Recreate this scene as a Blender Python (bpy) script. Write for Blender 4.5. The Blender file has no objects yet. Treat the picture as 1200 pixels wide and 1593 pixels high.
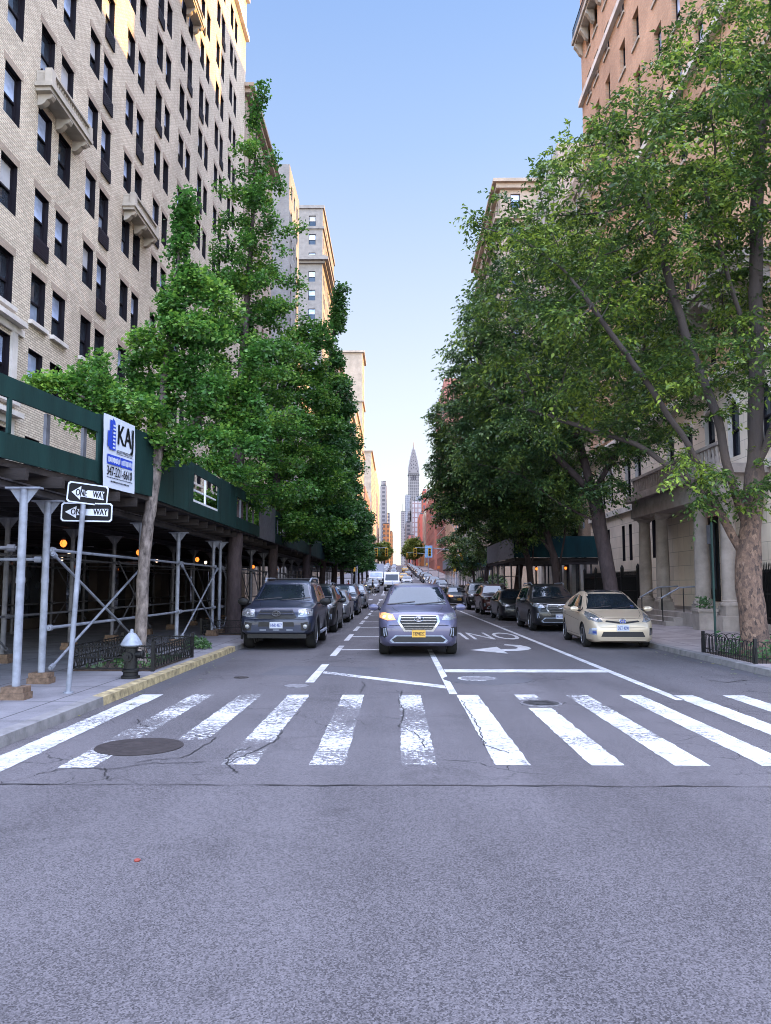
import bpy, bmesh, math, random
import numpy as np
from mathutils import Vector, Matrix
from mathutils.bvhtree import BVHTree
R = math.radians
rnd = random.Random(7)
scene = bpy.context.scene
col = scene.collection

# ------------------------------------------------------------------ helpers
def gz(y):
    """height of the avenue above the camera's intersection: level, then climbing a hill"""
    pts = [(-1e4, 0), (50, 0), (70, .1), (90, .42), (168, 3.0), (250, 6.2), (330, 9.2), (500, 14.0), (900, 17.5), (5000, 18.5)]
    for (a, za), (b, zb) in zip(pts, pts[1:]):
        if y <= b:
            return za + (zb - za) * (y - a) / (b - a)
    return 18.5

def tag(o, label=None, cat=None, group=None, kind=None):
    if label: o['label'] = label
    if cat: o['category'] = cat
    if group: o['group'] = group
    if kind: o['kind'] = kind
    return o

def empty(name, loc=(0, 0, 0), rz=0, parent=None):
    o = bpy.data.objects.new(name, None)
    o.location = loc; o.rotation_euler = (0, 0, rz); o.empty_display_size = .2
    col.objects.link(o)
    if parent: o.parent = parent
    return o

def link(name, me, parent=None, loc=(0, 0, 0), rz=0):
    o = bpy.data.objects.new(name, me)
    o.location = loc; o.rotation_euler = (0, 0, rz)
    col.objects.link(o)
    if parent: o.parent = parent
    return o

def kids(o):
    return [c for c in bpy.data.objects if c.parent == o]

def copy_tree(o, parent=None, ch=None):
    if ch is None:
        ch = {}
        for c in bpy.data.objects:
            if c.parent: ch.setdefault(c.parent.name, []).append(c)
    c = o.copy(); col.objects.link(c)
    if parent: c.parent = parent
    for k in ch.get(o.name, []):
        copy_tree(k, c, ch)
    return c

class MB:
    """collects shapes and links them as ONE mesh object; several material slots allowed"""
    def __init__(s):
        s.v = []; s.f = []; s.m = []; s.mats = []; s.cur = 0
    def use(s, m):
        if m not in s.mats: s.mats.append(m)
        s.cur = s.mats.index(m); return s
    def face(s, pts):
        n = len(s.v); s.v += [tuple(p) for p in pts]
        s.f.append(tuple(range(n, n + len(pts)))); s.m.append(s.cur)
    def mesh(s, vs, fs):
        n = len(s.v); s.v += [tuple(p) for p in vs]
        for f in fs:
            s.f.append(tuple(i + n for i in f)); s.m.append(s.cur)
    def box(s, x0, x1, y0, y1, z0, z1):
        vs = [(x, y, z) for z in (z0, z1) for y in (y0, y1) for x in (x0, x1)]
        s.mesh(vs, [(0, 2, 3, 1), (4, 5, 7, 6), (0, 1, 5, 4), (2, 6, 7, 3), (0, 4, 6, 2), (1, 3, 7, 5)])
    def obox(s, M, sx, sy, sz):
        vs = [M @ Vector((x * sx / 2, y * sy / 2, z * sz / 2)) for z in (-1, 1) for y in (-1, 1) for x in (-1, 1)]
        s.mesh(vs, [(0, 2, 3, 1), (4, 5, 7, 6), (0, 1, 5, 4), (2, 6, 7, 3), (0, 4, 6, 2), (1, 3, 7, 5)])
    def tube(s, pts, rads, n=8, cap=True):
        pts = [Vector(p) for p in pts]
        if not hasattr(rads, '__len__'): rads = [rads] * len(pts)
        base = len(s.v); prev = None
        for i, p in enumerate(pts):
            d = (pts[min(i + 1, len(pts) - 1)] - pts[max(i - 1, 0)])
            if d.length < 1e-9: d = Vector((0, 0, 1))
            d.normalize()
            if prev is None:
                a = Vector((1, 0, 0)) if abs(d.x) < .8 else Vector((0, 1, 0))
                prev = d.cross(a).normalized()
            u = (prev - d * prev.dot(d)); u = u.normalized() if u.length > 1e-6 else d.orthogonal().normalized()
            prev = u; w = d.cross(u)
            for k in range(n):
                a = 2 * math.pi * k / n
                s.v.append(tuple(p + (u * math.cos(a) + w * math.sin(a)) * rads[i]))
        for i in range(len(pts) - 1):
            for k in range(n):
                a = base + i * n + k; b = base + i * n + (k + 1) % n
                s.f.append((a, b, b + n, a + n)); s.m.append(s.cur)
        if cap:
            s.f.append(tuple(base + k for k in reversed(range(n)))); s.m.append(s.cur)
            e = base + (len(pts) - 1) * n
            s.f.append(tuple(e + k for k in range(n))); s.m.append(s.cur)
    def lathe(s, prof, c=(0, 0, 0), n=20, axis='z'):
        base = len(s.v)
        for r, h in prof:
            for k in range(n):
                a = 2 * math.pi * k / n
                p = (r * math.cos(a), r * math.sin(a), h)
                if axis == 'x': p = (h, p[0], p[1])
                elif axis == 'y': p = (p[0], h, p[1])
                s.v.append((p[0] + c[0], p[1] + c[1], p[2] + c[2]))
        for i in range(len(prof) - 1):
            for k in range(n):
                a = base + i * n + k; b = base + i * n + (k + 1) % n
                s.f.append((a, b, b + n, a + n)); s.m.append(s.cur)
        s.f.append(tuple(base + k for k in reversed(range(n)))); s.m.append(s.cur)
        e = base + (len(prof) - 1) * n
        s.f.append(tuple(e + k for k in range(n))); s.m.append(s.cur)
    def prism(s, poly, M, d):
        """polygon (2-D list) in M's xy plane, extruded by d along M's z"""
        n = len(poly)
        a = [M @ Vector((p[0], p[1], 0)) for p in poly]; b = [M @ Vector((p[0], p[1], d)) for p in poly]
        s.mesh(a + b, [tuple(reversed(range(n))), tuple(range(n, 2 * n))] + [(i, (i + 1) % n, (i + 1) % n + n, i + n) for i in range(n)])
    def data(s, name, smooth=False, ang=35, fix=False):
        me = bpy.data.meshes.new(name)
        me.from_pydata(s.v, [], s.f)
        for m in s.mats: me.materials.append(m)
        me.polygons.foreach_set('material_index', s.m)
        if fix:
            bm = bmesh.new(); bm.from_mesh(me)
            bmesh.ops.remove_doubles(bm, verts=bm.verts, dist=1e-4)
            bmesh.ops.recalc_face_normals(bm, faces=bm.faces); bm.to_mesh(me); bm.free()
        if smooth:
            me.shade_smooth()
            me.set_sharp_from_angle(angle=R(ang))
        me.update()
        return me
    def build(s, name, m=None, parent=None, smooth=False, ang=35, loc=(0, 0, 0), rz=0, fix=False):
        if m is not None and not s.mats: s.mats.append(m)
        return link(name, s.data(name, smooth, ang, fix), parent, loc, rz)

def np_mesh(name, V, F, mat):
    """fast mesh from numpy quads"""
    me = bpy.data.meshes.new(name)
    nV, nF = len(V), len(F); k = F.shape[1]
    me.vertices.add(nV); me.vertices.foreach_set('co', V.astype(np.float32).ravel())
    me.loops.add(nF * k); me.loops.foreach_set('vertex_index', F.astype(np.int32).ravel())
    me.polygons.add(nF)
    me.polygons.foreach_set('loop_start', np.arange(0, nF * k, k, dtype=np.int32))
    me.materials.append(mat)
    me.update(calc_edges=True)
    return me

def text_mesh(body, size, M, depth=.0, name='lettering', align='CENTER', sx=1.0, bold=0):
    cu = bpy.data.curves.new(name, 'FONT'); cu.body = body; cu.size = size
    cu.align_x = align; cu.align_y = 'CENTER'; cu.extrude = depth; cu.resolution_u = 3; cu.offset = bold
    ob = bpy.data.objects.new(name, cu); col.objects.link(ob)
    bpy.context.view_layer.update()
    me = bpy.data.meshes.new_from_object(ob.evaluated_get(bpy.context.evaluated_depsgraph_get()))
    bpy.data.objects.remove(ob); bpy.data.curves.remove(cu)
    vs = [M @ Vector((v.co.x * sx, v.co.y, v.co.z)) for v in me.vertices]
    fs = [tuple(p.vertices) for p in me.polygons]
    bpy.data.meshes.remove(me)
    return vs, fs

def frame(o, x, y):
    """matrix whose local x,y are the given world directions and origin o"""
    x = Vector(x).normalized(); y = Vector(y).normalized(); z = x.cross(y)
    return Matrix(((x.x, y.x, z.x, o[0]), (x.y, y.y, z.y, o[1]), (x.z, y.z, z.z, o[2]), (0, 0, 0, 1)))

# ------------------------------------------------------------------ materials
def nodes(m):
    m.use_nodes = True
    nt = m.node_tree
    return nt, nt.nodes, nt.links, next(n for n in nt.nodes if n.type == 'BSDF_PRINCIPLED')

def N(nt, t, **kw):
    n = nt.nodes.new(t)
    for k, v in kw.items():
        if k in n.inputs: n.inputs[k].default_value = v
        else: setattr(n, k, v)
    return n

def c4(c): return (c[0], c[1], c[2], 1)
def sc(c, f): return tuple(x * f for x in c)

def mat(name, c, rough=.6, metal=0, var=.25, scale=3, bump=0, bscale=40, spec=.3, coat=0, c2=None, stretch=None):
    """plain material with soft procedural wear"""
    m = bpy.data.materials.new(name)
    nt, nd, lk, b = nodes(m)
    b.inputs['Roughness'].default_value = rough; b.inputs['Metallic'].default_value = metal
    b.inputs['Specular IOR Level'].default_value = spec
    if coat:
        b.inputs['Coat Weight'].default_value = coat; b.inputs['Coat Roughness'].default_value = .04
    tc = N(nt, 'ShaderNodeTexCoord')
    src = tc.outputs['Object']
    if stretch:
        mp = N(nt, 'ShaderNodeMapping'); mp.inputs['Scale'].default_value = stretch
        lk.new(src, mp.inputs['Vector']); src = mp.outputs[0]
    nz = N(nt, 'ShaderNodeTexNoise', Scale=scale, Detail=6, Roughness=.6)
    lk.new(src, nz.inputs['Vector'])
    rp = N(nt, 'ShaderNodeValToRGB')
    rp.color_ramp.elements[0].position = .3; rp.color_ramp.elements[1].position = .7
    rp.color_ramp.elements[0].color = c4(sc(c, 1 - var)); rp.color_ramp.elements[1].color = c4(c2 or tuple(min(1, x * (1 + var * .6)) for x in c))
    lk.new(nz.outputs['Fac'], rp.inputs['Fac']); lk.new(rp.outputs['Color'], b.inputs['Base Color'])
    if bump:
        n2 = N(nt, 'ShaderNodeTexNoise', Scale=bscale, Detail=4)
        lk.new(src, n2.inputs['Vector'])
        bp = N(nt, 'ShaderNodeBump', Strength=bump, Distance=.02)
        lk.new(n2.outputs['Fac'], bp.inputs['Height']); lk.new(bp.outputs[0], b.inputs['Normal'])
    return m

def emit(name, c, strength, base=(.5, .3, .1)):
    m = bpy.data.materials.new(name); nt, nd, lk, b = nodes(m)
    b.inputs['Base Color'].default_value = c4(base)
    b.inputs['Emission Color'].default_value = c4(c); b.inputs['Emission Strength'].default_value = strength
    return m

def wall_vec(nt):
    """(x+y, z) coordinates so that courses run level on every upright wall"""
    tc = N(nt, 'ShaderNodeTexCoord'); sp = N(nt, 'ShaderNodeSeparateXYZ'); ad = N(nt, 'ShaderNodeMath', operation='ADD')
    cb = N(nt, 'ShaderNodeCombineXYZ'); lk = nt.links
    lk.new(tc.outputs['Object'], sp.inputs[0]); lk.new(sp.outputs[0], ad.inputs[0]); lk.new(sp.outputs[1], ad.inputs[1])
    lk.new(ad.outputs[0], cb.inputs[0]); lk.new(sp.outputs[2], cb.inputs[1])
    return cb.outputs[0], tc.outputs['Object']

def brick(name, c1, c2, mortar, w=.22, h=.075, ms=.012, var=.3, bump=.5, rough=.85):
    m = bpy.data.materials.new(name); nt, nd, lk, b = nodes(m)
    vec, obj = wall_vec(nt)
    br = N(nt, 'ShaderNodeTexBrick', Scale=1.0)
    br.inputs['Color1'].default_value = c4(c1); br.inputs['Color2'].default_value = c4(c2); br.inputs['Mortar'].default_value = c4(mortar)
    br.inputs['Mortar Size'].default_value = ms; br.inputs['Brick Width'].default_value = w; br.inputs['Row Height'].default_value = h
    br.inputs['Bias'].default_value = 0; br.inputs['Mortar Smooth'].default_value = .2
    lk.new(vec, br.inputs['Vector'])
    nz = N(nt, 'ShaderNodeTexNoise', Scale=.35, Detail=8, Roughness=.65); lk.new(obj, nz.inputs['Vector'])
    mr = N(nt, 'ShaderNodeMapRange'); mr.inputs['From Min'].default_value = .3; mr.inputs['From Max'].default_value = .7
    mr.inputs['To Min'].default_value = 1 - var; mr.inputs['To Max'].default_value = 1 + var * .5
    lk.new(nz.outputs['Fac'], mr.inputs[0])
    mx = N(nt, 'ShaderNodeVectorMath', operation='SCALE'); lk.new(br.outputs['Color'], mx.inputs[0]); lk.new(mr.outputs[0], mx.inputs['Scale'])
    lk.new(mx.outputs[0], b.inputs['Base Color'])
    b.inputs['Roughness'].default_value = rough; b.inputs['Specular IOR Level'].default_value = .2
    bp = N(nt, 'ShaderNodeBump', Strength=bump, Distance=.012); bp.invert = True
    lk.new(br.outputs['Fac'], bp.inputs['Height']); lk.new(bp.outputs[0], b.inputs['Normal'])
    return m

def leaf_mat(name, a, bcol, c, trans=.35):
    """leaves: hue differs from leaf to leaf and from bough to bough"""
    m = bpy.data.materials.new(name); nt, nd, lk, b = nodes(m)
    geo = N(nt, 'ShaderNodeNewGeometry'); tc = N(nt, 'ShaderNodeTexCoord')
    nz = N(nt, 'ShaderNodeTexNoise', Scale=.75, Detail=3); lk.new(tc.outputs['Object'], nz.inputs['Vector'])
    ad = N(nt, 'ShaderNodeMath', operation='MULTIPLY_ADD'); ad.inputs[1].default_value = .5; ad.inputs[2].default_value = 0
    lk.new(geo.outputs['Random Per Island'], ad.inputs[0])
    a2 = N(nt, 'ShaderNodeMath', operation='ADD'); lk.new(ad.outputs[0], a2.inputs[0])
    mr = N(nt, 'ShaderNodeMapRange'); mr.inputs['From Min'].default_value = .32; mr.inputs['From Max'].default_value = .68
    mr.inputs['To Min'].default_value = 0; mr.inputs['To Max'].default_value = .5
    lk.new(nz.outputs['Fac'], mr.inputs[0]); lk.new(mr.outputs[0], a2.inputs[1])
    rp = N(nt, 'ShaderNodeValToRGB'); rp.color_ramp.elements[0].color = c4(a); rp.color_ramp.elements[1].color = c4(c)
    e = rp.color_ramp.elements.new(.5); e.color = c4(bcol)
    lk.new(a2.outputs[0], rp.inputs['Fac']); lk.new(rp.outputs[0], b.inputs['Base Color'])
    b.inputs['Roughness'].default_value = .45; b.inputs['Specular IOR Level'].default_value = .4
    tr = N(nt, 'ShaderNodeBsdfTranslucent'); lk.new(rp.outputs[0], tr.inputs['Color'])
    mx = N(nt, 'ShaderNodeMixShader'); mx.inputs[0].default_value = trans
    out = next(n for n in nd if n.type == 'OUTPUT_MATERIAL')
    lk.new(b.outputs[0], mx.inputs[1]); lk.new(tr.outputs[0], mx.inputs[2]); lk.new(mx.outputs[0], out.inputs['Surface'])
    return m

def asphalt(name, dark, light, speck=.6, cracks=0, rough=.8):
    m = bpy.data.materials.new(name); nt, nd, lk, b = nodes(m)
    tc = N(nt, 'ShaderNodeTexCoord'); o = tc.outputs['Object']
    g = N(nt, 'ShaderNodeTexVoronoi', Scale=135); lk.new(o, g.inputs['Vector'])
    g2 = N(nt, 'ShaderNodeTexNoise', Scale=120, Detail=5, Roughness=.8); lk.new(o, g2.inputs['Vector'])
    big = N(nt, 'ShaderNodeTexNoise', Scale=.45, Detail=5, Roughness=.6); lk.new(o, big.inputs['Vector'])
    mp = N(nt, 'ShaderNodeMapping'); mp.inputs['Scale'].default_value = (1.2, .12, 1); lk.new(o, mp.inputs['Vector'])
    trk = N(nt, 'ShaderNodeTexNoise', Scale=.9, Detail=3); lk.new(mp.outputs[0], trk.inputs['Vector'])
    bw = N(nt, 'ShaderNodeRGBToBW'); lk.new(g.outputs['Color'], bw.inputs[0])
    s1 = N(nt, 'ShaderNodeMath', operation='MULTIPLY_ADD'); s1.inputs[1].default_value = speck; s1.inputs[2].default_value = .5 - speck / 2; lk.new(bw.outputs[0], s1.inputs[0])
    s2 = N(nt, 'ShaderNodeMix', data_type='FLOAT'); s2.inputs[0].default_value = .5; lk.new(s1.outputs[0], s2.inputs[2]); lk.new(g2.outputs['Fac'], s2.inputs[3])
    s3 = N(nt, 'ShaderNodeMix', data_type='FLOAT'); s3.inputs[0].default_value = .2; lk.new(s2.outputs[0], s3.inputs[2]); lk.new(big.outputs['Fac'], s3.inputs[3])
    s4 = N(nt, 'ShaderNodeMix', data_type='FLOAT'); s4.inputs[0].default_value = .2; lk.new(s3.outputs[0], s4.inputs[2]); lk.new(trk.outputs['Fac'], s4.inputs[3])
    rp = N(nt, 'ShaderNodeValToRGB'); rp.color_ramp.elements[0].position = .36; rp.color_ramp.elements[1].position = .64
    rp.color_ramp.elements[0].color = c4(dark); rp.color_ramp.elements[1].color = c4(light)
    lk.new(s4.outputs[0], rp.inputs['Fac'])
    st = N(nt, 'ShaderNodeTexNoise', Scale=1.15, Detail=7, Roughness=.62, Distortion=.8); lk.new(o, st.inputs['Vector'])
    sm = N(nt, 'ShaderNodeMapRange'); sm.inputs['From Min'].default_value = .56; sm.inputs['From Max'].default_value = .74; sm.inputs['To Min'].default_value = 1; sm.inputs['To Max'].default_value = .72; lk.new(st.outputs['Fac'], sm.inputs[0])
    sv = N(nt, 'ShaderNodeVectorMath', operation='SCALE'); lk.new(rp.outputs[0], sv.inputs[0]); lk.new(sm.outputs[0], sv.inputs['Scale'])
    colr = sv.outputs[0]
    if cracks:
        wr = N(nt, 'ShaderNodeTexNoise', Scale=2.2, Detail=5); lk.new(o, wr.inputs['Vector'])
        wm = N(nt, 'ShaderNodeVectorMath', operation='MULTIPLY_ADD'); wm.inputs[1].default_value = (.5, .5, 0); lk.new(wr.outputs['Color'], wm.inputs[0]); lk.new(o, wm.inputs[2])
        vo = N(nt, 'ShaderNodeTexVoronoi', Scale=1.5, feature='DISTANCE_TO_EDGE'); lk.new(wm.outputs[0], vo.inputs['Vector'])
        th = N(nt, 'ShaderNodeMapRange'); th.inputs['From Min'].default_value = .002; th.inputs['From Max'].default_value = .012
        th.inputs['To Min'].default_value = 1; th.inputs['To Max'].default_value = 0; lk.new(vo.outputs['Distance'], th.inputs[0])
        mk = N(nt, 'ShaderNodeTexNoise', Scale=.38, Detail=2); lk.new(o, mk.inputs['Vector'])
        mr = N(nt, 'ShaderNodeMapRange'); mr.inputs['From Min'].default_value = .53; mr.inputs['From Max'].default_value = .6; mr.inputs['To Max'].default_value = cracks
        lk.new(mk.outputs['Fac'], mr.inputs[0])
        pr = N(nt, 'ShaderNodeMath', operation='MULTIPLY'); lk.new(th.outputs[0], pr.inputs[0]); lk.new(mr.outputs[0], pr.inputs[1])
        mc = N(nt, 'ShaderNodeMix', data_type='RGBA'); lk.new(pr.outputs[0], mc.inputs[0]); lk.new(colr, mc.inputs[6]); mc.inputs[7].default_value = (.012, .011, .013, 1)
        colr = mc.outputs[2]
    lk.new(colr, b.inputs['Base Color']); b.inputs['Roughness'].default_value = rough
    b.inputs['Specular IOR Level'].default_value = .16
    bp = N(nt, 'ShaderNodeBump', Strength=.5, Distance=.008); lk.new(s2.outputs[0], bp.inputs['Height']); lk.new(bp.outputs[0], b.inputs['Normal'])
    return m

def road_paint(name, wear=.45, c=(.43, .43, .445)):
    """white thermoplastic, cracked and worn through to a see-through gap"""
    m = bpy.data.materials.new(name); nt, nd, lk, b = nodes(m)
    tc = N(nt, 'ShaderNodeTexCoord'); o = tc.outputs['Object']
    n1 = N(nt, 'ShaderNodeTexNoise', Scale=17, Detail=10, Roughness=.8); lk.new(o, n1.inputs['Vector'])
    n2 = N(nt, 'ShaderNodeTexNoise', Scale=.55, Detail=2); lk.new(o, n2.inputs['Vector'])
    vo = N(nt, 'ShaderNodeTexVoronoi', Scale=7, feature='DISTANCE_TO_EDGE'); lk.new(o, vo.inputs['Vector'])
    a = N(nt, 'ShaderNodeMath', operation='MULTIPLY_ADD'); a.inputs[1].default_value = .6; lk.new(n2.outputs['Fac'], a.inputs[0]); lk.new(n1.outputs['Fac'], a.inputs[2])
    th = N(nt, 'ShaderNodeMapRange'); th.inputs['From Min'].default_value = wear + .24; th.inputs['From Max'].default_value = wear + .35; lk.new(a.outputs[0], th.inputs[0])
    ck = N(nt, 'ShaderNodeMapRange'); ck.inputs['From Min'].default_value = .004; ck.inputs['From Max'].default_value = .02; lk.new(vo.outputs['Distance'], ck.inputs[0])
    c0 = N(nt, 'ShaderNodeMix', data_type='RGBA'); c0.inputs[6].default_value = c4(sc(c, .62)); c0.inputs[7].default_value = c4(c); lk.new(ck.outputs[0], c0.inputs[0])
    gr = N(nt, 'ShaderNodeTexNoise', Scale=2.6, Detail=8, Roughness=.7); lk.new(o, gr.inputs['Vector'])
    gm = N(nt, 'ShaderNodeMapRange'); gm.inputs['From Min'].default_value = .38; gm.inputs['From Max'].default_value = .62; gm.inputs['To Min'].default_value = .66; gm.inputs['To Max'].default_value = 1.08; lk.new(gr.outputs['Fac'], gm.inputs[0])
    gs = N(nt, 'ShaderNodeVectorMath', operation='SCALE'); lk.new(c0.outputs[2], gs.inputs[0]); lk.new(gm.outputs[0], gs.inputs['Scale'])
    lk.new(gs.outputs[0], b.inputs['Base Color']); lk.new(th.outputs[0], b.inputs['Alpha']); b.inputs['Roughness'].default_value = .75; b.inputs['Specular IOR Level'].default_value = .2
    return m

def glass(name, c=(.015, .018, .022), rough=.04, wav=.0, spec=.5):
    m = bpy.data.materials.new(name); nt, nd, lk, b = nodes(m)
    b.inputs['Roughness'].default_value = rough; b.inputs['Specular IOR Level'].default_value = spec; b.inputs['Specular Tint'].default_value = (.55, .76, 1, 1)  # blue specular tint put in so reflections look like blue sky
    tc = N(nt, 'ShaderNodeTexCoord'); nz = N(nt, 'ShaderNodeTexNoise', Scale=1.1, Detail=4); lk.new(tc.outputs['Object'], nz.inputs['Vector'])
    oi = N(nt, 'ShaderNodeObjectInfo')
    rp = N(nt, 'ShaderNodeValToRGB'); rp.color_ramp.elements[0].position = .35; rp.color_ramp.elements[1].position = .75
    rp.color_ramp.elements[0].color = c4(c); rp.color_ramp.elements[1].color = c4(sc(c, 2.6)); lk.new(nz.outputs['Fac'], rp.inputs[0])
    lk.new(rp.outputs[0], b.inputs['Base Color'])
    if wav:
        bp = N(nt, 'ShaderNodeBump', Strength=wav, Distance=.05); lk.new(nz.outputs['Fac'], bp.inputs['Height']); lk.new(bp.outputs[0], b.inputs['Normal'])
    return m

def flaky_bark(name):
    """grey-brown plates peeling off to orange and tan"""
    m = bpy.data.materials.new(name); nt, nd, lk, b = nodes(m)
    tc = N(nt, 'ShaderNodeTexCoord'); mp = N(nt, 'ShaderNodeMapping'); mp.inputs['Scale'].default_value = (1, 1, .6); lk.new(tc.outputs['Object'], mp.inputs['Vector'])
    n0 = N(nt, 'ShaderNodeTexNoise', Scale=7, Detail=4); lk.new(mp.outputs[0], n0.inputs['Vector'])
    wv = N(nt, 'ShaderNodeVectorMath', operation='MULTIPLY_ADD'); wv.inputs[1].default_value = (.12, .12, .12); lk.new(n0.outputs['Color'], wv.inputs[0]); lk.new(mp.outputs[0], wv.inputs[2])
    vo = N(nt, 'ShaderNodeTexVoronoi', Scale=19); lk.new(wv.outputs[0], vo.inputs['Vector'])
    bw = N(nt, 'ShaderNodeRGBToBW'); lk.new(vo.outputs['Color'], bw.inputs[0])
    n1 = N(nt, 'ShaderNodeTexNoise', Scale=34, Detail=8, Roughness=.75); lk.new(mp.outputs[0], n1.inputs['Vector'])
    mxv = N(nt, 'ShaderNodeMix', data_type='FLOAT'); mxv.inputs[0].default_value = .62; lk.new(bw.outputs[0], mxv.inputs[2]); lk.new(n1.outputs['Fac'], mxv.inputs[3])
    rp = N(nt, 'ShaderNodeValToRGB'); e = rp.color_ramp.elements; e[0].position = .3; e[0].color = (.024, .015, .012, 1); e[1].position = .74; e[1].color = (.22, .145, .105, 1)
    q = e.new(.45); q.color = (.085, .052, .04, 1); q = e.new(.58); q.color = (.135, .08, .055, 1)
    lk.new(mxv.outputs[0], rp.inputs[0]); lk.new(rp.outputs[0], b.inputs['Base Color']); b.inputs['Roughness'].default_value = .9
    bp = N(nt, 'ShaderNodeBump', Strength=1, Distance=.03); lk.new(mxv.outputs[0], bp.inputs['Height']); lk.new(bp.outputs[0], b.inputs['Normal'])
    return m

M = {}
M['road'] = asphalt('avenue_asphalt', (.034, .032, .035), (.124, .116, .126), 1.0, 1)
M['inter'] = asphalt('intersection_asphalt', (.030, .028, .031), (.122, .114, .124), 1.2, 0)
M['patch'] = asphalt('patched_asphalt', (.04, .039, .045), (.1, .098, .11), .6, 0)
M['paint'] = road_paint('road_paint', .42)
M['paint_worn'] = road_paint('worn_road_paint', .50)
M['paint_new'] = road_paint('fresh_road_paint', .35)
M['tar'] = mat('crack_tar', (.012, .011, .013), .7)
M['concrete'] = mat('sidewalk_concrete', (.20, .195, .215), .85, var=.35, scale=1.3, bump=.3, bscale=60)
M['concrete_r'] = mat('sunlit_tint_concrete', (.24, .21, .21), .85, var=.3, scale=1.0, bump=.3, bscale=60)  # warmer, lighter concrete: sunlight put into the base colour
M['joint'] = mat('pavement_joint', (.06, .06, .065), .9)
M['kerb'] = mat('kerb_stone', (.16, .155, .16), .8, var=.4, scale=4, bump=.4)
M['kerb_y'] = mat('yellow_kerb_paint', (.24, .20, .13), .85, var=.6, scale=6, bump=.5, c2=(.42, .34, .19))
M['iron'] = mat('cast_iron', (.022, .017, .018), .7, .0, var=.4, scale=9, bump=.3)
M['iron_grey'] = mat('worn_iron', (.16, .155, .17), .6, .3, var=.5, scale=14, bump=.4)
M['black'] = mat('black_paint', (.006, .006, .007), .5, var=.3, spec=.25)
M['galv'] = mat('galvanised_steel', (.20, .215, .26), .55, .2, var=.35, scale=6)
M['galv_d'] = mat('weathered_steel_pipe', (.10, .10, .115), .6, .2, var=.4, scale=6)
M['silver'] = mat('silver_paint', (.22, .245, .30), .55, .1, var=.35, scale=8, bump=.2)
M['green'] = mat('dark_green_plywood', (.006, .026, .024), .75, spec=.2, var=.4, scale=2.5, bump=.15, stretch=(1, 1, .25))
M['green2'] = mat('teal_plywood', (.006, .036, .044), .75, spec=.2, var=.4, scale=2, bump=.15, stretch=(1, 1, .25))
M['plank'] = mat('shed_timber', (.028, .022, .021), .8, var=.5, scale=4, bump=.4, stretch=(.3, 1, 3))
M['beam'] = mat('shed_beam', (.03, .026, .029), .7, .0, var=.4)
M['wood'] = mat('wood_block', (.13, .085, .06), .85, var=.5, scale=14, bump=.4)
M['white'] = mat('white_sheet', (.46, .49, .58), .5, var=.06)
M['signw'] = mat('sign_white', (.42, .44, .50), .5, var=.06)
M['signb'] = mat('sign_black', (.005, .005, .006), .6, spec=.15)
M['blue'] = mat('banner_blue', (.02, .05, .38), .5, var=.1)
M['ink'] = mat('banner_ink', (.012, .012, .014), .5)
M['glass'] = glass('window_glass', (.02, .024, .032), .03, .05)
M['glass_u'] = glass('painted_sky_upper_glass', (.30, .36, .50), .04, .05)  # pale blue base colour stands in for sky reflected in upper sashes
M['glass_b'] = glass('pale_window_glass', (.16, .19, .25), .05, .05)  # weaker painted sky reflection, a paler bluish base colour
M['cglass'] = glass('car_glass', (.005, .007, .010), .02, spec=.26)
M['frame_d'] = mat('dark_window_frame', (.010, .008, .013), .6, spec=.2, var=.2)
M['frame_w'] = mat('white_window_frame', (.6, .62, .66), .5, var=.1)
M['grille_panel'] = mat('window_unit_panel', (.011, .007, .014), .6, spec=.2, var=.2)
M['stone'] = mat('pale_limestone', (.42, .37, .31), .8, var=.3, scale=1.2, bump=.2)
M['stone_w'] = mat('white_limestone', (.60, .55, .50), .8, var=.25, scale=1.2, bump=.2)
M['stone_g'] = mat('grey_stone', (.29, .25, .225), .8, var=.3, scale=2, bump=.3)
M['brown'] = mat('brownstone', (.05, .038, .034), .85, var=.3, scale=2, bump=.2)
M['roof'] = mat('roof_felt', (.06, .06, .065), .9)
M['brick_cream'] = brick('cream_brick', (.70, .61, .475), (.52, .44, .335), (.29, .235, .185), w=.26, h=.085, ms=.013, var=.22)
M['brick_red'] = brick('red_brick', (.60, .345, .215), (.47, .26, .16), (.44, .34, .26))
M['brick_rose'] = brick('rose_brick', (.42, .15, .11), (.30, .10, .08), (.30, .2, .17))
M['brick_tan'] = brick('tan_brick', (.43, .33, .25), (.36, .27, .2), (.28, .24, .2))
M['brick_grey'] = brick('grey_brick', (.25, .23, .215), (.20, .185, .175), (.25, .24, .23))
M['lime_block'] = brick('limestone_blocks', (.74, .63, .52), (.66, .56, .46), (.40, .34, .28), w=1.4, h=.62, ms=.012, var=.25, bump=.4)
M['bark_pale'] = mat('pale_flaking_bark', (.12, .095, .088), .9, var=.75, scale=11, bump=1, bscale=26, c2=(.26, .215, .195), stretch=(1, 1, .45))
M['bark_z'] = flaky_bark('orange_flaking_bark')
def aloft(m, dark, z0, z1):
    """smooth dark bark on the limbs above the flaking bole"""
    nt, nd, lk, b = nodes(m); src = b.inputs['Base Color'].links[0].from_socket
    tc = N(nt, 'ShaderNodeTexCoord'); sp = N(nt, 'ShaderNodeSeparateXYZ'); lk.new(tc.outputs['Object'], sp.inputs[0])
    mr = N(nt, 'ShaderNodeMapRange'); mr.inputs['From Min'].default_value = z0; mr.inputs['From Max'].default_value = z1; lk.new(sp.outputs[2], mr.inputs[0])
    mx = N(nt, 'ShaderNodeMix', data_type='RGBA'); lk.new(mr.outputs[0], mx.inputs[0]); lk.new(src, mx.inputs[6]); mx.inputs[7].default_value = c4(dark); lk.new(mx.outputs[2], b.inputs['Base Color'])
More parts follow.
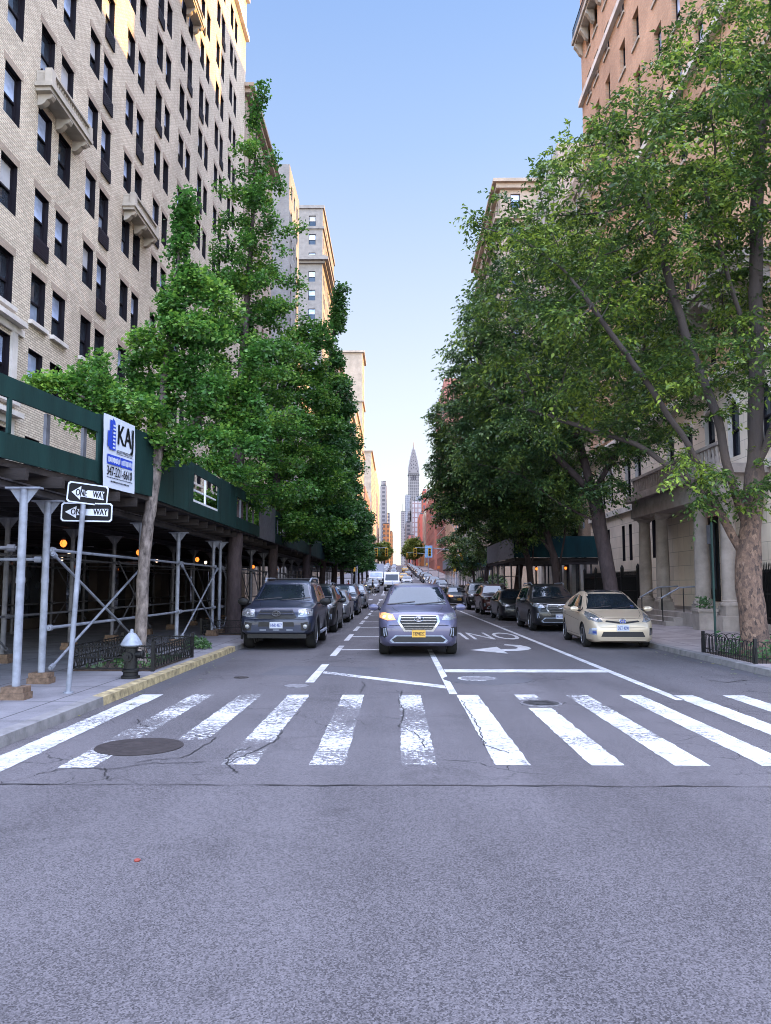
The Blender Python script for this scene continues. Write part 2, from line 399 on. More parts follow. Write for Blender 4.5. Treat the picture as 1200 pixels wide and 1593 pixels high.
aloft(M['bark_z'], (.045, .034, .032), 2.6, 4.6); aloft(M['bark_pale'], (.075, .06, .058), 3.4, 5.5)
M['bark_dark'] = mat('dark_bark', (.055, .04, .042), .9, var=.4, scale=8, bump=.9, bscale=22, stretch=(1, 1, .4))
M['ginkgo'] = leaf_mat('ginkgo_leaves', (.014, .046, .010), (.055, .160, .026), (.25, .40, .055), .45)
M['ginkgo_far'] = leaf_mat('far_ginkgo_leaves', (.014, .048, .016), (.038, .115, .028), (.10, .21, .045), .4)
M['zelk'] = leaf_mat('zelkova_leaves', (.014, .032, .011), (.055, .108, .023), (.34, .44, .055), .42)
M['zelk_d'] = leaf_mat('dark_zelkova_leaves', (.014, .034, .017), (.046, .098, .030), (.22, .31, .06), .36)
M['shrub'] = leaf_mat('shrub_leaves', (.02, .06, .02), (.04, .1, .03), (.09, .16, .05))
M['gold'] = leaf_mat('golden_leaves', (.05, .09, .02), (.12, .16, .03), (.25, .24, .05))  # golden green leaf colour for far trees and fallen leaves
M['tyre'] = mat('tyre_rubber', (.013, .013, .014), .85, var=.2)
M['rim'] = mat('alloy_rim', (.26, .26, .28), .35, .7, var=.1)
M['rim_d'] = mat('dark_rim', (.09, .09, .10), .4, .5, var=.1)
M['chrome'] = mat('chrome', (.30, .30, .32), .25, .9, var=.05)
M['plastic'] = mat('black_trim', (.014, .014, .016), .5, var=.2)
M['lamp'] = mat('headlight_glass', (.17, .18, .20), .15, .2, var=.5, scale=16, coat=1)
M['lamp_warm'] = emit('lit_amber_headlight', (1, .24, .10), .13)
M['lamp_white'] = emit('lit_headlight', (1, .8, .5), .5)
M['lamp_red'] = emit('lit_red_orange_lamp', (1, .12, .03), .32)
M['amber'] = emit('amber_shed_bulb', (1, .19, .025), .42)
M['plate_y'] = mat('yellow_plate', (.52, .30, .05), .5, var=.05)
M['plate_w'] = mat('white_plate', (.40, .42, .48), .5, var=.05)
M['plate_b'] = mat('plate_blue', (.03, .05, .2), .5)
M['yellow'] = mat('signal_yellow', (.55, .30, .03), .5, var=.15)
M['soil'] = mat('tree_pit_soil', (.06, .042, .035), .95, var=.5, scale=12, bump=.6)
# ------------------------------------------------------------------ measuring from the picture: a pixel's point on level ground
F_, PITCH, YAW, EYE = 1230.0, math.atan(113.5 / 1230), math.atan(15 / 1230), 1.65
def ray(px, py):
    x = (px - 600) / F_; u = -(py - 796.5) / F_
    f = math.cos(PITCH) - u * math.sin(PITCH); z = math.sin(PITCH) + u * math.cos(PITCH)
    return x * math.cos(YAW) - f * math.sin(YAW), x * math.sin(YAW) + f * math.cos(YAW), z
def G(px, py, z=0.0):
    X, Y, Z = ray(px, py); t = (z - EYE) / Z
    return X * t, Y * t
def AT(px, py, Y0):
    X, Y, Z = ray(px, py); t = Y0 / Y
    return X * t, EYE + Z * t

# ------------------------------------------------------------------ ground, avenue, pavements
def slab_mat(name, c, w, h):
    m = bpy.data.materials.new(name); nt, nd, lk, b = nodes(m)
    tc = N(nt, 'ShaderNodeTexCoord'); o = tc.outputs['Object']
    br = N(nt, 'ShaderNodeTexBrick', Scale=1.0, offset=0.0); lk.new(o, br.inputs['Vector'])
    br.inputs['Color1'].default_value = c4(c); br.inputs['Color2'].default_value = c4(sc(c, .86)); br.inputs['Mortar'].default_value = c4(sc(c, .35))
    br.inputs['Mortar Size'].default_value = .014; br.inputs['Brick Width'].default_value = w; br.inputs['Row Height'].default_value = h
    nz = N(nt, 'ShaderNodeTexNoise', Scale=1.1, Detail=9, Roughness=.7); lk.new(o, nz.inputs['Vector'])
    n2 = N(nt, 'ShaderNodeTexNoise', Scale=60, Detail=3); lk.new(o, n2.inputs['Vector'])
    ad = N(nt, 'ShaderNodeMath', operation='MULTIPLY_ADD'); ad.inputs[1].default_value = .35; lk.new(n2.outputs['Fac'], ad.inputs[0]); lk.new(nz.outputs['Fac'], ad.inputs[2])
    mr = N(nt, 'ShaderNodeMapRange'); mr.inputs['From Min'].default_value = .45; mr.inputs['From Max'].default_value = .9; mr.inputs['To Min'].default_value = .6; mr.inputs['To Max'].default_value = 1.25
    lk.new(ad.outputs[0], mr.inputs[0])
    mx = N(nt, 'ShaderNodeVectorMath', operation='SCALE'); lk.new(br.outputs['Color'], mx.inputs[0]); lk.new(mr.outputs[0], mx.inputs['Scale'])
    lk.new(mx.outputs[0], b.inputs['Base Color']); b.inputs['Roughness'].default_value = .85; b.inputs['Specular IOR Level'].default_value = .2
    bp = N(nt, 'ShaderNodeBump', Strength=.35, Distance=.01); lk.new(ad.outputs[0], bp.inputs['Height']); lk.new(bp.outputs[0], b.inputs['Normal'])
    return m
M['slab'] = slab_mat('pavement_slabs', (.19, .185, .205), 1.5, 1.5)
M['slab_r'] = slab_mat('rosy_pavement_slabs', (.26, .225, .225), 1.5, 1.5)  # east side slabs, rosy light put into their colour

KL, KR = -4.0, 6.75           # kerb faces
FL, FR = -12.6, 12.6          # building lines
YS = [6.7, 20, 35, 50, 60, 70, 80, 90, 110, 130, 150, 168, 190, 210, 230, 250, 275, 300, 330, 370, 420, 500, 600, 750, 900, 1300, 2200]

def sheet(name, x0, x1, ys, dz, m, parent=None):
    b = MB().use(m)
    vs = []; fs = []
    for y in ys: vs += [(x0, y, gz(y) + dz), (x1, y, gz(y) + dz)]
    for i in range(len(ys) - 1): fs.append((2 * i, 2 * i + 1, 2 * i + 3, 2 * i + 2))
    b.mesh(vs, fs)
    return tag(b.build(name), kind='structure')

b = MB().use(M['road'])
vs = []; fs = []
for y in [-400, -40] + YS + [6000]: vs += [(-1500, y, gz(y) - .03), (1500, y, gz(y) - .03)]
for i in range(len(vs) // 2 - 1): fs.append((2 * i, 2 * i + 1, 2 * i + 3, 2 * i + 2))
b.mesh(vs, fs); tag(b.build('ground'), kind='structure')
sheet('avenue', KL - 2.2, KR + 2.2, YS, 0, M['road'])
b = MB().use(M['inter']); b.face([(-300, -14, 0), (300, -14, 0), (300, 6.7, 0), (-300, 6.7, 0)])
tag(b.build('intersection'), kind='structure')
b = MB().use(M['inter']); b.face([(-12, -300, 0), (12, -300, 0), (12, -14, 0), (-12, -14, 0)]); tag(b.build('avenue_behind'), kind='structure')
# long dark seam where the avenue meets the intersection
b = MB().use(M['tar']); xs = np.linspace(-5.5, 8, 70); r2 = random.Random(3)
pts = [(x, 6.7 + r2.uniform(-.02, .02), .006) for x in xs]; wd = [r2.uniform(.002, .013) for x in xs]
for i in range(69):
    (x0, y0, z), (x1, y1, _) = pts[i], pts[i + 1]
    b.face([(x0, y0 - wd[i], z), (x1, y1 - wd[i + 1], z), (x1, y1 + wd[i + 1], z), (x0, y0 + wd[i], z)])
tag(b.build('asphalt_seam'), kind='structure')

CUTS = [(79, 90), (159, 170), (240, 251), (320, 331), (402, 413), (484, 495)]
def pavement(side):
    kx = KL if side < 0 else KR; fx = FL - 3 if side < 0 else FR + 3; s = side
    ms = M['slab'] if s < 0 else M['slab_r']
    prev = None
    for a, e in zip([None] + [c[1] for c in CUTS], [c[0] for c in CUTS] + [1500]):
        name = 'pavement'
        top = MB().use(ms); kb = MB().use(M['kerb'])
        if a is None:
            # rounded corner at the near crossing, then the straight kerb
            c = (kx + s * 3.2, 7.3); pl = [(kx + s * 3.2 - s * 3.2 * math.cos(t), 7.3 - 3.2 * math.sin(t)) for t in np.linspace(math.pi / 2, 0, 12)]
            line = [(s * 120, 4.1)] + pl + [(kx, y) for y in (11, 15, 20, 28, 36, 44, 50, 60, 70, 79)]
        else:
            line = [(kx, y) for y in np.linspace(a, e, max(4, int((e - a) / 12)))]
        w = .17
        inner = []
        for i, (x, y) in enumerate(line):
            p = Vector((x, y)); d = Vector(line[min(i + 1, len(line) - 1)]) - Vector(line[max(i - 1, 0)]); d.normalize()
            n = Vector((-d.y, d.x)) * (1 if s < 0 else -1)
            if a is not None or i > 12: n = Vector((s, 0))
            inner.append(p + n * w)
        H = .13
        for i in range(len(line) - 1):
            (x0, y0), (x1, y1) = line[i], line[i + 1]; q0, q1 = inner[i], inner[i + 1]
            z0, z1 = gz(y0), gz(y1)
            kb.use(M['kerb_y'] if s < 0 and a is None and 10.9 < (y0 + y1) / 2 < 20 else M['kerb'])
            kb.face([(x0, y0, z0 - .05), (x1, y1, z1 - .05), (x1 + s * .012, y1, z1 + H - .012), (x0 + s * .012, y0, z0 + H - .012)])
            kb.face([(x0 + s * .012, y0, z0 + H - .012), (x1 + s * .012, y1, z1 + H - .012), (q1.x, q1.y, z1 + H), (q0.x, q0.y, z0 + H)])
            X0, X1 = fx, fx
            if a is None and i < 12: X0, X1 = None, None
            if X0 is None:
                Y0 = 7.3
                top.face([(q0.x, q0.y, H), (q1.x, q1.y, H), (q1.x, Y0, H), (q0.x, Y0, H)])
            else:
                top.face([(q0.x, q0.y, z0 + H), (q1.x, q1.y, z1 + H), (X1, q1.y, z1 + H), (X0, q0.y, z0 + H)])
        if a is None:
            top.face([(inner[1].x, 7.3, H), (s * 120, 7.3, H), (s * 120, 9, H), (fx, 9, H), (inner[1].x, 9, H)] if False else [(fx, 7.3, H), (s * 120, 7.3, H), (s * 120, 12, H), (fx, 12, H)])
        if a is not None:
            for yy, sg in ((a, -1), (e, 1)):
                kb.use(M['kerb']); kb.face([(kx, yy, gz(yy) - .05), (fx, yy, gz(yy) - .05), (fx, yy, gz(yy) + H), (kx, yy, gz(yy) + H)])
        tag(top.build(name, fix=True), kind='structure'); tag(kb.build('kerb', fix=True), kind='structure')
pavement(-1); pavement(1)
# low gutter strip of worn asphalt along both kerbs
sheet('gutter', KL + .01, KL + .34, [12.4, 20, 35, 50, 60, 70, 79], .002, M['patch'])
sheet('gutter', KR - .34, KR - .01, [12.4, 20, 35, 50, 60, 70, 79], .002, M['patch'])

# ------------------------------------------------------------------ painted markings, covers and cracks
def quad(name, pts, m, dz=.004, sub=1, kind='structure'):
    b = MB().use(m)
    b.face([(x, y, gz(y) + dz) for x, y in pts]); return tag(b.build(name), kind=kind)
def stripe(name, x0, x1, y0, y1, m, dz=.004):
    if name == 'crosswalk_bar' and y0 < 20:      # hand-laid paint: the edges wander and crumble
        rr = random.Random(int(x0 * 977 + y0 * 31)); j = lambda s=.0055: rr.gauss(0, s); n = 44
        L = [(x0 + j(), y0 + (y1 - y0) * i / n) for i in range(n + 1)]; Rr = [(x1 + j(), y0 + (y1 - y0) * i / n) for i in range(n + 1)]
        e0 = [j(.02) for i in range(7)]; e1 = [j(.02) for i in range(7)]
        b = MB().use(m)
        for i in range(n): b.face([(*L[i], dz), (*Rr[i], dz), (*Rr[i + 1], dz), (*L[i + 1], dz)])
        return tag(b.build(name), kind='structure')
    return quad(name, [(x0, y0), (x1, y0), (x1, y1), (x0, y1)], m, dz)

for k, xc in zip(range(-5, 8), (-3.66, -2.90, -2.17, -1.45, -.63, .22, 1.08, 1.95, 2.72, 3.52, 4.3, 5.06, 5.82)):
    wear = M['paint_worn'] if k in (-4, -3, -2, -1, 0) else M['paint']
    y0 = {-5: 7.0, -4: 7.3, -3: 8.6, -1: 7.45, 6: 7.5}.get(k, 7.45)
    if k == 2:   # this bar is broken by the round drain cover
        stripe('crosswalk_bar', xc - .16, xc + .15, 7.45, 10.85, wear); stripe('crosswalk_bar', xc - .16, xc + .16, 11.6, 12.15, wear); continue
    stripe('crosswalk_bar', xc - .16, xc + .16, y0, 12.1, wear)
stripe('lane_line', .82, .94, 12.2, 20.5, M['paint']); 
for y in range(24, 78, 9): stripe('lane_line', .82, .94, y, y + 3.2, M['paint'])
stripe('stop_line', .95, 4.02, 15.2, 15.72, M['paint_new'], .0045)
quad('stop_line', [(-1.36, 15.0), (-1.36, 15.35), (.81, 13.25), (.81, 12.85)], M['paint'], .0045)
sheet('parking_lane_line', 4.03, 4.17, [11.6, 20, 35, 50, 60, 70, 78], .004, M['paint_new'])
y = 13.6
while y < 76:
    stripe('bike_lane_dash', -1.53, -1.38, y, y + 3.1, M['paint_new']); y += 5.05
for y in (20.3, 25.5, 30.8, 36.1, 43, 50, 57): stripe('buffer_tick', -1.37, -.35, y, y + .22, M['paint_new'])
stripe('buffer_line', -.34, -.24, 20.3, 76, M['paint'])
for i, y in enumerate((31.5, 39, 47, 55)): stripe('parking_stall_tick', 4.2, 5.3, y, y + .13, M['paint'])
# bike lane and lane lines of the blocks beyond
for y in range(92, 300, 9):
    stripe('lane_line', .82, .94, y, y + 4, M['paint_new'])
sheet('bike_lane_line', -1.53, -1.38, [91, 110, 130, 150, 158], .004, M['paint_new'])
for xc in np.arange(-3.4, 6.4, 1.0):
    for yy in (76.0, 91.0, 156, 171): stripe('crosswalk_bar', xc - .2, xc + .2, yy, yy + 2.6, M['paint_new'])
# ONLY and a turning arrow, painted for drivers coming towards the camera
b = MB().use(M['paint_new'])
vs, fs = text_mesh('ONLY', 1.0, Matrix.Identity(4), sx=1.0)
xs = [v.x for v in vs]; ys_ = [v.y for v in vs]
f = lambda v: (3.95 - (v.x - min(xs)) / (max(xs) - min(xs)) * 2.75, 27.7 - (v.y - min(ys_)) / (max(ys_) - min(ys_)) * 3.4, 0)
b.mesh([(p[0], p[1], .005) for p in (f(v) for v in vs)], fs); tag(b.build('road_lettering'), kind='structure')
b = MB().use(M['paint_new'])
oc = [(3.05, 22.3), (3.42, 22.0), (3.55, 21.4), (3.55, 20.9), (3.38, 20.4), (3.05, 20.1), (2.72, 20.05)]
ic = [(2.98, 22.0), (3.18, 21.75), (3.24, 21.35), (3.22, 21.0), (3.12, 20.75), (2.95, 20.65), (2.72, 20.62)]
for i in range(6): b.face([(p[0], p[1], .005) for p in (oc[i], oc[i + 1], ic[i + 1], ic[i])])
b.face([(2.715, 19.3, .005), (2.715, 21.4, .005), (1.9, 20.35, .005)])
tag(b.build('turn_arrow'), kind='structure')

def disc(name, x, y, r, m, label, cat, rings=3, slots=0):
    b = MB().use(m); z = .0
    b.lathe([(r, -.01), (r, .008), (r * .93, .012), (r * .9, .009), (r * .6, .009), (r * .58, .013), (r * .42, .013), (r * .40, .009), (r * .12, .009)], (x, y, z), 40)
    for i in range(slots):
        yy = y - r * .7 + 1.4 * r * i / (slots - 1); hw = math.sqrt(max(0, (r * .86) ** 2 - (yy - y) ** 2))
        b.use(M['black']).box(x - hw, x + hw, yy - r * .035, yy + r * .035, .0145, .0165)
    b.use(m)
    return tag(b.build(name, smooth=True), label, cat)
disc('manhole_cover', -2.62, 8.25, .44, M['iron'], 'large rusty brown manhole cover beside the worn crosswalk bars', 'manhole cover')
disc('drain_cover', 2.03, 11.25, .29, M['iron_grey'], 'small slotted round drain cover interrupting a white crosswalk bar', 'drain cover', slots=9)
disc('valve_cover', -1.62, 13.15, .2, M['iron_grey'], 'small grey valve cover in asphalt below the first bike lane dash', 'valve cover')
disc('valve_cover', -2.75, 14.3, .13, M['iron'], 'tiny dark valve cover in asphalt in front of the blue off-roader', 'valve cover')
b = MB().use(M['patch']); b.lathe([(.78, 0), (.78, .004), (.02, .0042)], (1.62, 14.15, 0), 30); tag(b.build('asphalt_patch'), kind='structure')
o = disc('manhole_cover', 1.45, 14.2, .30, M['iron_grey'], 'grey manhole cover ringed with white paint in front of the crossover', 'manhole cover')
b = MB().use(M['paint_worn']); b.lathe([(.35, .004), (.35, .0085), (.305, .0087)], (1.45, 14.2, 0), 36); tag(b.build('paint_ring'), kind='structure')
quad('asphalt_patch', [(-2.5, 14.75), (-.35, 14.55), (-.3, 16.2), (-2.3, 16.35)], M['patch'], .003)
b = MB().use(M['paint_worn'])
for i in range(5): b.face([(-.95 + i * .1, 15.3, .0055), (-.9 + i * .1, 15.3, .0055), (-.86 + i * .1, 15.75, .0055), (-.93 + i * .1, 15.75, .0055)])
tag(b.build('survey_mark'), kind='structure')

def crack(pts, w=.008, seed=1):
    rr = random.Random(seed); P = []
    g = [Vector(G(*p)) for p in pts]
    for a, e in zip(g, g[1:]):
        n = max(2, int((e - a).length / .06))
        for i in range(n): P.append(a.lerp(e, i / n) + Vector((rr.uniform(-.022, .022), rr.uniform(-.03, .03))))
    b = MB().use(M['tar'])
    for i in range(len(P) - 1):
        d = (P[i + 1] - P[i]).normalized(); n = Vector((-d.y, d.x))
        w0 = w * (.4 + .6 * abs(math.sin(i * 1.7 + seed))) ; w1 = w * (.4 + .6 * abs(math.sin((i + 1) * 1.7 + seed)))
        b.face([(*(P[i] - n * w0), .0075), (*(P[i + 1] - n * w1), .0075), (*(P[i + 1] + n * w1), .0075), (*(P[i] + n * w0), .0075)])
    tag(b.build('pavement_crack'), kind='structure')
for i, c in enumerate([[(625, 1075), (621, 1090), (628, 1108), (621, 1130), (640, 1138), (658, 1150), (662, 1165)],
                       [(215, 1120), (218, 1128), (240, 1133)], [(300, 1145), (336, 1148), (322, 1158), (300, 1172), (280, 1180), (240, 1182), (200, 1190)],
                       [(60, 1205), (110, 1195), (170, 1197), (240, 1188), (330, 1186)], [(440, 1135), (430, 1152), (390, 1172), (352, 1188), (372, 1205)],
                       [(352, 1188), (355, 1176), (395, 1160)], [(563, 1060), (568, 1066), (560, 1078)], [(165, 1195), (168, 1210), (172, 1218)],
                       [(720, 1090), (728, 1105), (745, 1130), (755, 1160), (800, 1176)], [(940, 1105), (980, 1110)], [(1100, 1058), (1130, 1062), (1165, 1058)]]):
    crack(c, .008 if i != 10 else .015, i)
b = MB().use(mat('red_scrap', (.22, .04, .03), .6)); b.lathe([(.018, .0), (.02, .008), (.012, .013), (.004, .014)], (-1.55, 4.9, 0), 9)
tag(b.build('fallen_petal'), 'small red scrap lying alone on the near asphalt', 'litter')
# fallen leaves along the kerbs
r3 = random.Random(11); b = MB().use(M['gold'])
for i in range(260):
    left = r3.random() < .4
    x = (KL + abs(r3.gauss(0, .25)) + .02) if left else (KR - abs(r3.gauss(0, .35)) - .02); y = r3.uniform(9, 50)
    a = r3.uniform(0, 6.28); s_ = r3.uniform(.02, .045)
    b.face([(x + s_ * math.cos(a + t) * (1 if k % 2 else .55), y + s_ * math.sin(a + t) * (1 if k % 2 else .55), .012 + r3.uniform(0, .006)) for k, t in enumerate((0, 1.57, 3.14, 4.71))])
tag(b.build('leaf_litter'), kind='stuff')
# ------------------------------------------------------------------ walls with real openings
def wall(mb, axis, c, u0, u1, z0, z1, holes, out, reveal=.22, jamb=None):
    """upright wall in plane axis=c (axis 'x': u runs along y). holes: (ua,ub,za,zb). out: +1/-1 outward side"""
    us = sorted({u0, u1} | {u for h in holes for u in h[:2]}); zs = sorted({z0, z1} | {z for h in holes for z in h[2:]})
    P = (lambda u, z, d=0: (c - out * d, u, z)) if axis == 'x' else (lambda u, z, d=0: (u, c - out * d, z))
    hs = [(h[0] + 1e-6, h[1] - 1e-6, h[2] + 1e-6, h[3] - 1e-6) for h in holes]
    cur = mb.cur
    for j in range(len(zs) - 1):
        zc = (zs[j] + zs[j + 1]) / 2; start = None
        row = [h for h in hs if h[2] < zc < h[3]]
        for i in range(len(us) - 1):
            uc = (us[i] + us[i + 1]) / 2
            solid = not any(h[0] < uc < h[1] for h in row)
            if solid and start is None: start = us[i]
            if start is not None and (not solid or i == len(us) - 2):
                e = us[i + 1] if solid else us[i]
                q = [P(start, zs[j]), P(e, zs[j]), P(e, zs[j + 1]), P(start, zs[j + 1])]
                mb.face(q if (axis == 'x') == (out > 0) else q[::-1]); start = None
    if jamb: mb.use(jamb)
    for a, e, za, zb in holes:
        for q in ([P(a, za), P(a, zb), P(a, zb, reveal), P(a, za, reveal)], [P(e, zb), P(e, za), P(e, za, reveal), P(e, zb, reveal)],
                  [P(a, zb), P(e, zb), P(e, zb, reveal), P(a, zb, reveal)], [P(e, za), P(a, za), P(a, za, reveal), P(e, za, reveal)]):
            mb.face(q)
    mb.cur = cur

BLIND = mat('window_blind', (.42, .42, .44), .8, var=.1)
WD = {}
def sash_data(w, h, key='d', fm=None, gm=None, sill=None, panel=0, lights=1, um=0):
    """(frame mesh, pane mesh) of a sash window, facing +x, origin at the middle of the sill, u along y"""
    k = (round(w, 2), round(h, 2), key, panel, lights, bool(sill), um)
    if k in WD: return WD[k]
    fm = fm or M['frame_d']; t = .07
    b = MB().use(fm); H = h
    b.box(-.12, 0, -w / 2, -w / 2 + t, 0, H); b.box(-.12, 0, w / 2 - t, w / 2, 0, H)
    b.box(-.12, 0, -w / 2 + t, w / 2 - t, H - t, H); b.box(-.12, .0, -w / 2 + t, w / 2 - t, 0, t)
    mid = H * .48
    b.box(-.11, -.012, -w / 2 + t, w / 2 - t, mid - .035, mid + .035)
    for i in range(1, lights):
        u = -w / 2 + w * i / lights; b.box(-.11, -.02, u - .03, u + .03, t, H - t)
    if sill:
        b.use(sill); b.box(-.1, .3, -w / 2 - .1, w / 2 + .1, -.14, -.003)
    if panel:
        b.use(M['grille_panel']); b.box(.17, .235, -w / 2, w / 2, -panel, -.012)
        for i in range(6): b.box(.235, .245, -w / 2 + .04, w / 2 - .04, -panel + .06 + i * (panel - .1) / 6, -panel + .1 + i * (panel - .1) / 6)
    me = b.data('window')
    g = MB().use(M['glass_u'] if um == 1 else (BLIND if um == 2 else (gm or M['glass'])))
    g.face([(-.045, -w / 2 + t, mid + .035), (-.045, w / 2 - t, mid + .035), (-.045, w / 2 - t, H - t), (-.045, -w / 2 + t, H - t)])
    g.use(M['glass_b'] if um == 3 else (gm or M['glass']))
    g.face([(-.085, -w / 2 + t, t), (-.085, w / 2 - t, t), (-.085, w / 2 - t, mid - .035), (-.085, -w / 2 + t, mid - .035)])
    WD[k] = (me, g.data('pane')); return WD[k]

def put_window(parent, loc, rz, data):
    fo = link('window', data[0], parent, loc, rz)
    link('pane', data[1], fo)
    return fo

def windows_on(parent, axis, c, out, holes, reveal, key='d', fm=None, gm=None, sill=None, panels=None, lights=1, limit=100, order=None):
    """a sash window in every hole: the first `limit` are parts, the rest one part"""
    rz = {('x', 1): 0, ('x', -1): math.pi, ('y', 1): math.pi / 2, ('y', -1): -math.pi / 2}[(axis, out)]
    rest = MB(); n = 0
    hs = sorted(holes, key=order) if order else holes
    for h in hs:
        w, H = h[1] - h[0], h[3] - h[2]; u = (h[0] + h[1]) / 2
        p = panels(h) if panels else 0
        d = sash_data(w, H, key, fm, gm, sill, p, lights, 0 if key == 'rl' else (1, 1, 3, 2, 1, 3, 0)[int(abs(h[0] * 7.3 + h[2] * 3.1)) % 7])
        loc = (c - out * reveal + 0, u, h[2]) if axis == 'x' else (u, c - out * reveal, h[2])
        if n < limit:
            put_window(parent, loc, rz, d)
        else:
            Mx = Matrix.Translation(loc) @ Matrix.Rotation(rz, 4, 'Z')
            for me in d:
                for mt in me.materials: rest.use(mt)
                idx = [rest.mats.index(mt) for mt in me.materials]
                vs = [tuple(Mx @ v.co) for v in me.vertices]; base = len(rest.v); rest.v += vs
                for pl in me.polygons:
                    rest.f.append(tuple(i + base for i in pl.vertices)); rest.m.append(idx[pl.material_index])
        n += 1
    if rest.v: tag(rest.build('window_rows', parent=parent), kind='stuff')
    return n

def simple_block(name, label, side, y0, y1, h, wm, floors, pitch, ww, wh, cat='building', base_h=4.5, group=None, depth=22, fx=None,
                 cornice=None, trim=None, front=True, back=False, limit=60, key='d', fm=None, gm=None, xfar=None, sill=None, basem=None, bays=0, z0=None, win=True):
    """a street block: walls with window openings on the street face and on the end facing the camera"""
    fx = fx if fx is not None else (FL if side < 0 else FR)
    xb = xfar if xfar is not None else fx + side * depth
    zb = gz(y0) if z0 is None else z0; zg = min(gz(y0), gz(y1)) - .5
    root = empty(name, ((fx + xb) / 2, (y0 + y1) / 2, zb)); tag(root, label, cat, group)
    cx, cy = (fx + xb) / 2, (y0 + y1) / 2
    b = MB().use(wm); out = -side
    top = zb + h
    n = max(1, int((y1 - y0 - 1.2) / pitch)); off = (y1 - y0 - (n - 1) * pitch) / 2
    fl = [(zb + base_h + .9 + k * (h - base_h - 1.2) / floors) for k in range(floors)]
    holes = [(y0 + off + i * pitch - ww / 2, y0 + off + i * pitch + ww / 2, z, z + wh) for z in fl for i in range(n)] if win else []
    ghol = [(y0 + off + i * pitch - pitch * .36, y0 + off + i * pitch + pitch * .36, zb + .6, zb + base_h - .9) for i in range(n)]
    wall(b, 'x', fx, y0, y1, zb + base_h, top, holes, out, .2)
    b.use(basem or wm); wall(b, 'x', fx, y0, y1, zg, zb + base_h, ghol, out, .3); b.use(wm)
    eh = []
    if front:
        m = max(1, int(abs(xb - fx) / (pitch * 1.4))); xs0 = min(fx, xb)
        if win == 'both':
            eh = [(xs0 + (i + .5) * abs(xb - fx) / m - ww / 2, xs0 + (i + .5) * abs(xb - fx) / m + ww / 2, z, z + wh) for z in fl for i in range(m)]
    wall(b, 'y', y0, min(fx, xb), max(fx, xb), zg, top, eh, -1, .2)
    wall(b, 'y', y1, min(fx, xb), max(fx, xb), zg, top, [], 1, .2)
    wall(b, 'x', xb, y0, y1, zg, top, [], side, .2)
    L = Matrix.Translation((-cx, -cy, -zb))
    def rel(mb): mb.v = [tuple(L @ Vector(v)) for v in mb.v]; return mb
    rel(b).build('wall', parent=root)
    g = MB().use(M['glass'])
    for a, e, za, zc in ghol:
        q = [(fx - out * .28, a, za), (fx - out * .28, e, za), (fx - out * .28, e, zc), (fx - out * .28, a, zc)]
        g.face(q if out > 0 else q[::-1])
    rel(g).build('shop_glazing', parent=root)
    r = MB().use(M['roof']); r.box(min(fx, xb) + .3, max(fx, xb) - .3, y0 + .3, y1 - .3, top - .9, top - .6)
    r.use(trim or wm)
    if cornice:
        for (pr, za, zc) in cornice:
            x0_, x1_ = (fx - .05, fx + pr) if out > 0 else (fx - pr, fx + .05)
            r.box(x0_, x1_, y0 - pr + .003, y1 + pr, top + za, top + zc)
            xa, xc = (min(fx, xb), max(fx, xb))
            if side < 0: r.box(xa, fx - .051, y0 - pr + .003, y0 + .05, top + za, top + zc)
            else: r.box(fx + .051, xc, y0 - pr + .003, y0 + .05, top + za, top + zc)
    rel(r).build('roof', parent=root)
    if holes:
        hh = [(a - cy, e - cy, za - zb, zc - zb) for a, e, za, zc in holes]
        windows_on(root, 'x', fx - cx, out, hh, .2, key, fm, gm, sill, limit=limit, order=lambda q: (q[0]))
    if eh:
        hh = [(a - cx, e - cx, za - zb, zc - zb) for a, e, za, zc in eh]
        windows_on(root, 'y', y0 - cy, -1, hh, .2, key, fm, gm, sill, limit=30)
    return root

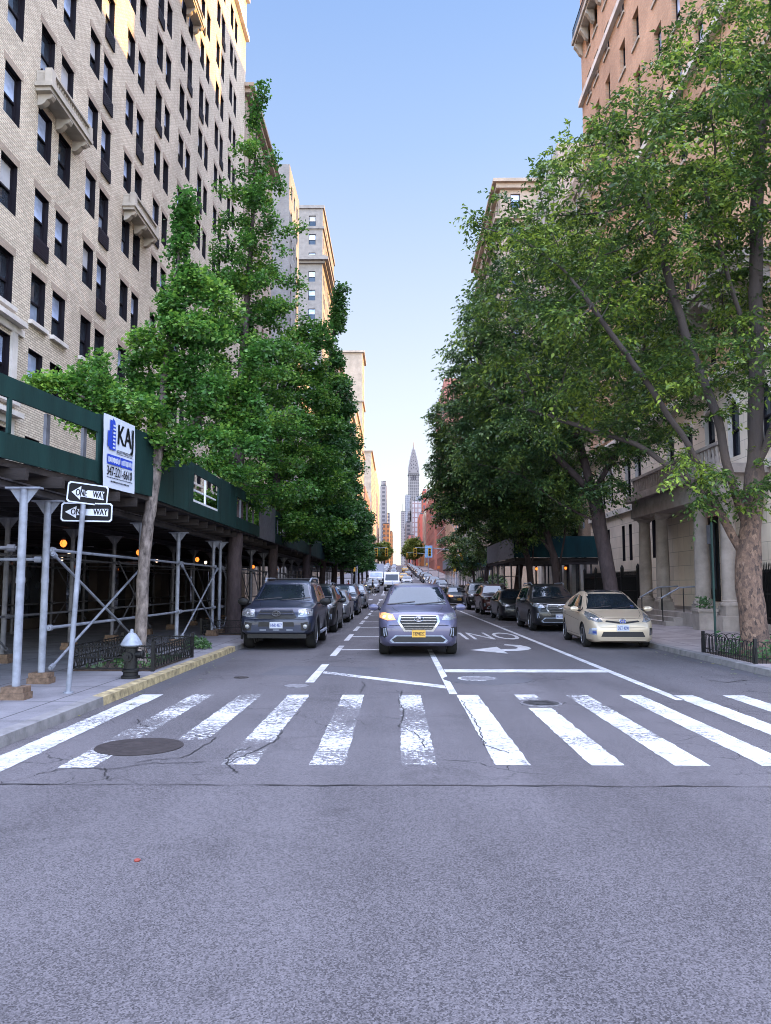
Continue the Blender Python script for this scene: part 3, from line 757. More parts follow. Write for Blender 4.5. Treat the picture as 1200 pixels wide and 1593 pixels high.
# ------------------------------------------------------------------ the cream brick hotel on the west side
def hotel():
    y0, y1, fx, h = 15.0, 63.0, FL, 57.0
    root = tag(empty('hotel_block', (fx - 10, 39, 0)), 'tall cream brick apartment hotel with stone balconies above the green sidewalk shed', 'building')
    O = Vector((fx - 10, 39, 0))
    cols = [(19.2, 20.2, 'A'), (24.0, 25.1, 'A'), (26.4, 27.5, 'B'), (28.1, 29.2, 'C'), (30.7, 31.75, 'D'), (32.2, 33.25, 'E')]
    base = 35.0
    for p in range(6):
        cols += [(base + p * 4.38, base + p * 4.38 + 1.02, 'F'), (base + 1.55 + p * 4.38 + (.05 if p % 2 else 0), base + 2.55 + p * 4.38, 'G' if p % 2 else 'g')]
    cols = [c for c in cols if c[1] < 62.2]
    sills = [4.86, 7.93] + [10.75 + 3.07 * k for k in range(15)]
    hh = []; pan = {}
    for (a, e, t) in cols:
        for k, s in enumerate(sills):
            dz = -.08 if t == 'E' else 0   # some columns sit a little higher
            if t in 'FGg': dz = .1
            H = (1.72 if k > 1 else 1.85)
            q = (a, e, s + dz, s + dz + H); hh.append(q)
            if k > 1 and ((t == 'B' and k % 2 == 1) or t == 'E' or (t == 'A' and k > 5 and k % 2 == 0) or (t == 'F' and int(a) % 3 == 0 and k % 2) or (t == 'g' and k % 3 == 0)):
                pan[(round(a, 2), k)] = 1
    sk = {round(q[0], 2): {} for q in hh}
    b = MB().use(M['brick_cream'])
    gh = [(y0 + 1.5 + i * 4.6, y0 + 4.6 + i * 4.6, .5, 3.0) for i in range(10)]
    wall(b, 'x', fx, y0, y1, 4.2, h, hh, 1, .16, jamb=M['frame_d'])
    b.use(M['brown']); wall(b, 'x', fx, y0, y1, -.3, 4.2, gh, 1, .4)
    b.use(M['brick_cream'])
    wall(b, 'y', y0, fx - 20, fx, -.3, h, [], -1); wall(b, 'y', y1, fx - 20, fx, -.3, h, [], 1); wall(b, 'x', fx - 20, y0, y1, -.3, h, [], -1)
    b.use(M['brick_tan'])
    for a, e, za, zb in hh:
        if za > 9: b.box(fx - .02, fx + .012, a - .12, e + .12, zb + .003, zb + .26)
    b.v = [tuple(Vector(v) - O) for v in b.v]; b.build('wall', parent=root)
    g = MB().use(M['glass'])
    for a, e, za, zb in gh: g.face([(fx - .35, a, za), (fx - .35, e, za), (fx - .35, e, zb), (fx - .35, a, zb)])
    g.v = [tuple(Vector(v) - O) for v in g.v]; g.build('shop_glazing', parent=root)
    hl = [(a - O.y, e - O.y, za, zb) for a, e, za, zb in hh]
    def panels(q):
        a = round(q[0] + O.y, 2)
        k = min(range(len(sills)), key=lambda i: abs(sills[i] - q[2] + (.2 if True else 0)))
        return .62 if (a, k) in pan else 0
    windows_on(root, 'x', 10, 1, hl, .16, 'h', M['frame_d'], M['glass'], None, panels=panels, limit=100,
               order=lambda q: (abs(q[0] + O.y - 26) * 1.0 + max(0, q[2] - 30) * 2 + (60 if q[0] + O.y < 22 else 0)))
    # thin stone bands, sills of the low storeys, window surrounds
    for (za, zb, pr, ye) in ((9.95, 10.17, .10, 25.9), (4.0, 4.35, .18, y1), (47.5, 47.9, .3, y1), (51, 51.4, .3, y1)):
        t = MB().use(M['stone_w']); t.box(fx - .05, fx + pr, y0, ye, za, zb)
        t.v = [tuple(Vector(v) - O) for v in t.v]; t.build('string_course', parent=root)
    for (a, e, tt) in cols:
        ss = sills[:2] if tt == 'A' else []
        for s in ss:
            t = MB().use(M['stone_w'])
            t.box(fx - .05, fx + .09, a - .38, a - .02, s - .25, s + 2.0); t.box(fx - .05, fx + .09, e + .02, e + .38, s - .25, s + 2.0)
            t.box(fx - .05, fx + .09, a - .38, e + .38, s + 2.003, s + 2.25); t.box(fx - .05, fx + .32, a - .55, e + .55, s + 2.253, s + 2.42)
            t.box(fx - .05, fx + .22, a - .45, e + .45, s - .42, s - .253)
            t.v = [tuple(Vector(v) - O) for v in t.v]; t.build('window_surround', parent=root)
        s = sills[2] if tt in 'ABCDE' else sills[1]
        dz = -.08 if tt == 'E' else .1 if tt in 'FGg' else 0
        t = MB().use(M['stone_w']); t.box(fx - .05, fx + .15, a - .12, e + .12, s + dz - .15, s + dz - .003)
        t.v = [tuple(Vector(v) - O) for v in t.v]; t.build('window_sill', parent=root)
    # brick headers over windows, a shade paler
    pass
    # balconies on scrolled brackets
    for (ya, yb, z) in ((26.0, 29.8, 19.05), (34.9, 38.6, 19.1), (42.9, 46.8, 36.6)):
        b = MB().use(M['stone'])
        b.box(fx + .01, fx + .62, ya, yb, z, z + .16); b.box(fx + .01, fx + .55, ya + .08, yb - .08, z - .14, z - .002)
        for yy in (ya + .18, yb - .18): b.box(fx + .36, fx + .60, yy - .16, yy + .16, z + .16, z + .66)
        b.box(fx + .38, fx + .58, ya + .34, yb - .34, z + .16, z + .25); b.box(fx + .36, fx + .60, ya + .34, yb - .34, z + .54, z + .63)
        for yy in (ya + .18, yb - .18):
            b.box(fx + .01, fx + .36, yy - .06, yy + .06, z + .54, z + .63); b.box(fx + .01, fx + .36, yy - .05, yy + .05, z + .161, z + .539)
        n = int((yb - ya) / .22)
        for i in range(n):
            yy = ya + .42 + (yb - ya - .84) * i / (n - 1)
            b.lathe([(.035, z + .25), (.065, z + .32), (.035, z + .40), (.055, z + .48), (.04, z + .54)], (fx + .48, yy, 0), 8)
        for yy in (ya + .4, (ya + yb) / 2, yb - .4):
            prof = [(0, -.14), (.52, -.14), (.54, -.22), (.46, -.32), (.34, -.34), (.26, -.46), (.14, -.54), (0, -.56)]
            b.prism(prof, frame((fx + .01, yy + .13, z), (1, 0, 0), (0, 0, 1)), .26)
        b.v = [tuple(Vector(v) - O) for v in b.v]; b.build('balcony', parent=root, smooth=True)
    return root
hotel()
# ------------------------------------------------------------------ red brick apartment house with a limestone base and portico, east side
def arch_poly(w, h, n=10):
    r = w / 2
    return [(-r, 0), (r, 0), (r, h - r)] + [(r * math.cos(t), h - r + r * math.sin(t)) for t in np.linspace(0, math.pi, n)[1:-1]] + [(-r, h - r)]

def red_house():
    y0, y1, fx, h = 17.5, 50.5, FR, 47.0
    O = Vector((fx + 10, 34, 0))
    root = tag(empty('apartment_house', O), 'red brick apartment house with pale limestone base, columned portico and arched windows', 'building')
    def done(b, name, **k):
        b.v = [tuple(Vector(v) - O) for v in b.v]; return b.build(name, parent=root, **k)
    ys = [20.2, 22.6, 25.0, 28.6, 31.0, 33.4, 35.8, 39.0, 41.4, 44.4, 46.8, 48.6]
    fl = [10.3 + 3.25 * k for k in range(11)]
    hh = [(y - .52, y + .52, z, z + 1.75) for y in ys for z in fl]
    low = [(y - .27, y + .27, 2.95, 4.87) for y in (42.0, 43.3, 46.3, 48.2, 38.2)] + [(y - .5, y + .5, 2.9, 4.9) for y in (19.6, 22.4)]
    ay = [19.8, 22.4, 26.4, 28.9, 31.1, 33.4, 35.6, 40.4, 42.2, 45.6, 47.4]
    ar = [(y - .5, y + .5, 6.35, 8.5) for y in ay]
    door = [(30.6, 32.6, 1.0, 4.4)]
    b = MB().use(M['brick_red']); wall(b, 'x', fx, y0, y1, 9.35, h, hh, -1, .22)
    wall(b, 'y', y1, fx, fx + 20, -.3, h, [], 1); wall(b, 'y', y0, fx, fx + 20, -.3, h, [], -1); wall(b, 'x', fx + 20, y0, y1, -.3, h, [], 1)
    b.use(M['lime_block']); wall(b, 'x', fx - .12, y0, y1, -.3, 9.2, low + ar + door, -1, .2, jamb=M['stone_w'])
    b.use(M['frame_d'])
    for a, e, za, zc in low:
        for ua, ub in ((a + .001, a + .006), (e - .006, e - .001)): b.box(fx - .116, fx + .05, ua, ub, za + .002, zc - .002)
        b.box(fx - .116, fx + .05, a + .007, e - .007, zc - .008, zc - .003)
    b.use(M['brick_red'])
    done(b, 'wall')
    # arched heads set into the second-storey openings
    for y in ay:
        b = MB().use(M['stone_w']); pts = [(math.cos(t) * .5, math.sin(t) * .5) for t in np.linspace(0, math.pi, 11)]
        for sg in (-1, 1):
            q = [p for p in pts if p[0] * sg >= -1e-6]
            q = sorted(q, key=lambda p: p[1])
            poly = [(sg * .499, .499)] + ([(p[0] * .998, p[1] * .998) for p in q] if True else [])
            b.prism(poly if sg > 0 else poly[::-1], frame((fx - .119, y, 8.0), (0, -1, 0), (0, 0, 1)), -.2) if False else b.prism(poly, frame((fx - .02, y, 8.0), (0, 1, 0), (0, 0, 1)), .0999 * -1)
        b.use(M['stone_w'])
        for i in range(10):
            a0, a1 = math.pi * i / 10, math.pi * (i + 1) / 10
            b.prism([(math.cos(a0) * .52, math.sin(a0) * .52), (math.cos(a0) * .68, math.sin(a0) * .68), (math.cos(a1) * .68, math.sin(a1) * .68), (math.cos(a1) * .52, math.sin(a1) * .52)],
                    frame((fx - .122, y, 8.0), (0, 1, 0), (0, 0, 1)), -.06)
        done(b, 'arch_trim')
    rel = lambda hs: [(a - O.y, e - O.y, za, zc) for a, e, za, zc in hs]
    windows_on(root, 'x', fx - O.x, -1, rel(hh), .22, 'r', M['frame_d'], M['glass'], M['stone'], limit=70, order=lambda q: -q[0] * .2 + abs(q[2] - 14) * .1)
    windows_on(root, 'x', fx - .12 - O.x, -1, rel(low + ar), .17, 'rl', M['frame_d'], M['glass'])
    d = MB().use(M['black']); d.box(fx + .2, fx + .3, 30.6, 31.59, 1.0, 4.4); d.box(fx + .2, fx + .3, 31.61, 32.6, 1.0, 4.4)
    d.use(M['glass']); d.box(fx + .17, fx + .199, 30.75, 31.45, 1.5, 4.1); d.box(fx + .17, fx + .199, 31.75, 32.45, 1.5, 4.1)
    done(d, 'door')
    # mouldings
    t = MB().use(M['stone_w'])
    for (pr, za, zc) in ((.22, 9.2, 9.33), (.5, 9.332, 9.55), (.34, 9.552, 9.75), (.24, 5.55, 5.85)):
        t.box(fx - pr, fx + .02, y0 - .1, y1 + .1, za, zc)
    t.use(M['stone_g']); t.box(fx - .3, fx - .1, y0, y1, -.1, .75)
    t.use(M['stone_w'])
    for (pr, za, zc) in ((.3, 23.1, 23.45), (.25, 33.6, 34.0), (.45, 44.8, 45.4), (1.1, 45.402, 45.9)): t.box(fx - pr, fx + .02, y0 - .1, y1 + .1, za, zc)
    done(t, 'stone_trim')
    # projecting balconies on brackets, one low and two high at the corner
    for (ya, yb, z, pr) in ((25.6, 39.8, 12.6, 1.15), (45.0, 50.6, 38.0, .62), (42.0, 50.9, 27.0, .4)):
        b = MB().use(M['stone_g'] if z < 20 else M['stone']); b.box(fx - pr, fx - .01, ya, yb, z, z + .28); b.box(fx - pr + .12, fx - .01, ya + .1, yb - .1, z - .2, z - .002)
        n = int((yb - ya) / 1.6)
        for i in range(n + 1):
            yy = ya + .4 + (yb - ya - .8) * i / n
            b.prism([(0, -.2), (pr * .85, -.2), (pr * .88, -.4), (pr * .6, -.6), (pr * .3, -.95), (0, -1.05)], frame((fx - .01, yy - .14, z), (-1, 0, 0), (0, 0, 1)), .28)
        b.use(M['black'])
        b.box(fx - pr + .06, fx - pr + .1, ya + .1, yb - .1, z + 1.0, z + 1.05)
        for i in range(int((yb - ya) / .14)): b.box(fx - pr + .07, fx - pr + .09, ya + .1 + i * .14, ya + .12 + i * .14, z + .28, z + 1.0)
        for i in range(int(pr / .14)): b.box(fx - pr + .1 + i * .14, fx - pr + .12 + i * .14, yb - .1, yb - .08, z + .28, z + 1.02)
        done(b, 'balcony')
    # portico
    p = MB().use(M['stone_g'])
    p.box(10.75, fx - .13, 26.3, 36.9, -.1, .62)
    for i, (xa, z) in enumerate(((10.4, .30), (10.1, .15))): p.box(xa, 10.749 if i == 0 else 10.399, 29.9, 33.0, -.1, z + .13)
    done(p, 'steps')
    for y in (26.9, 29.3, 33.6, 35.9):
        c = MB().use(M['stone_g']); c.box(10.98, 11.62, y - .32, y + .32, .62, .95)
        c.lathe([(.36, .95), (.37, 1.0), (.36, 1.06), (.30, 1.08), (.31, 1.12), (.275, 1.15), (.275, 2.4), (.235, 4.35), (.25, 4.38), (.24, 4.42), (.3, 4.5), (.34, 4.56)], (11.3, y, 0), 24)
        c.box(10.93, 11.67, y - .37, y + .37, 4.56, 4.66); done(c, 'column', smooth=True, ang=40)
    e = MB().use(M['stone_g'])
    e.box(10.85, fx - .13, 26.4, 36.4, 4.66, 5.05); e.box(10.9, fx - .13, 26.45, 36.35, 5.052, 5.38); e.box(10.62, fx - .13, 26.2, 36.6, 5.382, 5.6); e.box(10.72, fx - .13, 26.3, 36.5, 5.602, 5.72)
    n = 30
    for i in range(n): e.lathe([(.05, 5.72), (.09, 5.9), (.05, 6.1), (.08, 6.3), (.05, 6.36)], (10.95, 26.7 + 9.4 * i / (n - 1), 0), 8)
    e.box(10.85, 11.05, 26.45, 36.35, 6.36, 6.48); done(e, 'entablature', smooth=True)
    for y in (30.2, 32.7):
        r = MB().use(M['galv']); r.tube([(10.05, y, 1.15), (10.75, y, 1.55), (11.6, y, 1.6)], .03, 8)
        r.use(M['black']); r.tube([(10.1, y, .28), (10.1, y, 1.17)], .02, 6); r.tube([(10.9, y, .62), (10.9, y, 1.55)], .02, 6)
        done(r, 'handrail', smooth=True)
    return root
red_house()

def iron_fence(y0, y1, x, label, z1=2.25):
    root = tag(empty('iron_fence', (x, (y0 + y1) / 2, .13)), label, 'fence'); O = Vector(root.location)
    b = MB().use(M['black'])
    for z in (.62, z1 - .22, 1.35): b.box(x - .02, x + .02, y0, y1, z, z + .05)
    n = int((y1 - y0) / .11)
    for i in range(n + 1):
        y = y0 + (y1 - y0) * i / n; b.box(x - .012, x + .012, y - .012, y + .012, .46, z1)
        b.mesh([(x - .02, y, z1), (x + .02, y, z1), (x, y - .02, z1), (x, y + .02, z1), (x, y, z1 + .12)], [(0, 2, 4), (2, 1, 4), (1, 3, 4), (3, 0, 4)])
    b.v = [tuple(Vector(v) - O) for v in b.v]; b.build('railing', parent=root)
    b = MB().use(M['black']); b.box(x + .10, x + .14, y0, y1, .46, z1 - .12)
    b.v = [tuple(Vector(v) - O) for v in b.v]; b.build('backing_panel', parent=root)
    b = MB().use(M['stone_g']); b.box(x - .14, x + .2, y0 - .1, y1 + .1, .12, .46)
    b.v = [tuple(Vector(v) - O) for v in b.v]; b.build('stone_plinth', parent=root)
    n = int((y1 - y0) / 2.2)
    for i in range(n + 1):
        y = y0 + (y1 - y0) * i / n; b = MB().use(M['black']); b.box(x - .07, x + .07, y - .07, y + .07, .46, z1 + .2); b.lathe([(.09, z1 + .2), (.09, z1 + .26), (.02, z1 + .4)], (x, y, 0), 8)
        b.v = [tuple(Vector(v) - O) for v in b.v]; b.build('post', parent=root)
iron_fence(14, 26.0, 11.35, 'black iron fence behind the big flaking tree, before the limestone base')
iron_fence(37.2, 47.6, 11.35, 'black iron fence between the portico and the teal sidewalk shed')
b = MB().use(M['stone_g'])
t = tag(empty('planter_block', (10.55, 27.3, .13)), 'grey stone block standing at the foot of the near portico column', 'planter')
b.box(-.3, .3, -.3, .3, 0, .62); b.box(-.34, .34, -.34, .34, .622, .72); b.build('block', parent=t)
b = MB().use(M['shrub']); r5 = random.Random(2)
for i in range(120):
    a = r5.uniform(0, 6.28); rr = r5.uniform(0, .28); z = .72 + r5.uniform(0, .4); q = Vector((rr * math.cos(a), rr * math.sin(a), z)); d = Vector((r5.gauss(0, 1), r5.gauss(0, 1), r5.gauss(0, .6))).normalized() * .07; w = d.orthogonal().normalized() * .03
    b.face([q - d, q - w, q + d, q + w])
b.build('foliage', parent=t)

# ------------------------------------------------------------------ the other blocks along the avenue
S = simple_block
M['stone_p'] = mat('weathered_beige_stone', (.205, .185, .17), .8, var=.25, scale=1.2)
S('apartment_block', 'pale stone apartment block just beyond the cream brick hotel, half hidden by trees', -1, 63.4, 78, 43.5, M['brick_tan'], 12, 2.6, 1.15, 1.6, cornice=[(.5, -.6, -.2), (.8, -.198, .1)], limit=60)
S('apartment_block', 'grey slab topped block at the second street corner with a blank side wall', -1, 90.5, 100, 51.5, M['brick_grey'], 14, 2.6, 1.2, 1.7, limit=40)
S('apartment_block', 'low tan block hidden behind the street trees on the west side', -1, 100.3, 132, 30, M['brick_tan'], 8, 2.8, 1.2, 1.7, limit=40)
c_ = S('corner_tower', 'tall pale stone tower with a heavy carved cornice rising behind the ginkgo trees', -1, 133, 158, 66, M['stone_p'], 18, 2.6, 1.2, 1.9, cornice=[(.5, -10.5, -10.1), (1.1, -10.098, -9.6), (.6, -9.598, -9.1), (.25, -4.2, -3.8), (.25, -.5, .05)], limit=60, win='both')
S('apartment_block', 'golden lit brick block far along the west side', -1, 171, 238, 48, M['brick_tan'], 14, 3, 1.3, 1.8, cornice=[(.7, -.6, .1)], limit=40)
S('apartment_block', 'orange lit narrow tower above the far ginkgo crowns', -1, 300, 318, 84, M['brick_tan'], 24, 3, 1.5, 1.9, limit=60, cornice=[(.8, -.6, .1), (.6, -20, -19.4), (.6, -40, -39.4)])
S('apartment_block', 'tan block stepping down beside the orange tower in the west row', -1, 252, 299, 52, M['brick_tan'], 15, 3.2, 1.4, 1.9, limit=30, cornice=[(.5, -.6, .1)])
S('apartment_block', 'pale brick block behind the teal shed, white window frames on its low floors', 1, 51.0, 65.8, 30, M['brick_tan'], 9, 2.6, 1.25, 1.8, limit=60, fm=M['frame_w'], key='w', gm=M['glass_b'], basem=M['stone_w'], depth=12)
S('apartment_block', 'taller set back pale block hidden by the east row trees', 1, 66.0, 78.8, 40, M['stone'], 12, 2.6, 1.25, 1.8, limit=40, fx=14.2, depth=12)
S('apartment_block', 'tan corner block with an ornate stepped cornice above the leaning tree', 1, 91, 117, 49.5, M['brick_tan'], 14, 2.6, 1.15, 1.8, limit=60, win='both', cornice=[(.9, -.5, -.1), (.5, -1.1, -.502), (.4, -5.4, -5.0), (.7, -4.998, -4.7), (.35, -12, -11.6)])
S('apartment_block', 'mid height pale block behind the far east side shed', 1, 117.3, 158, 28, M['stone'], 8, 2.8, 1.3, 1.8, limit=30)
S('apartment_block', 'tall red brick slab with white sills on the east side, its end wall bright', 1, 198, 239, 50, M['brick_rose'], 16, 2.6, 1.7, 1.6, limit=100, sill=M['stone_w'], key='rs', base_h=6)
S('apartment_block', 'low dark block beside the tall red slab on the east side', 1, 171, 197.5, 20, M['brick_red'], 5, 2.8, 1.3, 1.8, limit=20)
S('apartment_block', 'low red brick row past the tall red slab on the east side', 1, 252, 319, 27, M['brick_rose'], 7, 3.2, 1.4, 1.8, limit=20)
S('apartment_block', 'far pale row closing the east side before the orange brick house', 1, 332, 344, 22, M['brick_tan'], 6, 3.2, 1.4, 1.8, limit=12)
S('apartment_block', 'far brick row beyond the orange narrow tower, west side', -1, 332, 401, 34, M['brick_rose'], 9, 3.2, 1.4, 1.8, limit=20)
S('apartment_block', 'golden lit far block rising over the last green crowns, west side', -1, 414, 483, 61, M['brick_tan'], 17, 3.4, 1.5, 1.9, limit=20, cornice=[(.8, -.6, .1)])
S('apartment_block', 'orange lit far block touching the grey west tower', -1, 500, 640, 64, M['brick_red'], 18, 3.6, 1.6, 1.9, limit=20)

def facade_grid(name, wallc, winc, w, h, ww, wh, metal=0):
    """far facades: a few-pixel window grid as surface pattern"""
    m = bpy.data.materials.new(name); nt, nd, lk, b = nodes(m)
    vec, obj = wall_vec(nt)
    br = N(nt, 'ShaderNodeTexBrick', Scale=1.0, offset=0.0); lk.new(vec, br.inputs['Vector'])
    br.inputs['Color1'].default_value = c4(winc); br.inputs['Color2'].default_value = c4(sc(winc, .6)); br.inputs['Mortar'].default_value = c4(wallc)
    br.inputs['Brick Width'].default_value = w; br.inputs['Row Height'].default_value = h; br.inputs['Mortar Size'].default_value = min(w - ww, h - wh) / 2
    nz = N(nt, 'ShaderNodeTexNoise', Scale=.08, Detail=4); lk.new(obj, nz.inputs['Vector'])
    mr = N(nt, 'ShaderNodeMapRange'); mr.inputs['To Min'].default_value = .75; mr.inputs['To Max'].default_value = 1.2; lk.new(nz.outputs['Fac'], mr.inputs[0])
    mx = N(nt, 'ShaderNodeVectorMath', operation='SCALE'); lk.new(br.outputs['Color'], mx.inputs[0]); lk.new(mr.outputs[0], mx.inputs['Scale'])
    lk.new(mx.outputs[0], b.inputs['Base Color']); b.inputs['Roughness'].default_value = .6
    return m
FG = {'red': facade_grid('far_red_facade', (.30, .05, .03), (.10, .05, .06), 3, 3.2, 1.6, 1.8), 'pink': facade_grid('far_pink_facade', (.26, .09, .08), (.14, .09, .11), 3, 3.2, 1.6, 1.8),
      'tan': facade_grid('far_tan_facade', (0.231, 0.165, 0.110), (.12, .1, .1), 3, 3.2, 1.5, 1.8), 'grid': facade_grid('far_window_grid', (.17, .11, .11), (.36, .35, .37), 2.9, 3.9, 2.0, 2.6),
      'grey': facade_grid('far_grey_facade', (.17, .145, .145), (.07, .06, .07), 4, 3.6, 2, 2), 'glass': facade_grid('far_glass_facade', (.20, .195, .215), (.12, .12, .15), 3, 4, 2.2, 2.6),
      'orange': facade_grid('far_orange_facade', (.36, .13, .04), (.15, .08, .05), 3, 3.2, 1.6, 1.8), 'cream': facade_grid('far_cream_facade', (0.303, 0.248, 0.182), (.3, .24, .2), 4, 4, .8, 1.6)}
def far_tower(px0, px1, py, D, m, label, dep=40, steps=(), crown=0, clutter=True):
    """tower at distance D whose street corner, width and height were measured off the picture"""
    x0, zt = AT(px0, py, D); x1, _ = AT(px1, py, D); zg = gz(D) - 2
    root = tag(empty('far_building', ((x0 + x1) / 2, D + dep / 2, zg)), label, 'building'); O = Vector(root.location)
    b = MB().use(m); b.box(x0, x1, D, D + dep, zg, zt)
    b.v = [tuple(Vector(v) - O) for v in b.v]; b.build('wall', parent=root)
    r = MB().use(M['roof']); r.box(x0 + .5, x1 - .5, D + .5, D + dep - .5, zt, zt + .8)
    w = x1 - x0
    for (a, e, hh) in steps: r.use(m); r.box(x0 + w * a, x0 + w * e, D + 3, D + dep * .6, zt + .8, zt + hh)
    r.v = [tuple(Vector(v) - O) for v in r.v]; r.build('roof', parent=root)
far_tower(668, 677, 794, 300, FG['pink'], 'pink brick building right of the cream slab, far up the avenue', 60)
far_tower(661, 669, 795, 380, FG['cream'], 'tall narrow cream blank wall beside the pink building', 30)
far_tower(653, 664, 800, 420, FG['red'], 'bright red far building with a stepped roof', 40, steps=((.55, 1, 14),))
far_tower(654, 661, 845, 345, FG['orange'], 'low orange brick house among the far east side row', 30)
far_tower(646, 656, 838, 400, FG['red'], 'deep red low building right of the far tree', 40)
far_tower(642, 663, 780, 640, FG['grid'], 'building with a bold white window grid before the spired skyscraper', 50)
far_tower(648, 664, 772, 1350, FG['glass'], 'blue grey glass slab behind the white window grid', 60)
far_tower(631, 639, 770, 1500, FG['glass'], 'pale blue glass slab left of the spired skyscraper', 60)
far_tower(624, 631, 796, 1250, FG['grey'], 'grey tower with a thin mast edging the bright gap', 60, steps=((.4, .46, 14),))
far_tower(632, 643, 812, 720, FG['grey'], 'grey stepped building in front of the blue glass slab', 50, steps=((.3, 1, 10), (.6, 1, 22)))
far_tower(636, 645, 833, 520, FG['pink'], 'small pink building above the far crossing tree', 40)
far_tower(626, 634, 822, 900, FG['grey'], 'slim mauve building below the masted tower', 60)
far_tower(664, 671, 768, 700, FG['tan'], 'brown tower with rounded top beside the tall red slab', 40, steps=((.2, .8, 6),))
far_tower(671, 678, 762, 560, FG['pink'], 'pink far tower touching the tall red slab', 40)
far_tower(592, 602, 756, 700, FG['grey'], 'grey tower on the west side beyond the golden facades', 60, steps=((.15, .85, 5),))
far_tower(601, 607, 799, 800, FG['grey'], 'slim dark tower behind the grey west tower', 60)
far_tower(596, 606, 815, 560, FG['orange'], 'orange brick building low in front of the grey west tower', 60)
far_tower(604, 611, 827, 700, FG['orange'], 'low orange building closing the west row', 80)

# ------------------------------------------------------------------ the spired skyscraper
def skyscraper():
    D = 1834.0; x, zt = AT(643.5, 688, D); s = D / 1230.0
    root = tag(empty('spired_skyscraper', (x, D, gz(D))), 'grey art deco skyscraper with tiered arched crown and needle spire', 'tower')
    z = lambda py: zt - (py - 688) * s * 1.0 - gz(D)
    st = facade_grid('skyscraper_stone', (.185, .165, .165), (.07, .062, .07), 4.5, 3.6, 1.8, 2.4); cr = mat('crown_steel', (.15, .135, .14), .5, .2); dk = mat('crown_dark', (.035, .03, .038), .6)  # dk: dark tone of the crown's triangular windows and arch
    b = MB().use(st)
    for (w, za, zb) in ((36, -2, z(800)), (26, z(800) + .1, z(776)), (25, z(776) + .2, z(738)), (26.5, z(757), z(755)), (27.5, z(741), z(739))):
        b.box(-w / 2, w / 2, -w / 2, w / 2, za, zb)
    for u in (-9.5, -6, -2.2, 2.2, 6, 9.5): b.box(u - .5, u + .5, -13.0, -12.4, z(800), z(741))
    b.build('shaft', parent=root)
    # crown: arches stacked and narrowing
    b = MB().use(cr); tiers = [(738, 24.5, 18), (731, 21, 15), (725, 18, 13), (719.5, 15, 11.5), (714.5, 12, 10), (710, 9, 9)]
    tiers = [(738, 25.5, 22), (731.5, 22.5, 19), (725, 19.5, 18), (718.5, 16, 17), (712.5, 12.3, 16), (707, 8.5, 15)]
    for i, (py, w, hh) in enumerate(tiers):
        n = 12; za = z(py)
        poly = [(-w / 2, -6), (w / 2, -6)] + [(w / 2 * math.cos(t), hh * .78 * math.sin(t)) for t in np.linspace(0, math.pi, n)]
        b.use(cr); b.prism(poly, frame((0, w / 2, za), (1, 0, 0), (0, 0, 1)), w)
        b.prism(poly, frame((-w / 2, 0, za), (0, 1, 0), (0, 0, 1)), w)
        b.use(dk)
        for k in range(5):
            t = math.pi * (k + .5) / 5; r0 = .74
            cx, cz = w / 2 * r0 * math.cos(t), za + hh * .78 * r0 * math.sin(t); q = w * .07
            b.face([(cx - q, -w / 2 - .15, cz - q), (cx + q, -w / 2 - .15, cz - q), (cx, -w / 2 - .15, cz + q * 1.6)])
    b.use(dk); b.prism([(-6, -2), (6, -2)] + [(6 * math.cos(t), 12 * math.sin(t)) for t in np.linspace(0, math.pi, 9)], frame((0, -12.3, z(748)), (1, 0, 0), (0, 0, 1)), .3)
    b.build('crown', parent=root)
    b = MB().use(cr); b.lathe([(4.2, z(708)), (2.9, z(703)), (1.9, z(698)), (1.2, z(693)), (.7, z(688))], (0, 0, 0), 8); b.build('spire', parent=root)
skyscraper()
# ------------------------------------------------------------------ sidewalk sheds
def rel(b, O):
    b.v = [tuple(Vector(v) - O) for v in b.v]; return b

def parapet_piece(root, O, p0, p1, z0, z1, m, kind='solid', t=.04):
    """one plywood piece of a parapet from p0 to p1 (plan points)"""
    p0 = Vector((p0[0], p0[1], 0)); p1 = Vector((p1[0], p1[1], 0)); d = (p1 - p0); L = d.length; d.normalize()
    n = Vector((d.y, -d.x, 0))
    b = MB().use(m)
    def bx(u0, u1, za, zb, off=0, th=t):
        a = p0 + d * u0 + n * off; e = p0 + d * u1 + n * off
        q = [a, e, e - n * th, a - n * th]
        b.mesh([(v.x, v.y, za) for v in q] + [(v.x, v.y, zb) for v in q], [(0, 3, 2, 1), (4, 5, 6, 7), (0, 1, 5, 4), (1, 2, 6, 5), (2, 3, 7, 6), (3, 0, 4, 7)])
    if kind == 'solid':
        bx(0, L, z0, z1)
        k = 1
        while k * 1.22 < L: bx(k * 1.22 - .006, k * 1.22 + .006, z0, z1, .002, .003); k += 1
    elif kind == 'open':
        bx(0, L, z0, z0 + .36); bx(0, L, z1 - .30, z1)
        bx(.0, .07, z0 + .361, z1 - .301, .01)
        b.use(M['galv_d'])
        k = 1
        while k * 1.1 < L: bx(k * 1.1 - .05, k * 1.1 + .05, z0 + .361, z1 - .301, -.06, .05); k += 1
    elif kind == 'window':
        bx(0, .45, z0, z1); bx(L - .3, L, z0, z1); bx(.451, L - .301, z0, z0 + .28); bx(.451, L - .301, z1 - .24, z1)
        b.use(M['frame_w']); bx(.451, L - .301, z0 + .281, z0 + .34, -.02); bx((L + .1) / 2 - .03, (L + .1) / 2 + .03, z0 + .341, z1 - .241, -.02)
        bx(.451, L - .301, (z0 + z1) / 2 - .02, (z0 + z1) / 2 + .02, -.07)
    rel(b, O).build('parapet_panel', parent=root)

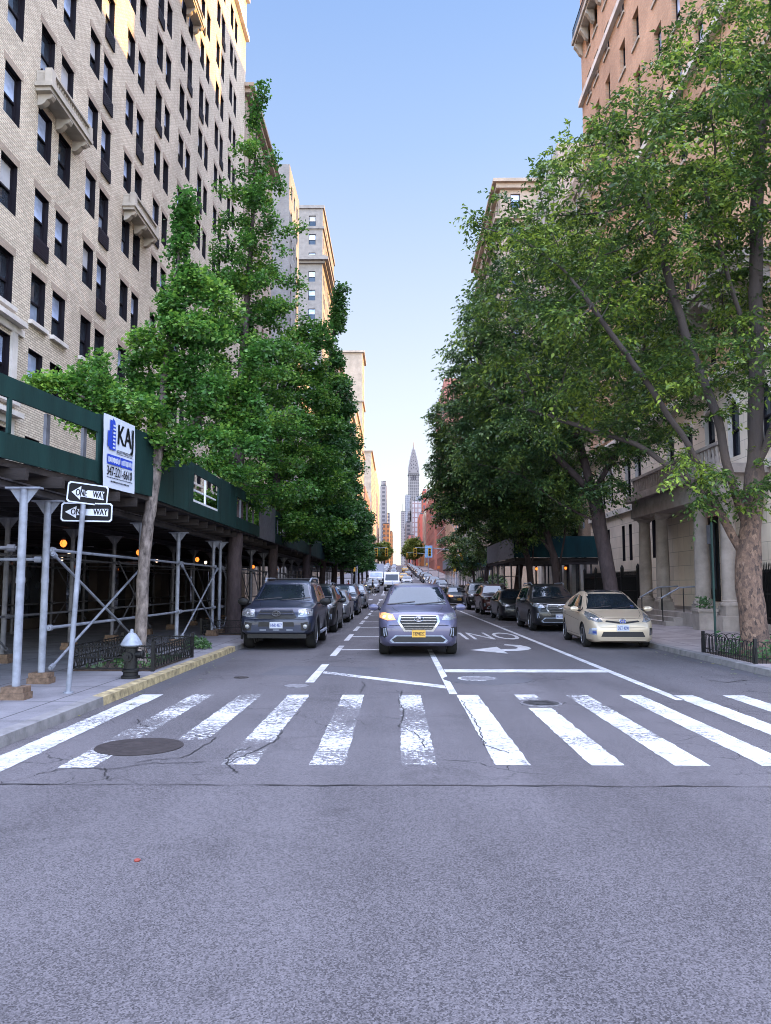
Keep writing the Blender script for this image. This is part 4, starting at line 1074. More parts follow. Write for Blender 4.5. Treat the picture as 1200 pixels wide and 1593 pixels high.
def shed_post(root, O, x, y, top, r=.055, block=True, head=True, m=None):
    b = MB().use(m or M['galv']); zb = gz(y) + .13
    b.tube([(x, y, zb + (.17 if block else .0)), (x, y, top)], r, 12)
    b.tube([(x, y, zb + 1.55), (x, y, zb + 1.62)], r * 1.12, 12)
    if head:
        b.box(x - .24, x + .24, y - .06, y + .06, top, top + .025)
        b.prism([(-.2, 0), (-r, -.2), (-r, 0)], frame((x, y + .006, top), (1, 0, 0), (0, 0, 1)), .012); b.prism([(.2, 0), (r, 0), (r, -.2)], frame((x, y + .006, top), (1, 0, 0), (0, 0, 1)), .012)
    rel(b, O); o = b.build('post', parent=root, smooth=True)
    if block:
        k = MB().use(M['wood']); k.box(x - .17, x + .17, y - .13, y + .13, zb, zb + .09); k.box(x - .15, x + .15, y - .12, y + .12, zb + .092, zb + .168)
        rel(k, O - Vector((0, 0, 0))); k.build('base_block', parent=root)

def west_shed():
    root = tag(empty('sidewalk_shed', (-8, 36, .13)), 'long dark green sidewalk shed on steel pipes along the cream brick hotel', 'sidewalk shed'); O = Vector(root.location)
    A = [(-5.85, 7.6), (-5.4, 10.8), (-4.75, 15.5)]
    parapet_piece(root, O, A[0], A[1], 3.40, 4.56, M['green'], 'open')
    e1 = (-5.05 - .03, 13.30); e2 = (-4.89, 14.5)
    parapet_piece(root, O, A[1], e1, 3.40, 4.56, M['green'], 'open')
    parapet_piece(root, O, e1, A[2], 3.38, 4.58, M['green'], 'solid')
    x = -4.75
    parapet_piece(root, O, (x, 15.56), (x, 18.0), 3.34, 4.36, M['green'], 'solid')
    parapet_piece(root, O, (x, 18.01), (x, 21.4), 3.33, 4.52, M['green'], 'window')
    parapet_piece(root, O, (x, 21.41), (x, 23.4), 3.33, 4.56, M['green'], 'solid')
    parapet_piece(root, O, (x, 23.45), (x, 27.6), 3.33, 4.6, M['green'], 'open')
    parapet_piece(root, O, (x, 27.65), (x, 31.2), 3.3, 4.66, M['galv_d'], 'solid')
    parapet_piece(root, O, (x, 31.3), (x, 38.5), 3.33, 4.6, M['green'], 'open')
    parapet_piece(root, O, (x, 38.6), (x, 50), 3.33, 4.6, M['green'], 'solid')
    parapet_piece(root, O, (x, 50.1), (x, 66), 3.33, 4.6, M['green2'], 'solid')
    parapet_piece(root, O, (-12.4, 7.6), (-5.86, 7.6), 3.40, 4.56, M['green'], 'solid')
    d = MB().use(M['plank'])
    d.mesh([(-12.5, 7.7, 3.3), (-5.9, 7.7, 3.3), (-5.46, 10.8, 3.3), (-4.82, 15.5, 3.3), (-4.82, 66, 3.3), (-12.5, 66, 3.3)] + [(-12.5, 7.7, 3.4), (-5.9, 7.7, 3.4), (-5.46, 10.8, 3.4), (-4.82, 15.5, 3.4), (-4.82, 66, 3.4), (-12.5, 66, 3.4)],
           [(5, 4, 3, 2, 1, 0), (6, 7, 8, 9, 10, 11)] + [(i, (i + 1) % 6, (i + 1) % 6 + 6, i + 6) for i in range(6)])
    rel(d, O).build('deck', parent=root)
    # cross joists and the long carrier beams
    y = 8.2
    while y < 66:
        xe = -5.75 + (y - 7.6) * .14 if y < 10.8 else (-5.3 + (y - 10.8) * .13 if y < 15.5 else -4.7)
        b = MB().use(M['plank']); b.box(-12.4, min(xe, -4.95) + .05, y - .05, y + .05, 3.13, 3.295); rel(b, O).build('joist', parent=root); y += .95 if y < 30 else 2.4
    for xx in (-5.45, -7.7, -11.9):
        b = MB().use(M['beam']); y0 = 9.5 if xx == -5.45 else 8.0
        b.box(xx - .06, xx + .06, y0, 66, 2.99, 3.02); b.box(xx - .06, xx + .06, y0, 66, 3.10, 3.125); b.box(xx - .012, xx + .012, y0, 66, 3.021, 3.099); rel(b, O).build('carrier_beam', parent=root)
    front = [(-5.08, 10.7), (-5.5, 12.4), (-5.45, 16.9), (-5.5, 20.0), (-5.5, 23.9), (-5.45, 24.6), (-5.5, 27.4), (-5.5, 30.2), (-5.5, 33.0), (-5.5, 36), (-5.5, 39), (-5.5, 42), (-5.5, 45), (-5.5, 48.5), (-5.5, 52), (-5.5, 56), (-5.5, 60), (-5.5, 64)]
    for i, (xx, yy) in enumerate(front): shed_post(root, O, xx, yy, 2.96, .054 if i < 2 else .05, True, True, M['galv'] if i < 6 else M['galv_d'])
    for yy in (9.4, 12.2, 15.6, 18.8, 21.6, 24.6, 27.4, 30.2, 33, 36, 39, 42, 45, 49, 53, 57, 61): shed_post(root, O, -7.7, yy, 2.96, .05, True, True, M['galv_d'])
    for yy in (9.4, 12.2, 15.6, 18.8, 21.6, 24.6, 27.4, 30.2, 33, 36, 39, 42, 45, 49, 53, 57): shed_post(root, O, -11.9, yy, 2.96, .05, False, False, M['galv_d'])
    def pipe(a, e, r=.024, m=M['galv'], name='brace'):
        b = MB().use(m); b.tube([a, e], r, 8)
        for p, q in ((a, e), (e, a)):
            dd = (Vector(q) - Vector(p)).normalized(); b.tube([Vector(p) + dd * .02, Vector(p) + dd * .12], r * 1.9, 8)
        rel(b, O).build(name, parent=root, smooth=True)
    z0, z1 = .98, 2.2
    for i in range(1, len(front) - 1):
        (xa, ya), (xb, yb) = front[i], front[i + 1]
        if yb - ya < 1: continue
        for z in (z0, z1): pipe((xa + .07, ya, z), (xb + .07, yb, z), .026, M['galv'] if i < 5 else M['galv_d'], 'rail')
        if i % 2 == 1 or i in (4,):
            pipe((xa + .1, ya, 2.15), (xb + .1, yb, .35), .022, M['galv'] if i < 5 else M['galv_d']); pipe((xa + .13, ya, .35), (xb + .13, yb, 2.15), .022, M['galv'] if i < 5 else M['galv_d'])
    ys = [9.4, 12.2, 15.6, 18.8, 21.6, 24.6, 27.4, 30.2, 33, 36, 39, 42, 45]
    for xx in (-7.7, -11.9):
        for i in range(len(ys) - 1):
            for z in (z0 + .05, z1 + .05): pipe((xx + .06, ys[i], z), (xx + .06, ys[i + 1], z), .024, M['galv_d'], 'rail')
            if i % 3 == (0 if xx < -8 else 1): pipe((xx + .09, ys[i], .35), (xx + .09, ys[i + 1], 2.3), .02, M['galv_d']); pipe((xx + .12, ys[i], 2.3), (xx + .12, ys[i + 1], .35), .02, M['galv_d'])
    for yy in (12.3, 18.8, 24.6, 30.2, 36): pipe((-11.9, yy, 2.35), (-7.7, yy, 2.35), .024, M['galv_d'], 'rail')
    pipe((-7.7, 12.2, 2.05), (-5.55, 12.4, 2.05), .026, M['galv'], 'rail')
    pipe((-11, 9.4, .95), (-7.75, 9.4, .95), .026, M['galv_d'], 'rail'); pipe((-11, 9.4, 2.2), (-5.15, 10.7, 2.15), .026, M['galv_d'], 'rail')
west_shed()

lampm = emit('white_shed_bulb', (1, .7, .5), .5)
def shed_lamp(x, y, z, m, label, group, r=.085, top=3.28):
    root = tag(empty('caged_lamp', (x, y, z)), label, 'lamp', group)
    b = MB().use(m); b.lathe([(.02, -r * 1.1), (r * .75, -r * .7), (r, 0), (r * .75, r * .7), (.03, r * 1.1)], (0, 0, 0), 12); b.build('bulb', parent=root, smooth=True)
    b = MB().use(M['black']); b.lathe([(.04, r), (.05, r * 1.7), (.03, r * 2)], (0, 0, 0), 10)
    b.tube([(0, 0, r * 2), (0, 0, top - z)], .01, 6)
    for k in range(4):
        a = k * math.pi / 2; b.tube([(math.cos(a) * .05, math.sin(a) * .05, r), (math.cos(a) * r * 1.25, math.sin(a) * r * 1.25, 0), (0, 0, -r * 1.4)], .005, 4)
    b.build('cage', parent=root)
for (x, y) in ((-8.1, 19.2), (-8.0, 24.6), (-7.9, 31.5), (-7.9, 37.2), (-7.9, 44), (-7.8, 52)):
    shed_lamp(x, y, 2.66, M['amber'], 'glowing amber bulb hanging under the long green shed of the cream hotel', 'amber bulbs under the west shed')
for (x, y) in ((-8.6, 20.8), (-7.2, 30.0), (-8.4, 27.8), (-8.2, 40.0), (-11.0, 26.0), (-11.3, 16.6)):
    shed_lamp(x, y, 2.5, lampm, 'small pale bulb hanging deep under the long green shed of the cream hotel', 'pale bulbs under the west shed', .055)

# ------------------------------------------------------------------ banner on the shed
def banner():
    p0 = Vector((-5.03, 13.34, 0)); p1 = Vector((-4.87, 14.5, 0)); d = (p1 - p0).normalized(); n = Vector((d.y, -d.x, 0))
    z0, z1 = 3.33, 4.60; W = (p1 - p0).length
    root = tag(empty('banner', (p0 + p1) / 2 + Vector((0, 0, (z0 + z1) / 2)) + n * .03), 'white contractor banner with blue tower emblem fixed to the green shed', 'banner')
    Lm = frame((0, 0, 0), d, (0, 0, 1))      # local u along the shed, v up, +z faces the street
    b = MB().use(M['white']); nu, nv = 10, 12; vs = []
    for j in range(nv + 1):
        for i in range(nu + 1):
            u = -W / 2 + W * i / nu; v = (z0 - z1) / 2 + (z1 - z0) * j / nv
            vs.append(Lm @ Vector((u + (.015 * math.sin(v * 7) if i in (0, nu) else 0), v, .010 * math.sin(u * 5 + v * 4) )))
    b.mesh(vs, [(j * (nu + 1) + i, j * (nu + 1) + i + 1, (j + 1) * (nu + 1) + i + 1, (j + 1) * (nu + 1) + i) for j in range(nv) for i in range(nu)])
    o = b.build('sheet', parent=root, smooth=True)
    def put(name, m, fn):
        q = MB().use(m); fn(q); q.build(name, parent=root)
    def txt(s, size, u, v, m, name='lettering', sx=1, w=None):
        vs, fs = text_mesh(s, size, Matrix.Identity(4), sx=1)
        if w:
            xs = [p.x for p in vs]; k = w / (max(xs) - min(xs))
        else: k = sx
        q = MB().use(m); q.mesh([Lm @ Vector((u + p.x * k, v + p.y, .016 + (.0004 if False else 0))) for p in vs], fs); q.build(name, parent=root)
    R_ = lambda q, u0, u1, v0, v1, zz=.014: q.face([Lm @ Vector((a, c, zz)) for a, c in ((u0, v0), (u1, v0), (u1, v1), (u0, v1))])
    def tower(q):
        R_(q, -.46, -.40, .08, .36); R_(q, -.395, -.31, .04, .56); R_(q, -.30, -.18, .04, .36)
        q.face([Lm @ Vector((a, c, .014)) for a, c in ((-.30, .37), (-.18, .37), (-.22, .56), (-.30, .60))])
    put('emblem', M['blue'], tower)
    def wins(q):
        for k in range(7): R_(q, -.285, -.2, .07 + k * .065, .10 + k * .065, .0165)
    put('emblem_windows', M['white'], wins)
    for du in (-.012, 0, .012): txt('KAJ', .52, .19 + du, .33, M['ink'], w=.58)
    def hatch(q):
        for k in range(14): q.face([Lm @ Vector((a, c, .015)) for a, c in ((-.13 + k * .043, .015), (-.11 + k * .043, .015), (-.09 + k * .043, .055), (-.11 + k * .043, .055))])
        R_(q, -.14, .5, .06, .068); R_(q, -.14, .5, -.005, .003)
    put('hatched_rule', M['ink'], hatch)
    def boxes(q): R_(q, -.46, .005, -.22, -.05); R_(q, .02, .47, -.22, -.05)
    put('blue_box', M['blue'], boxes)
    def scribble(q):
        rr = random.Random(4)
        for u0, u1 in ((-.43, -.03), (.05, .44)):
            u = u0
            while u < u1: w = rr.uniform(.014, .032); R_(q, u, u + w, -.19 + rr.uniform(0, .02), -.08 - rr.uniform(0, .02), .0165); u += w + .012
    put('faded_lettering', M['white'], scribble)
    for du in (-.004, 0, .004): txt('347-221-6610', .235, .0 + du, -.345, M['ink'], w=.92)
    def small(q):
        rr = random.Random(9)
        for v, u0, u1, h in ((-.46, -.46, .46, .016), (-.53, -.32, .34, .028)):
            u = u0
            while u < u1: w = rr.uniform(.012, .05); R_(q, u, u + w, v, v + h, .0155); u += w + .012
    put('small_print', M['ink'], small)
banner()

# ------------------------------------------------------------------ one-way signs on their pole
def oneway():
    bx, by, tx = -4.62, 11.3, -4.50
    p = tag(empty('sign_pole', (bx, by, .13)), 'leaning grey steel pole carrying the two one way signs', 'pole')
    b = MB().use(M['galv']); b.tube([(0, 0, 0), (tx - bx, 0, 2.68)], .036, 12); b.tube([(0, 0, 0), (0, 0, .02)], .07, 12); b.build('shaft', parent=p, smooth=True)
    cap = MB().use(M['galv_d']); cap.box(tx - bx - .015, tx - bx + .015, .0, .05, 2.5, 2.92); cap.build('bracket', parent=p)
    def sign(loc, yaw, roll, w, h, label, gap):
        root = tag(empty('one_way_sign', loc, 0), label, 'sign'); root.rotation_euler = (0, R(roll), R(yaw))
        fr = frame((0, 0, 0), (1, 0, 0), (0, 0, 1))     # faces -y
        b = MB().use(M['signw']); r = .03
        rr = [(-w / 2 + r, -h / 2), (w / 2 - r, -h / 2), (w / 2, -h / 2 + r), (w / 2, h / 2 - r), (w / 2 - r, h / 2), (-w / 2 + r, h / 2), (-w / 2, h / 2 - r), (-w / 2, -h / 2 + r)]
        b.prism(rr, fr, .003); b.use(M['signb']); k = .02
        b.prism([(x * (1 - 2 * k / w), y * (1 - 2 * k / h)) for x, y in rr], Matrix.Translation((0, -.0035, 0)) @ fr, .001)
        b.build('plate', parent=root)
        a = MB().use(M['signw']); A = Matrix.Translation((0, -.0065, 0)) @ fr
        hl = h * .5 - .05
        a.face([A @ Vector(v) for v in ((-w / 2 + .06, 0, 0), (-w / 2 + .06 + w * .22, -hl, 0), (-w / 2 + .06 + w * .22, hl, 0))])
        a.face([A @ Vector(v) for v in ((-w / 2 + .06 + w * .22, -hl * .5, 0), (w / 2 - .06, -hl * .62, 0), (w / 2 - .06, hl * .62, 0), (-w / 2 + .06 + w * .22, hl * .5, 0))])
        a.build('arrow', parent=root)
        T = Matrix.Translation((0, -.009, 0)) @ fr
        for s, u in (('ONE', -w * .5 + .06 + w * .235), ('WAY', w * .27)):
            vs, fs = text_mesh(s, h * .46, Matrix.Translation((u, 0, 0)), sx=.84 * w / .9)
            for dx in (-.003, .003):
                q = MB().use(M['signb']); q.mesh([T @ Vector((v.x + dx, v.y, v.z + dx * .1)) for v in vs], fs); q.build('lettering', parent=root)
    sign((-4.48 + .01, 11.36, 2.70), 2, 1, .74, .275, 'wide black and white one way sign crossed by its pole, lower of two', 0)
    sign((-4.44, 11.30, 2.96), 38, 4, .58, .30, 'tilted one way sign turned to the road, upper of two', 0)
oneway()

# ------------------------------------------------------------------ hydrant and tree pit fences
def hydrant():
    root = tag(empty('fire_hydrant', (-4.34, 13.1, .13)), 'black fire hydrant with silver bonnet on the yellow kerb side', 'hydrant')
    b = MB().use(M['black']); b.lathe([(.15, 0), (.15, .04), (.12, .05), (.12, .10), (.14, .11), (.14, .14), (.105, .16), (.10, .48), (.115, .49), (.115, .52)], n=20); b.build('barrel', parent=root, smooth=True)
    b = MB().use(M['silver']); b.lathe([(.15, .52), (.175, .54), (.165, .57), (.12, .65), (.085, .70), (.055, .73), (.03, .74), (.028, .79), (.01, .80)], n=20); b.build('bonnet', parent=root, smooth=True)
    b = MB().use(M['black']); b.lathe([(.075, -.20), (.08, -.17), (.065, -.16), (.065, -.08)], (0, 0, .36), 14, 'y'); b.lathe([(.035, -.235), (.035, -.20)], (0, 0, .36), 6, 'y'); b.build('nozzle', parent=root, smooth=True)
    b = MB().use(M['black']); b.lathe([(.06, .08), (.06, .17), (.07, .18), (.07, .205)], (0, 0, .38), 14, 'x'); b.build('nozzle', parent=root, smooth=True)
hydrant()

def scroll_fence(x0, x1, y0, y1, label, h=.46, hoop=False, sides=(0, 1, 2, 3)):
    root = tag(empty('tree_pit_fence', ((x0 + x1) / 2, (y0 + y1) / 2, .13)), label, 'fence'); O = Vector(root.location)
    cs = [(x0, y0), (x1, y0), (x1, y1), (x0, y1)]
    for k in sides:
        a = Vector((*cs[k], .13)); e = Vector((*cs[(k + 1) % 4], .13)); d = (e - a); L = d.length; d.normalize(); up = Vector((0, 0, 1))
        b = MB().use(M['black']); P = lambda u, v: a + d * u + up * v
        if hoop:
            n = max(2, int(L / .17)); w = L / n
            for i in range(n):
                c = (i + .5) * w; r = w * .72
                b.tube([P(c - r, 0), P(c - r, h - r)] + [P(c - r * math.cos(t), h - r + r * math.sin(t)) for t in np.linspace(.3, 2.84, 7)] + [P(c + r, h - r), P(c + r, 0)], .009, 5)
            b.tube([P(0, .1), P(L, .1)], .008, 5)
        else:
            for v in (.05, h * .52, h - .02): b.tube([P(0, v), P(L, v)], .012, 6)
            n = max(2, int(L / .16)); w = L / n
            for i in range(n):
                c = (i + .5) * w
                b.tube([P(c + .055 * math.cos(t), h * .76 + .055 * math.sin(t)) for t in np.linspace(0, 6.28, 11)], .007, 5, False)
                b.tube([P(c - .07, .05), P(c, h * .5), P(c + .07, .05)], .007, 5); b.tube([P(c + w / 2, .05), P(c + w / 2, h)], .009, 5)
        rel(b, O).build('fence_side', parent=root)
        q = MB().use(M['black']); q.box(a.x - .03, a.x + .03, a.y - .03, a.y + .03, .12, .13 + h + .06); rel(q, O).build('post', parent=root)
    s = MB().use(M['soil']); s.box(x0 + .04, x1 - .04, y0 + .04, y1 - .04, .12, .15); rel(s, O).build('soil', parent=root)
scroll_fence(-5.75, -4.28, 14.1, 16.8, 'low black scrollwork fence round the pale slim trunk behind the hydrant')
scroll_fence(-5.9, -4.35, 24.2, 26.6, 'low black fence round the thick dark trunk beside the blue off-roader')
scroll_fence(6.98, 8.7, 15.6, 18.2, 'low black hooped fence round the big flaking tree', .42, True, (0, 2, 3))
# small cover plants in the pits
def plants(x0, x1, y0, y1, n, label, seed, h=.3, avoid=None):
    r5 = random.Random(seed); b = MB().use(M['shrub']); O = Vector(((x0 + x1) / 2, (y0 + y1) / 2, .15))
    for i in range(n):
        q = Vector((r5.uniform(x0, x1), r5.uniform(y0, y1), .15 + abs(r5.gauss(0, h * .45)))); d = Vector((r5.gauss(0, 1), r5.gauss(0, 1), r5.gauss(.4, .6))).normalized() * .06; w = d.orthogonal().normalized() * .028
        if avoid and (q - Vector((*avoid, q.z))).length < .42: continue
        b.face([q - d, q - w, q + d, q + w])
    rel(b, O); tag(b.build('ground_cover', loc=O), label, 'plants', kind='stuff')
plants(7.1, 8.55, 15.7, 18.1, 900, 'leafy ground cover round the big flaking trunk', 3, .4, (7.62, 16.95))
plants(-5.6, -4.4, 14.3, 16.6, 160, 'sparse ground cover inside the scrollwork fence', 4, .12)
b = MB().use(M['shrub']); r5 = random.Random(8); O = Vector((-4.75, 19.1, .13))
for i in range(420):
    th = r5.uniform(0, 6.28); rr = .34 * math.sqrt(r5.random()); q = Vector((rr * math.cos(th), rr * math.sin(th), r5.uniform(0, .30) * (1 - (rr / .4) ** 2) + .02)); d = Vector((r5.gauss(0, 1), r5.gauss(0, 1), r5.gauss(.3, .6))).normalized() * .05; w = d.orthogonal().normalized() * .024
    b.face([q - d, q - w, q + d, q + w])
tag(b.build('small_shrub', loc=O), 'small round green plant at the foot of a shed pipe', 'plant')

# ------------------------------------------------------------------ parking sign post, east kerb
p = tag(empty('sign_post', (7.5, 18.8, .13)), 'slim dark green post with an edge-on parking sign before the portico', 'sign')
b = MB().use(mat('post_green', (.02, .045, .04), .6, .3)); b.tube([(0, 0, 0), (0, 0, 3.0)], .028, 8); b.build('shaft', parent=p)
b = MB().use(M['galv_d']); b.box(-.003, .003, .03, .30, 2.5, 2.95); b.build('plate', parent=p)

# ------------------------------------------------------------------ east side sheds
def small_shed(y0, y1, x0, x1, label, m, pm, z0=3.3, h=1.25, n=4, face=True, pale=None):
    zz = gz(y0); root = tag(empty('sidewalk_shed', ((x0 + x1) / 2, (y0 + y1) / 2, zz + .13)), label, 'sidewalk shed'); O = Vector(root.location)
    parapet_piece(root, O, (x0, y0), (x1, y0), zz + z0, zz + z0 + h, m, 'solid')
    parapet_piece(root, O, (x0, y1), (x0, y0 + .05), zz + z0, zz + z0 + h, pale or m, 'solid')
    d = MB().use(M['plank']); d.box(x0 + .05, x1, y0 + .06, y1, zz + z0 - .2, zz + z0 - .02); rel(d, O).build('deck', parent=root)
    d = MB().use(M['beam']); d.box(x0 - .05, x1, y0 + .1, y0 + .22, zz + z0 - .42, zz + z0 - .21); rel(d, O).build('carrier_beam', parent=root)
    for i in range(n):
        yy = y0 + .3 + (y1 - y0 - .6) * i / (n - 1)
        for xx in (x0 + .35, (x0 + x1) / 2, x1 - .4):
            b = MB().use(pm); b.tube([(xx, yy, gz(yy) + .13), (xx, yy, zz + z0 - .2)], .055, 8); rel(b, O).build('post', parent=root)
        if i:
            for z in (1.0, 2.2):
                b = MB().use(pm); b.tube([(x0 + .35, yy, gz(yy) + z), (x0 + .35, y0 + .3, zz + z)], .025, 6); rel(b, O).build('rail', parent=root)
    return root
small_shed(48, 62, 7.2, 12.3, 'east sidewalk shed showing a broad teal end panel beside the leaning tree', M['green2'], M['galv_d'], 3.3, 1.3, 5, pale=M['galv_d'])
small_shed(100, 122, 7.3, 12.3, 'distant sidewalk shed on white pipes past the far crossing', M['green2'], M['frame_w'], 3.2, 1.3, 9, pale=M['galv'])
for (x, y) in ((8.6, 51), (9.7, 54.5), (11.2, 52.2)):
    shed_lamp(x, y, 2.75, M['amber'], 'glowing amber bulb hanging under the teal panelled east shed', 'amber bulbs under the east shed', .09)
small_shed(92, 112, -12.3, -4.7, 'far green sidewalk shed on the west side past the first crossing', M['green2'], M['galv_d'], 3.2, 1.3, 7)

# ------------------------------------------------------------------ lamps, signals and signs far up the avenue
def street_lamp(x, y, side, label, h=9.0):
    root = tag(empty('street_lamp', (x, y, gz(y) + .13)), label, 'street lamp')
    b = MB().use(M['galv']); b.lathe([(.2, 0), (.18, .8), (.11, .9), (.07, h)], n=10); b.build('pole', parent=root, smooth=True)
    for sg in (-1, 1):
        b = MB().use(M['galv']); b.tube([(0, 0, h - 1.6), (sg * .8, 0, h - .5), (sg * 2.2, 0, h)], .045, 6); b.build('arm', parent=root)
        q = MB().use(M['galv']); q.prism([(0, 0), (.75, .03), (.8, .12), (.1, .16)], frame((sg * 2.2, .13, h - .06), (sg, 0, 0), (0, 0, 1)), -.26 * -sg); q.build('lamp_head', parent=root)
street_lamp(7.2, 93, 1, 'grey twin armed street lamp by the far crossing, east side')
street_lamp(-4.6, 172, -1, 'grey twin armed street lamp small in the west distance')
def signal(x, y, reach, label, n=2, faces=1):
    z = gz(y); root = tag(empty('traffic_signal', (x, y, z + .13)), label, 'traffic signal'); s = 1 if reach > 0 else -1
    b = MB().use(M['galv']); b.lathe([(.16, 0), (.14, .6), (.09, .7), (.07, 5.6)], n=10); b.build('pole', parent=root, smooth=True)
    b = MB().use(M['galv']); b.tube([(0, 0, 5.0), (reach * .5, 0, 5.25), (reach, 0, 5.35)], [.06, .05, .035], 8); b.build('mast_arm', parent=root)
    for i in range(n):
        q = MB().use(M['yellow']); xx = reach * (1 - i * .35); q.box(xx - .17, xx + .17, -.14, .12, 4.35, 5.3); q.use(M['signb'])
        for k in range(3): q.lathe([(.11, -.16), (.12, -.30)], (xx, 0, 4.52 + k * .3), 10, 'y')
        q.build('signal_head', parent=root)
    q = MB().use(M['yellow']); q.box(-.4, -.1, -.15, .1, 2.6, 3.1); q.build('walk_signal', parent=root)
signal(7.1, 91.5, -4.8, 'yellow traffic signals on an arm over the first far crossing, east pole')
signal(-4.4, 91.5, 3.4, 'yellow traffic signals on an arm from the west pole of the first far crossing')
signal(7.1, 171, -4.5, 'small yellow traffic signals over the second far crossing')
def plate_sign(x, y, z, w, h, m, label, shape='rect', letters=None):
    root = tag(empty('street_sign', (x, y, gz(y) + .13)), label, 'sign')
    b = MB().use(M['galv']); b.tube([(0, 0, 0), (0, 0, z + h / 2)], .035, 8); b.build('post', parent=root)
    b = MB().use(m); b.box(-w / 2, w / 2, -.05, -.035, z - h / 2, z + h / 2); b.build('plate', parent=root)
    if letters:
        q = MB().use(M['signw']); q.lathe([(.22, -.055), (.22, -.06), (.12, -.06)], (0, 0, z), 14, 'y'); q.build('mark', parent=root)
plate_sign(6.2 + .8, 88.2, 4.3, 1.15, 1.05, M['yellow'], 'square yellow sign with a pale mark beside the far crossing', letters=1)
plate_sign(-4.4, 88.4, 3.4, .9, .3, M['blue'], 'small blue street sign at the first far west corner')
plate_sign(7.3, 172.5, 5.6, 1.6, 2.6, mat('sky_blue_sign', (.16, .34, .6), .5), 'pale blue hanging sign on the far east pavement')
plate_sign(7.4, 135, 2.6, .5, .5, mat('orange_sign', (.6, .16, .04), .5), 'orange square sign at the white piped far shed')
# ------------------------------------------------------------------ trees
def sample_blobs(blobs, n, rg):
    """points inside a union of ellipsoids (cx,cy,cz,rx,ry,rz), thinned by a lumpy field so that gaps stay open"""
    vol = np.array([b[3] * b[4] * b[5] for b in blobs]); pr = vol / vol.sum(); out = []
    while len(out) < n:
        k = rg.choice(len(blobs), p=pr); b = blobs[k]
        p = rg.normal(size=3); p /= np.linalg.norm(p); p *= rg.random() ** (1 / 2.4)
        q = np.array(b[:3]) + p * np.array(b[3:6])
        f = math.sin(q[0] * 1.9 + 1.3 * math.sin(q[2] * 1.3)) * math.sin(q[1] * 1.7 + 2) * math.sin(q[2] * 2.3 + math.sin(q[0] * 1.1))
        if f > -.12: out.append(q)
    return np.array(out)

def grow(trunks, attr, step=.35, di=4.0, dk=.55, iters=90, rg=None, droop=0.0):
    """space colonisation: returns nodes (n,3) and parent index"""
    nodes_ = []; par = []
    for tr in trunks:                       # each trunk: list of points, first may name a parent point
        prev = -1
        for i, p in enumerate(tr):
            p = np.array(p, float)
            if i == 0 and nodes_:
                d = np.linalg.norm(np.array(nodes_) - p, axis=1); prev = int(d.argmin())
                if d[prev] < .05: continue
            if prev >= 0:
                a = nodes_[prev]; L = np.linalg.norm(p - a); k = max(1, int(L / step))
                for j in range(1, k + 1):
                    q = a + (p - a) * j / k; nodes_.append(q + (rg.normal(size=3) * .012 * step / .35 if j < k else 0)); par.append(prev); prev = len(nodes_) - 1
            else:
                nodes_.append(p); par.append(-1); prev = 0
    nd = np.array(nodes_); attr = attr.copy(); alive = np.ones(len(attr), bool)
    near_d = np.full(len(attr), 1e9); near_i = np.zeros(len(attr), int)
    def upd(i0, pts):
        for j, p in enumerate(pts):
            d = np.linalg.norm(attr - p, axis=1); m = d < near_d; near_d[m] = d[m]; near_i[m] = i0 + j
    upd(0, nd)
    nd = list(nd)
    for it in range(iters):
        ok = alive & (near_d < di)
        if not ok.any(): break
        acc = {}
        for a in np.nonzero(ok)[0]:
            i = near_i[a]; v = attr[a] - nd[i]; acc.setdefault(i, []).append(v / (np.linalg.norm(v) + 1e-9))
        new = []
        for i, vs in acc.items():
            d = np.sum(vs, axis=0) + rg.normal(size=3) * .18; d[2] -= droop; L = np.linalg.norm(d)
            if L < 1e-3: continue
            new.append((nd[i] + d / L * step, i))
        if not new: break
        i0 = len(nd)
        for p, i in new: nd.append(p); par.append(i)
        upd(i0, [p for p, _ in new]); alive &= near_d > dk
    return np.array(nd), np.array(par)

def branch_mesh(nd, par, r_tip, r_base, mtrunk, power=2.3, twist=None):
    n = len(nd); ch = [[] for _ in range(n)]
    for i, p in enumerate(par):
        if p >= 0: ch[p].append(i)
    w = np.zeros(n)
    for i in range(n - 1, -1, -1):
        w[i] = w[i] if ch[i] else 1.0
        if par[i] >= 0: w[par[i]] += w[i]
    # order may not be topological for pre-built trunks: recompute by recursion
    order = []; st = [i for i in range(n) if par[i] < 0]
    while st: i = st.pop(); order.append(i); st += ch[i]
    w[:] = 0
    for i in reversed(order):
        if not ch[i]: w[i] = 1
        if par[i] >= 0: w[par[i]] += w[i]
    pw = min(.62, math.log(r_base / r_tip) / math.log(max(w.max(), 3)))
    rad = np.maximum(r_tip, r_base * (w / w.max()) ** pw)
    zz = nd[:, 2] - nd[:, 2].min(); rad = rad * (1 + .35 * np.exp(-zz / .22) * (rad > r_base * .6))
    b = MB().use(mtrunk); done = set()
    for s in order:
        if s in done: continue
        chain = [s] if par[s] < 0 else [par[s], s]; c = s; done.add(s)
        while ch[c]:
            c = max(ch[c], key=lambda q: w[q]); chain.append(c); done.add(c)
        if len(chain) < 2: continue
        rr = [rad[i] for i in chain]
        if par[s] >= 0: rr[0] = min(rr[0], rr[1] * 1.25)
        m = 14 if max(rr) > .15 else (8 if max(rr) > .05 else (5 if max(rr) > .02 else 3))
        b.tube([nd[i] for i in chain], rr, m, False)
    return b, w, ch

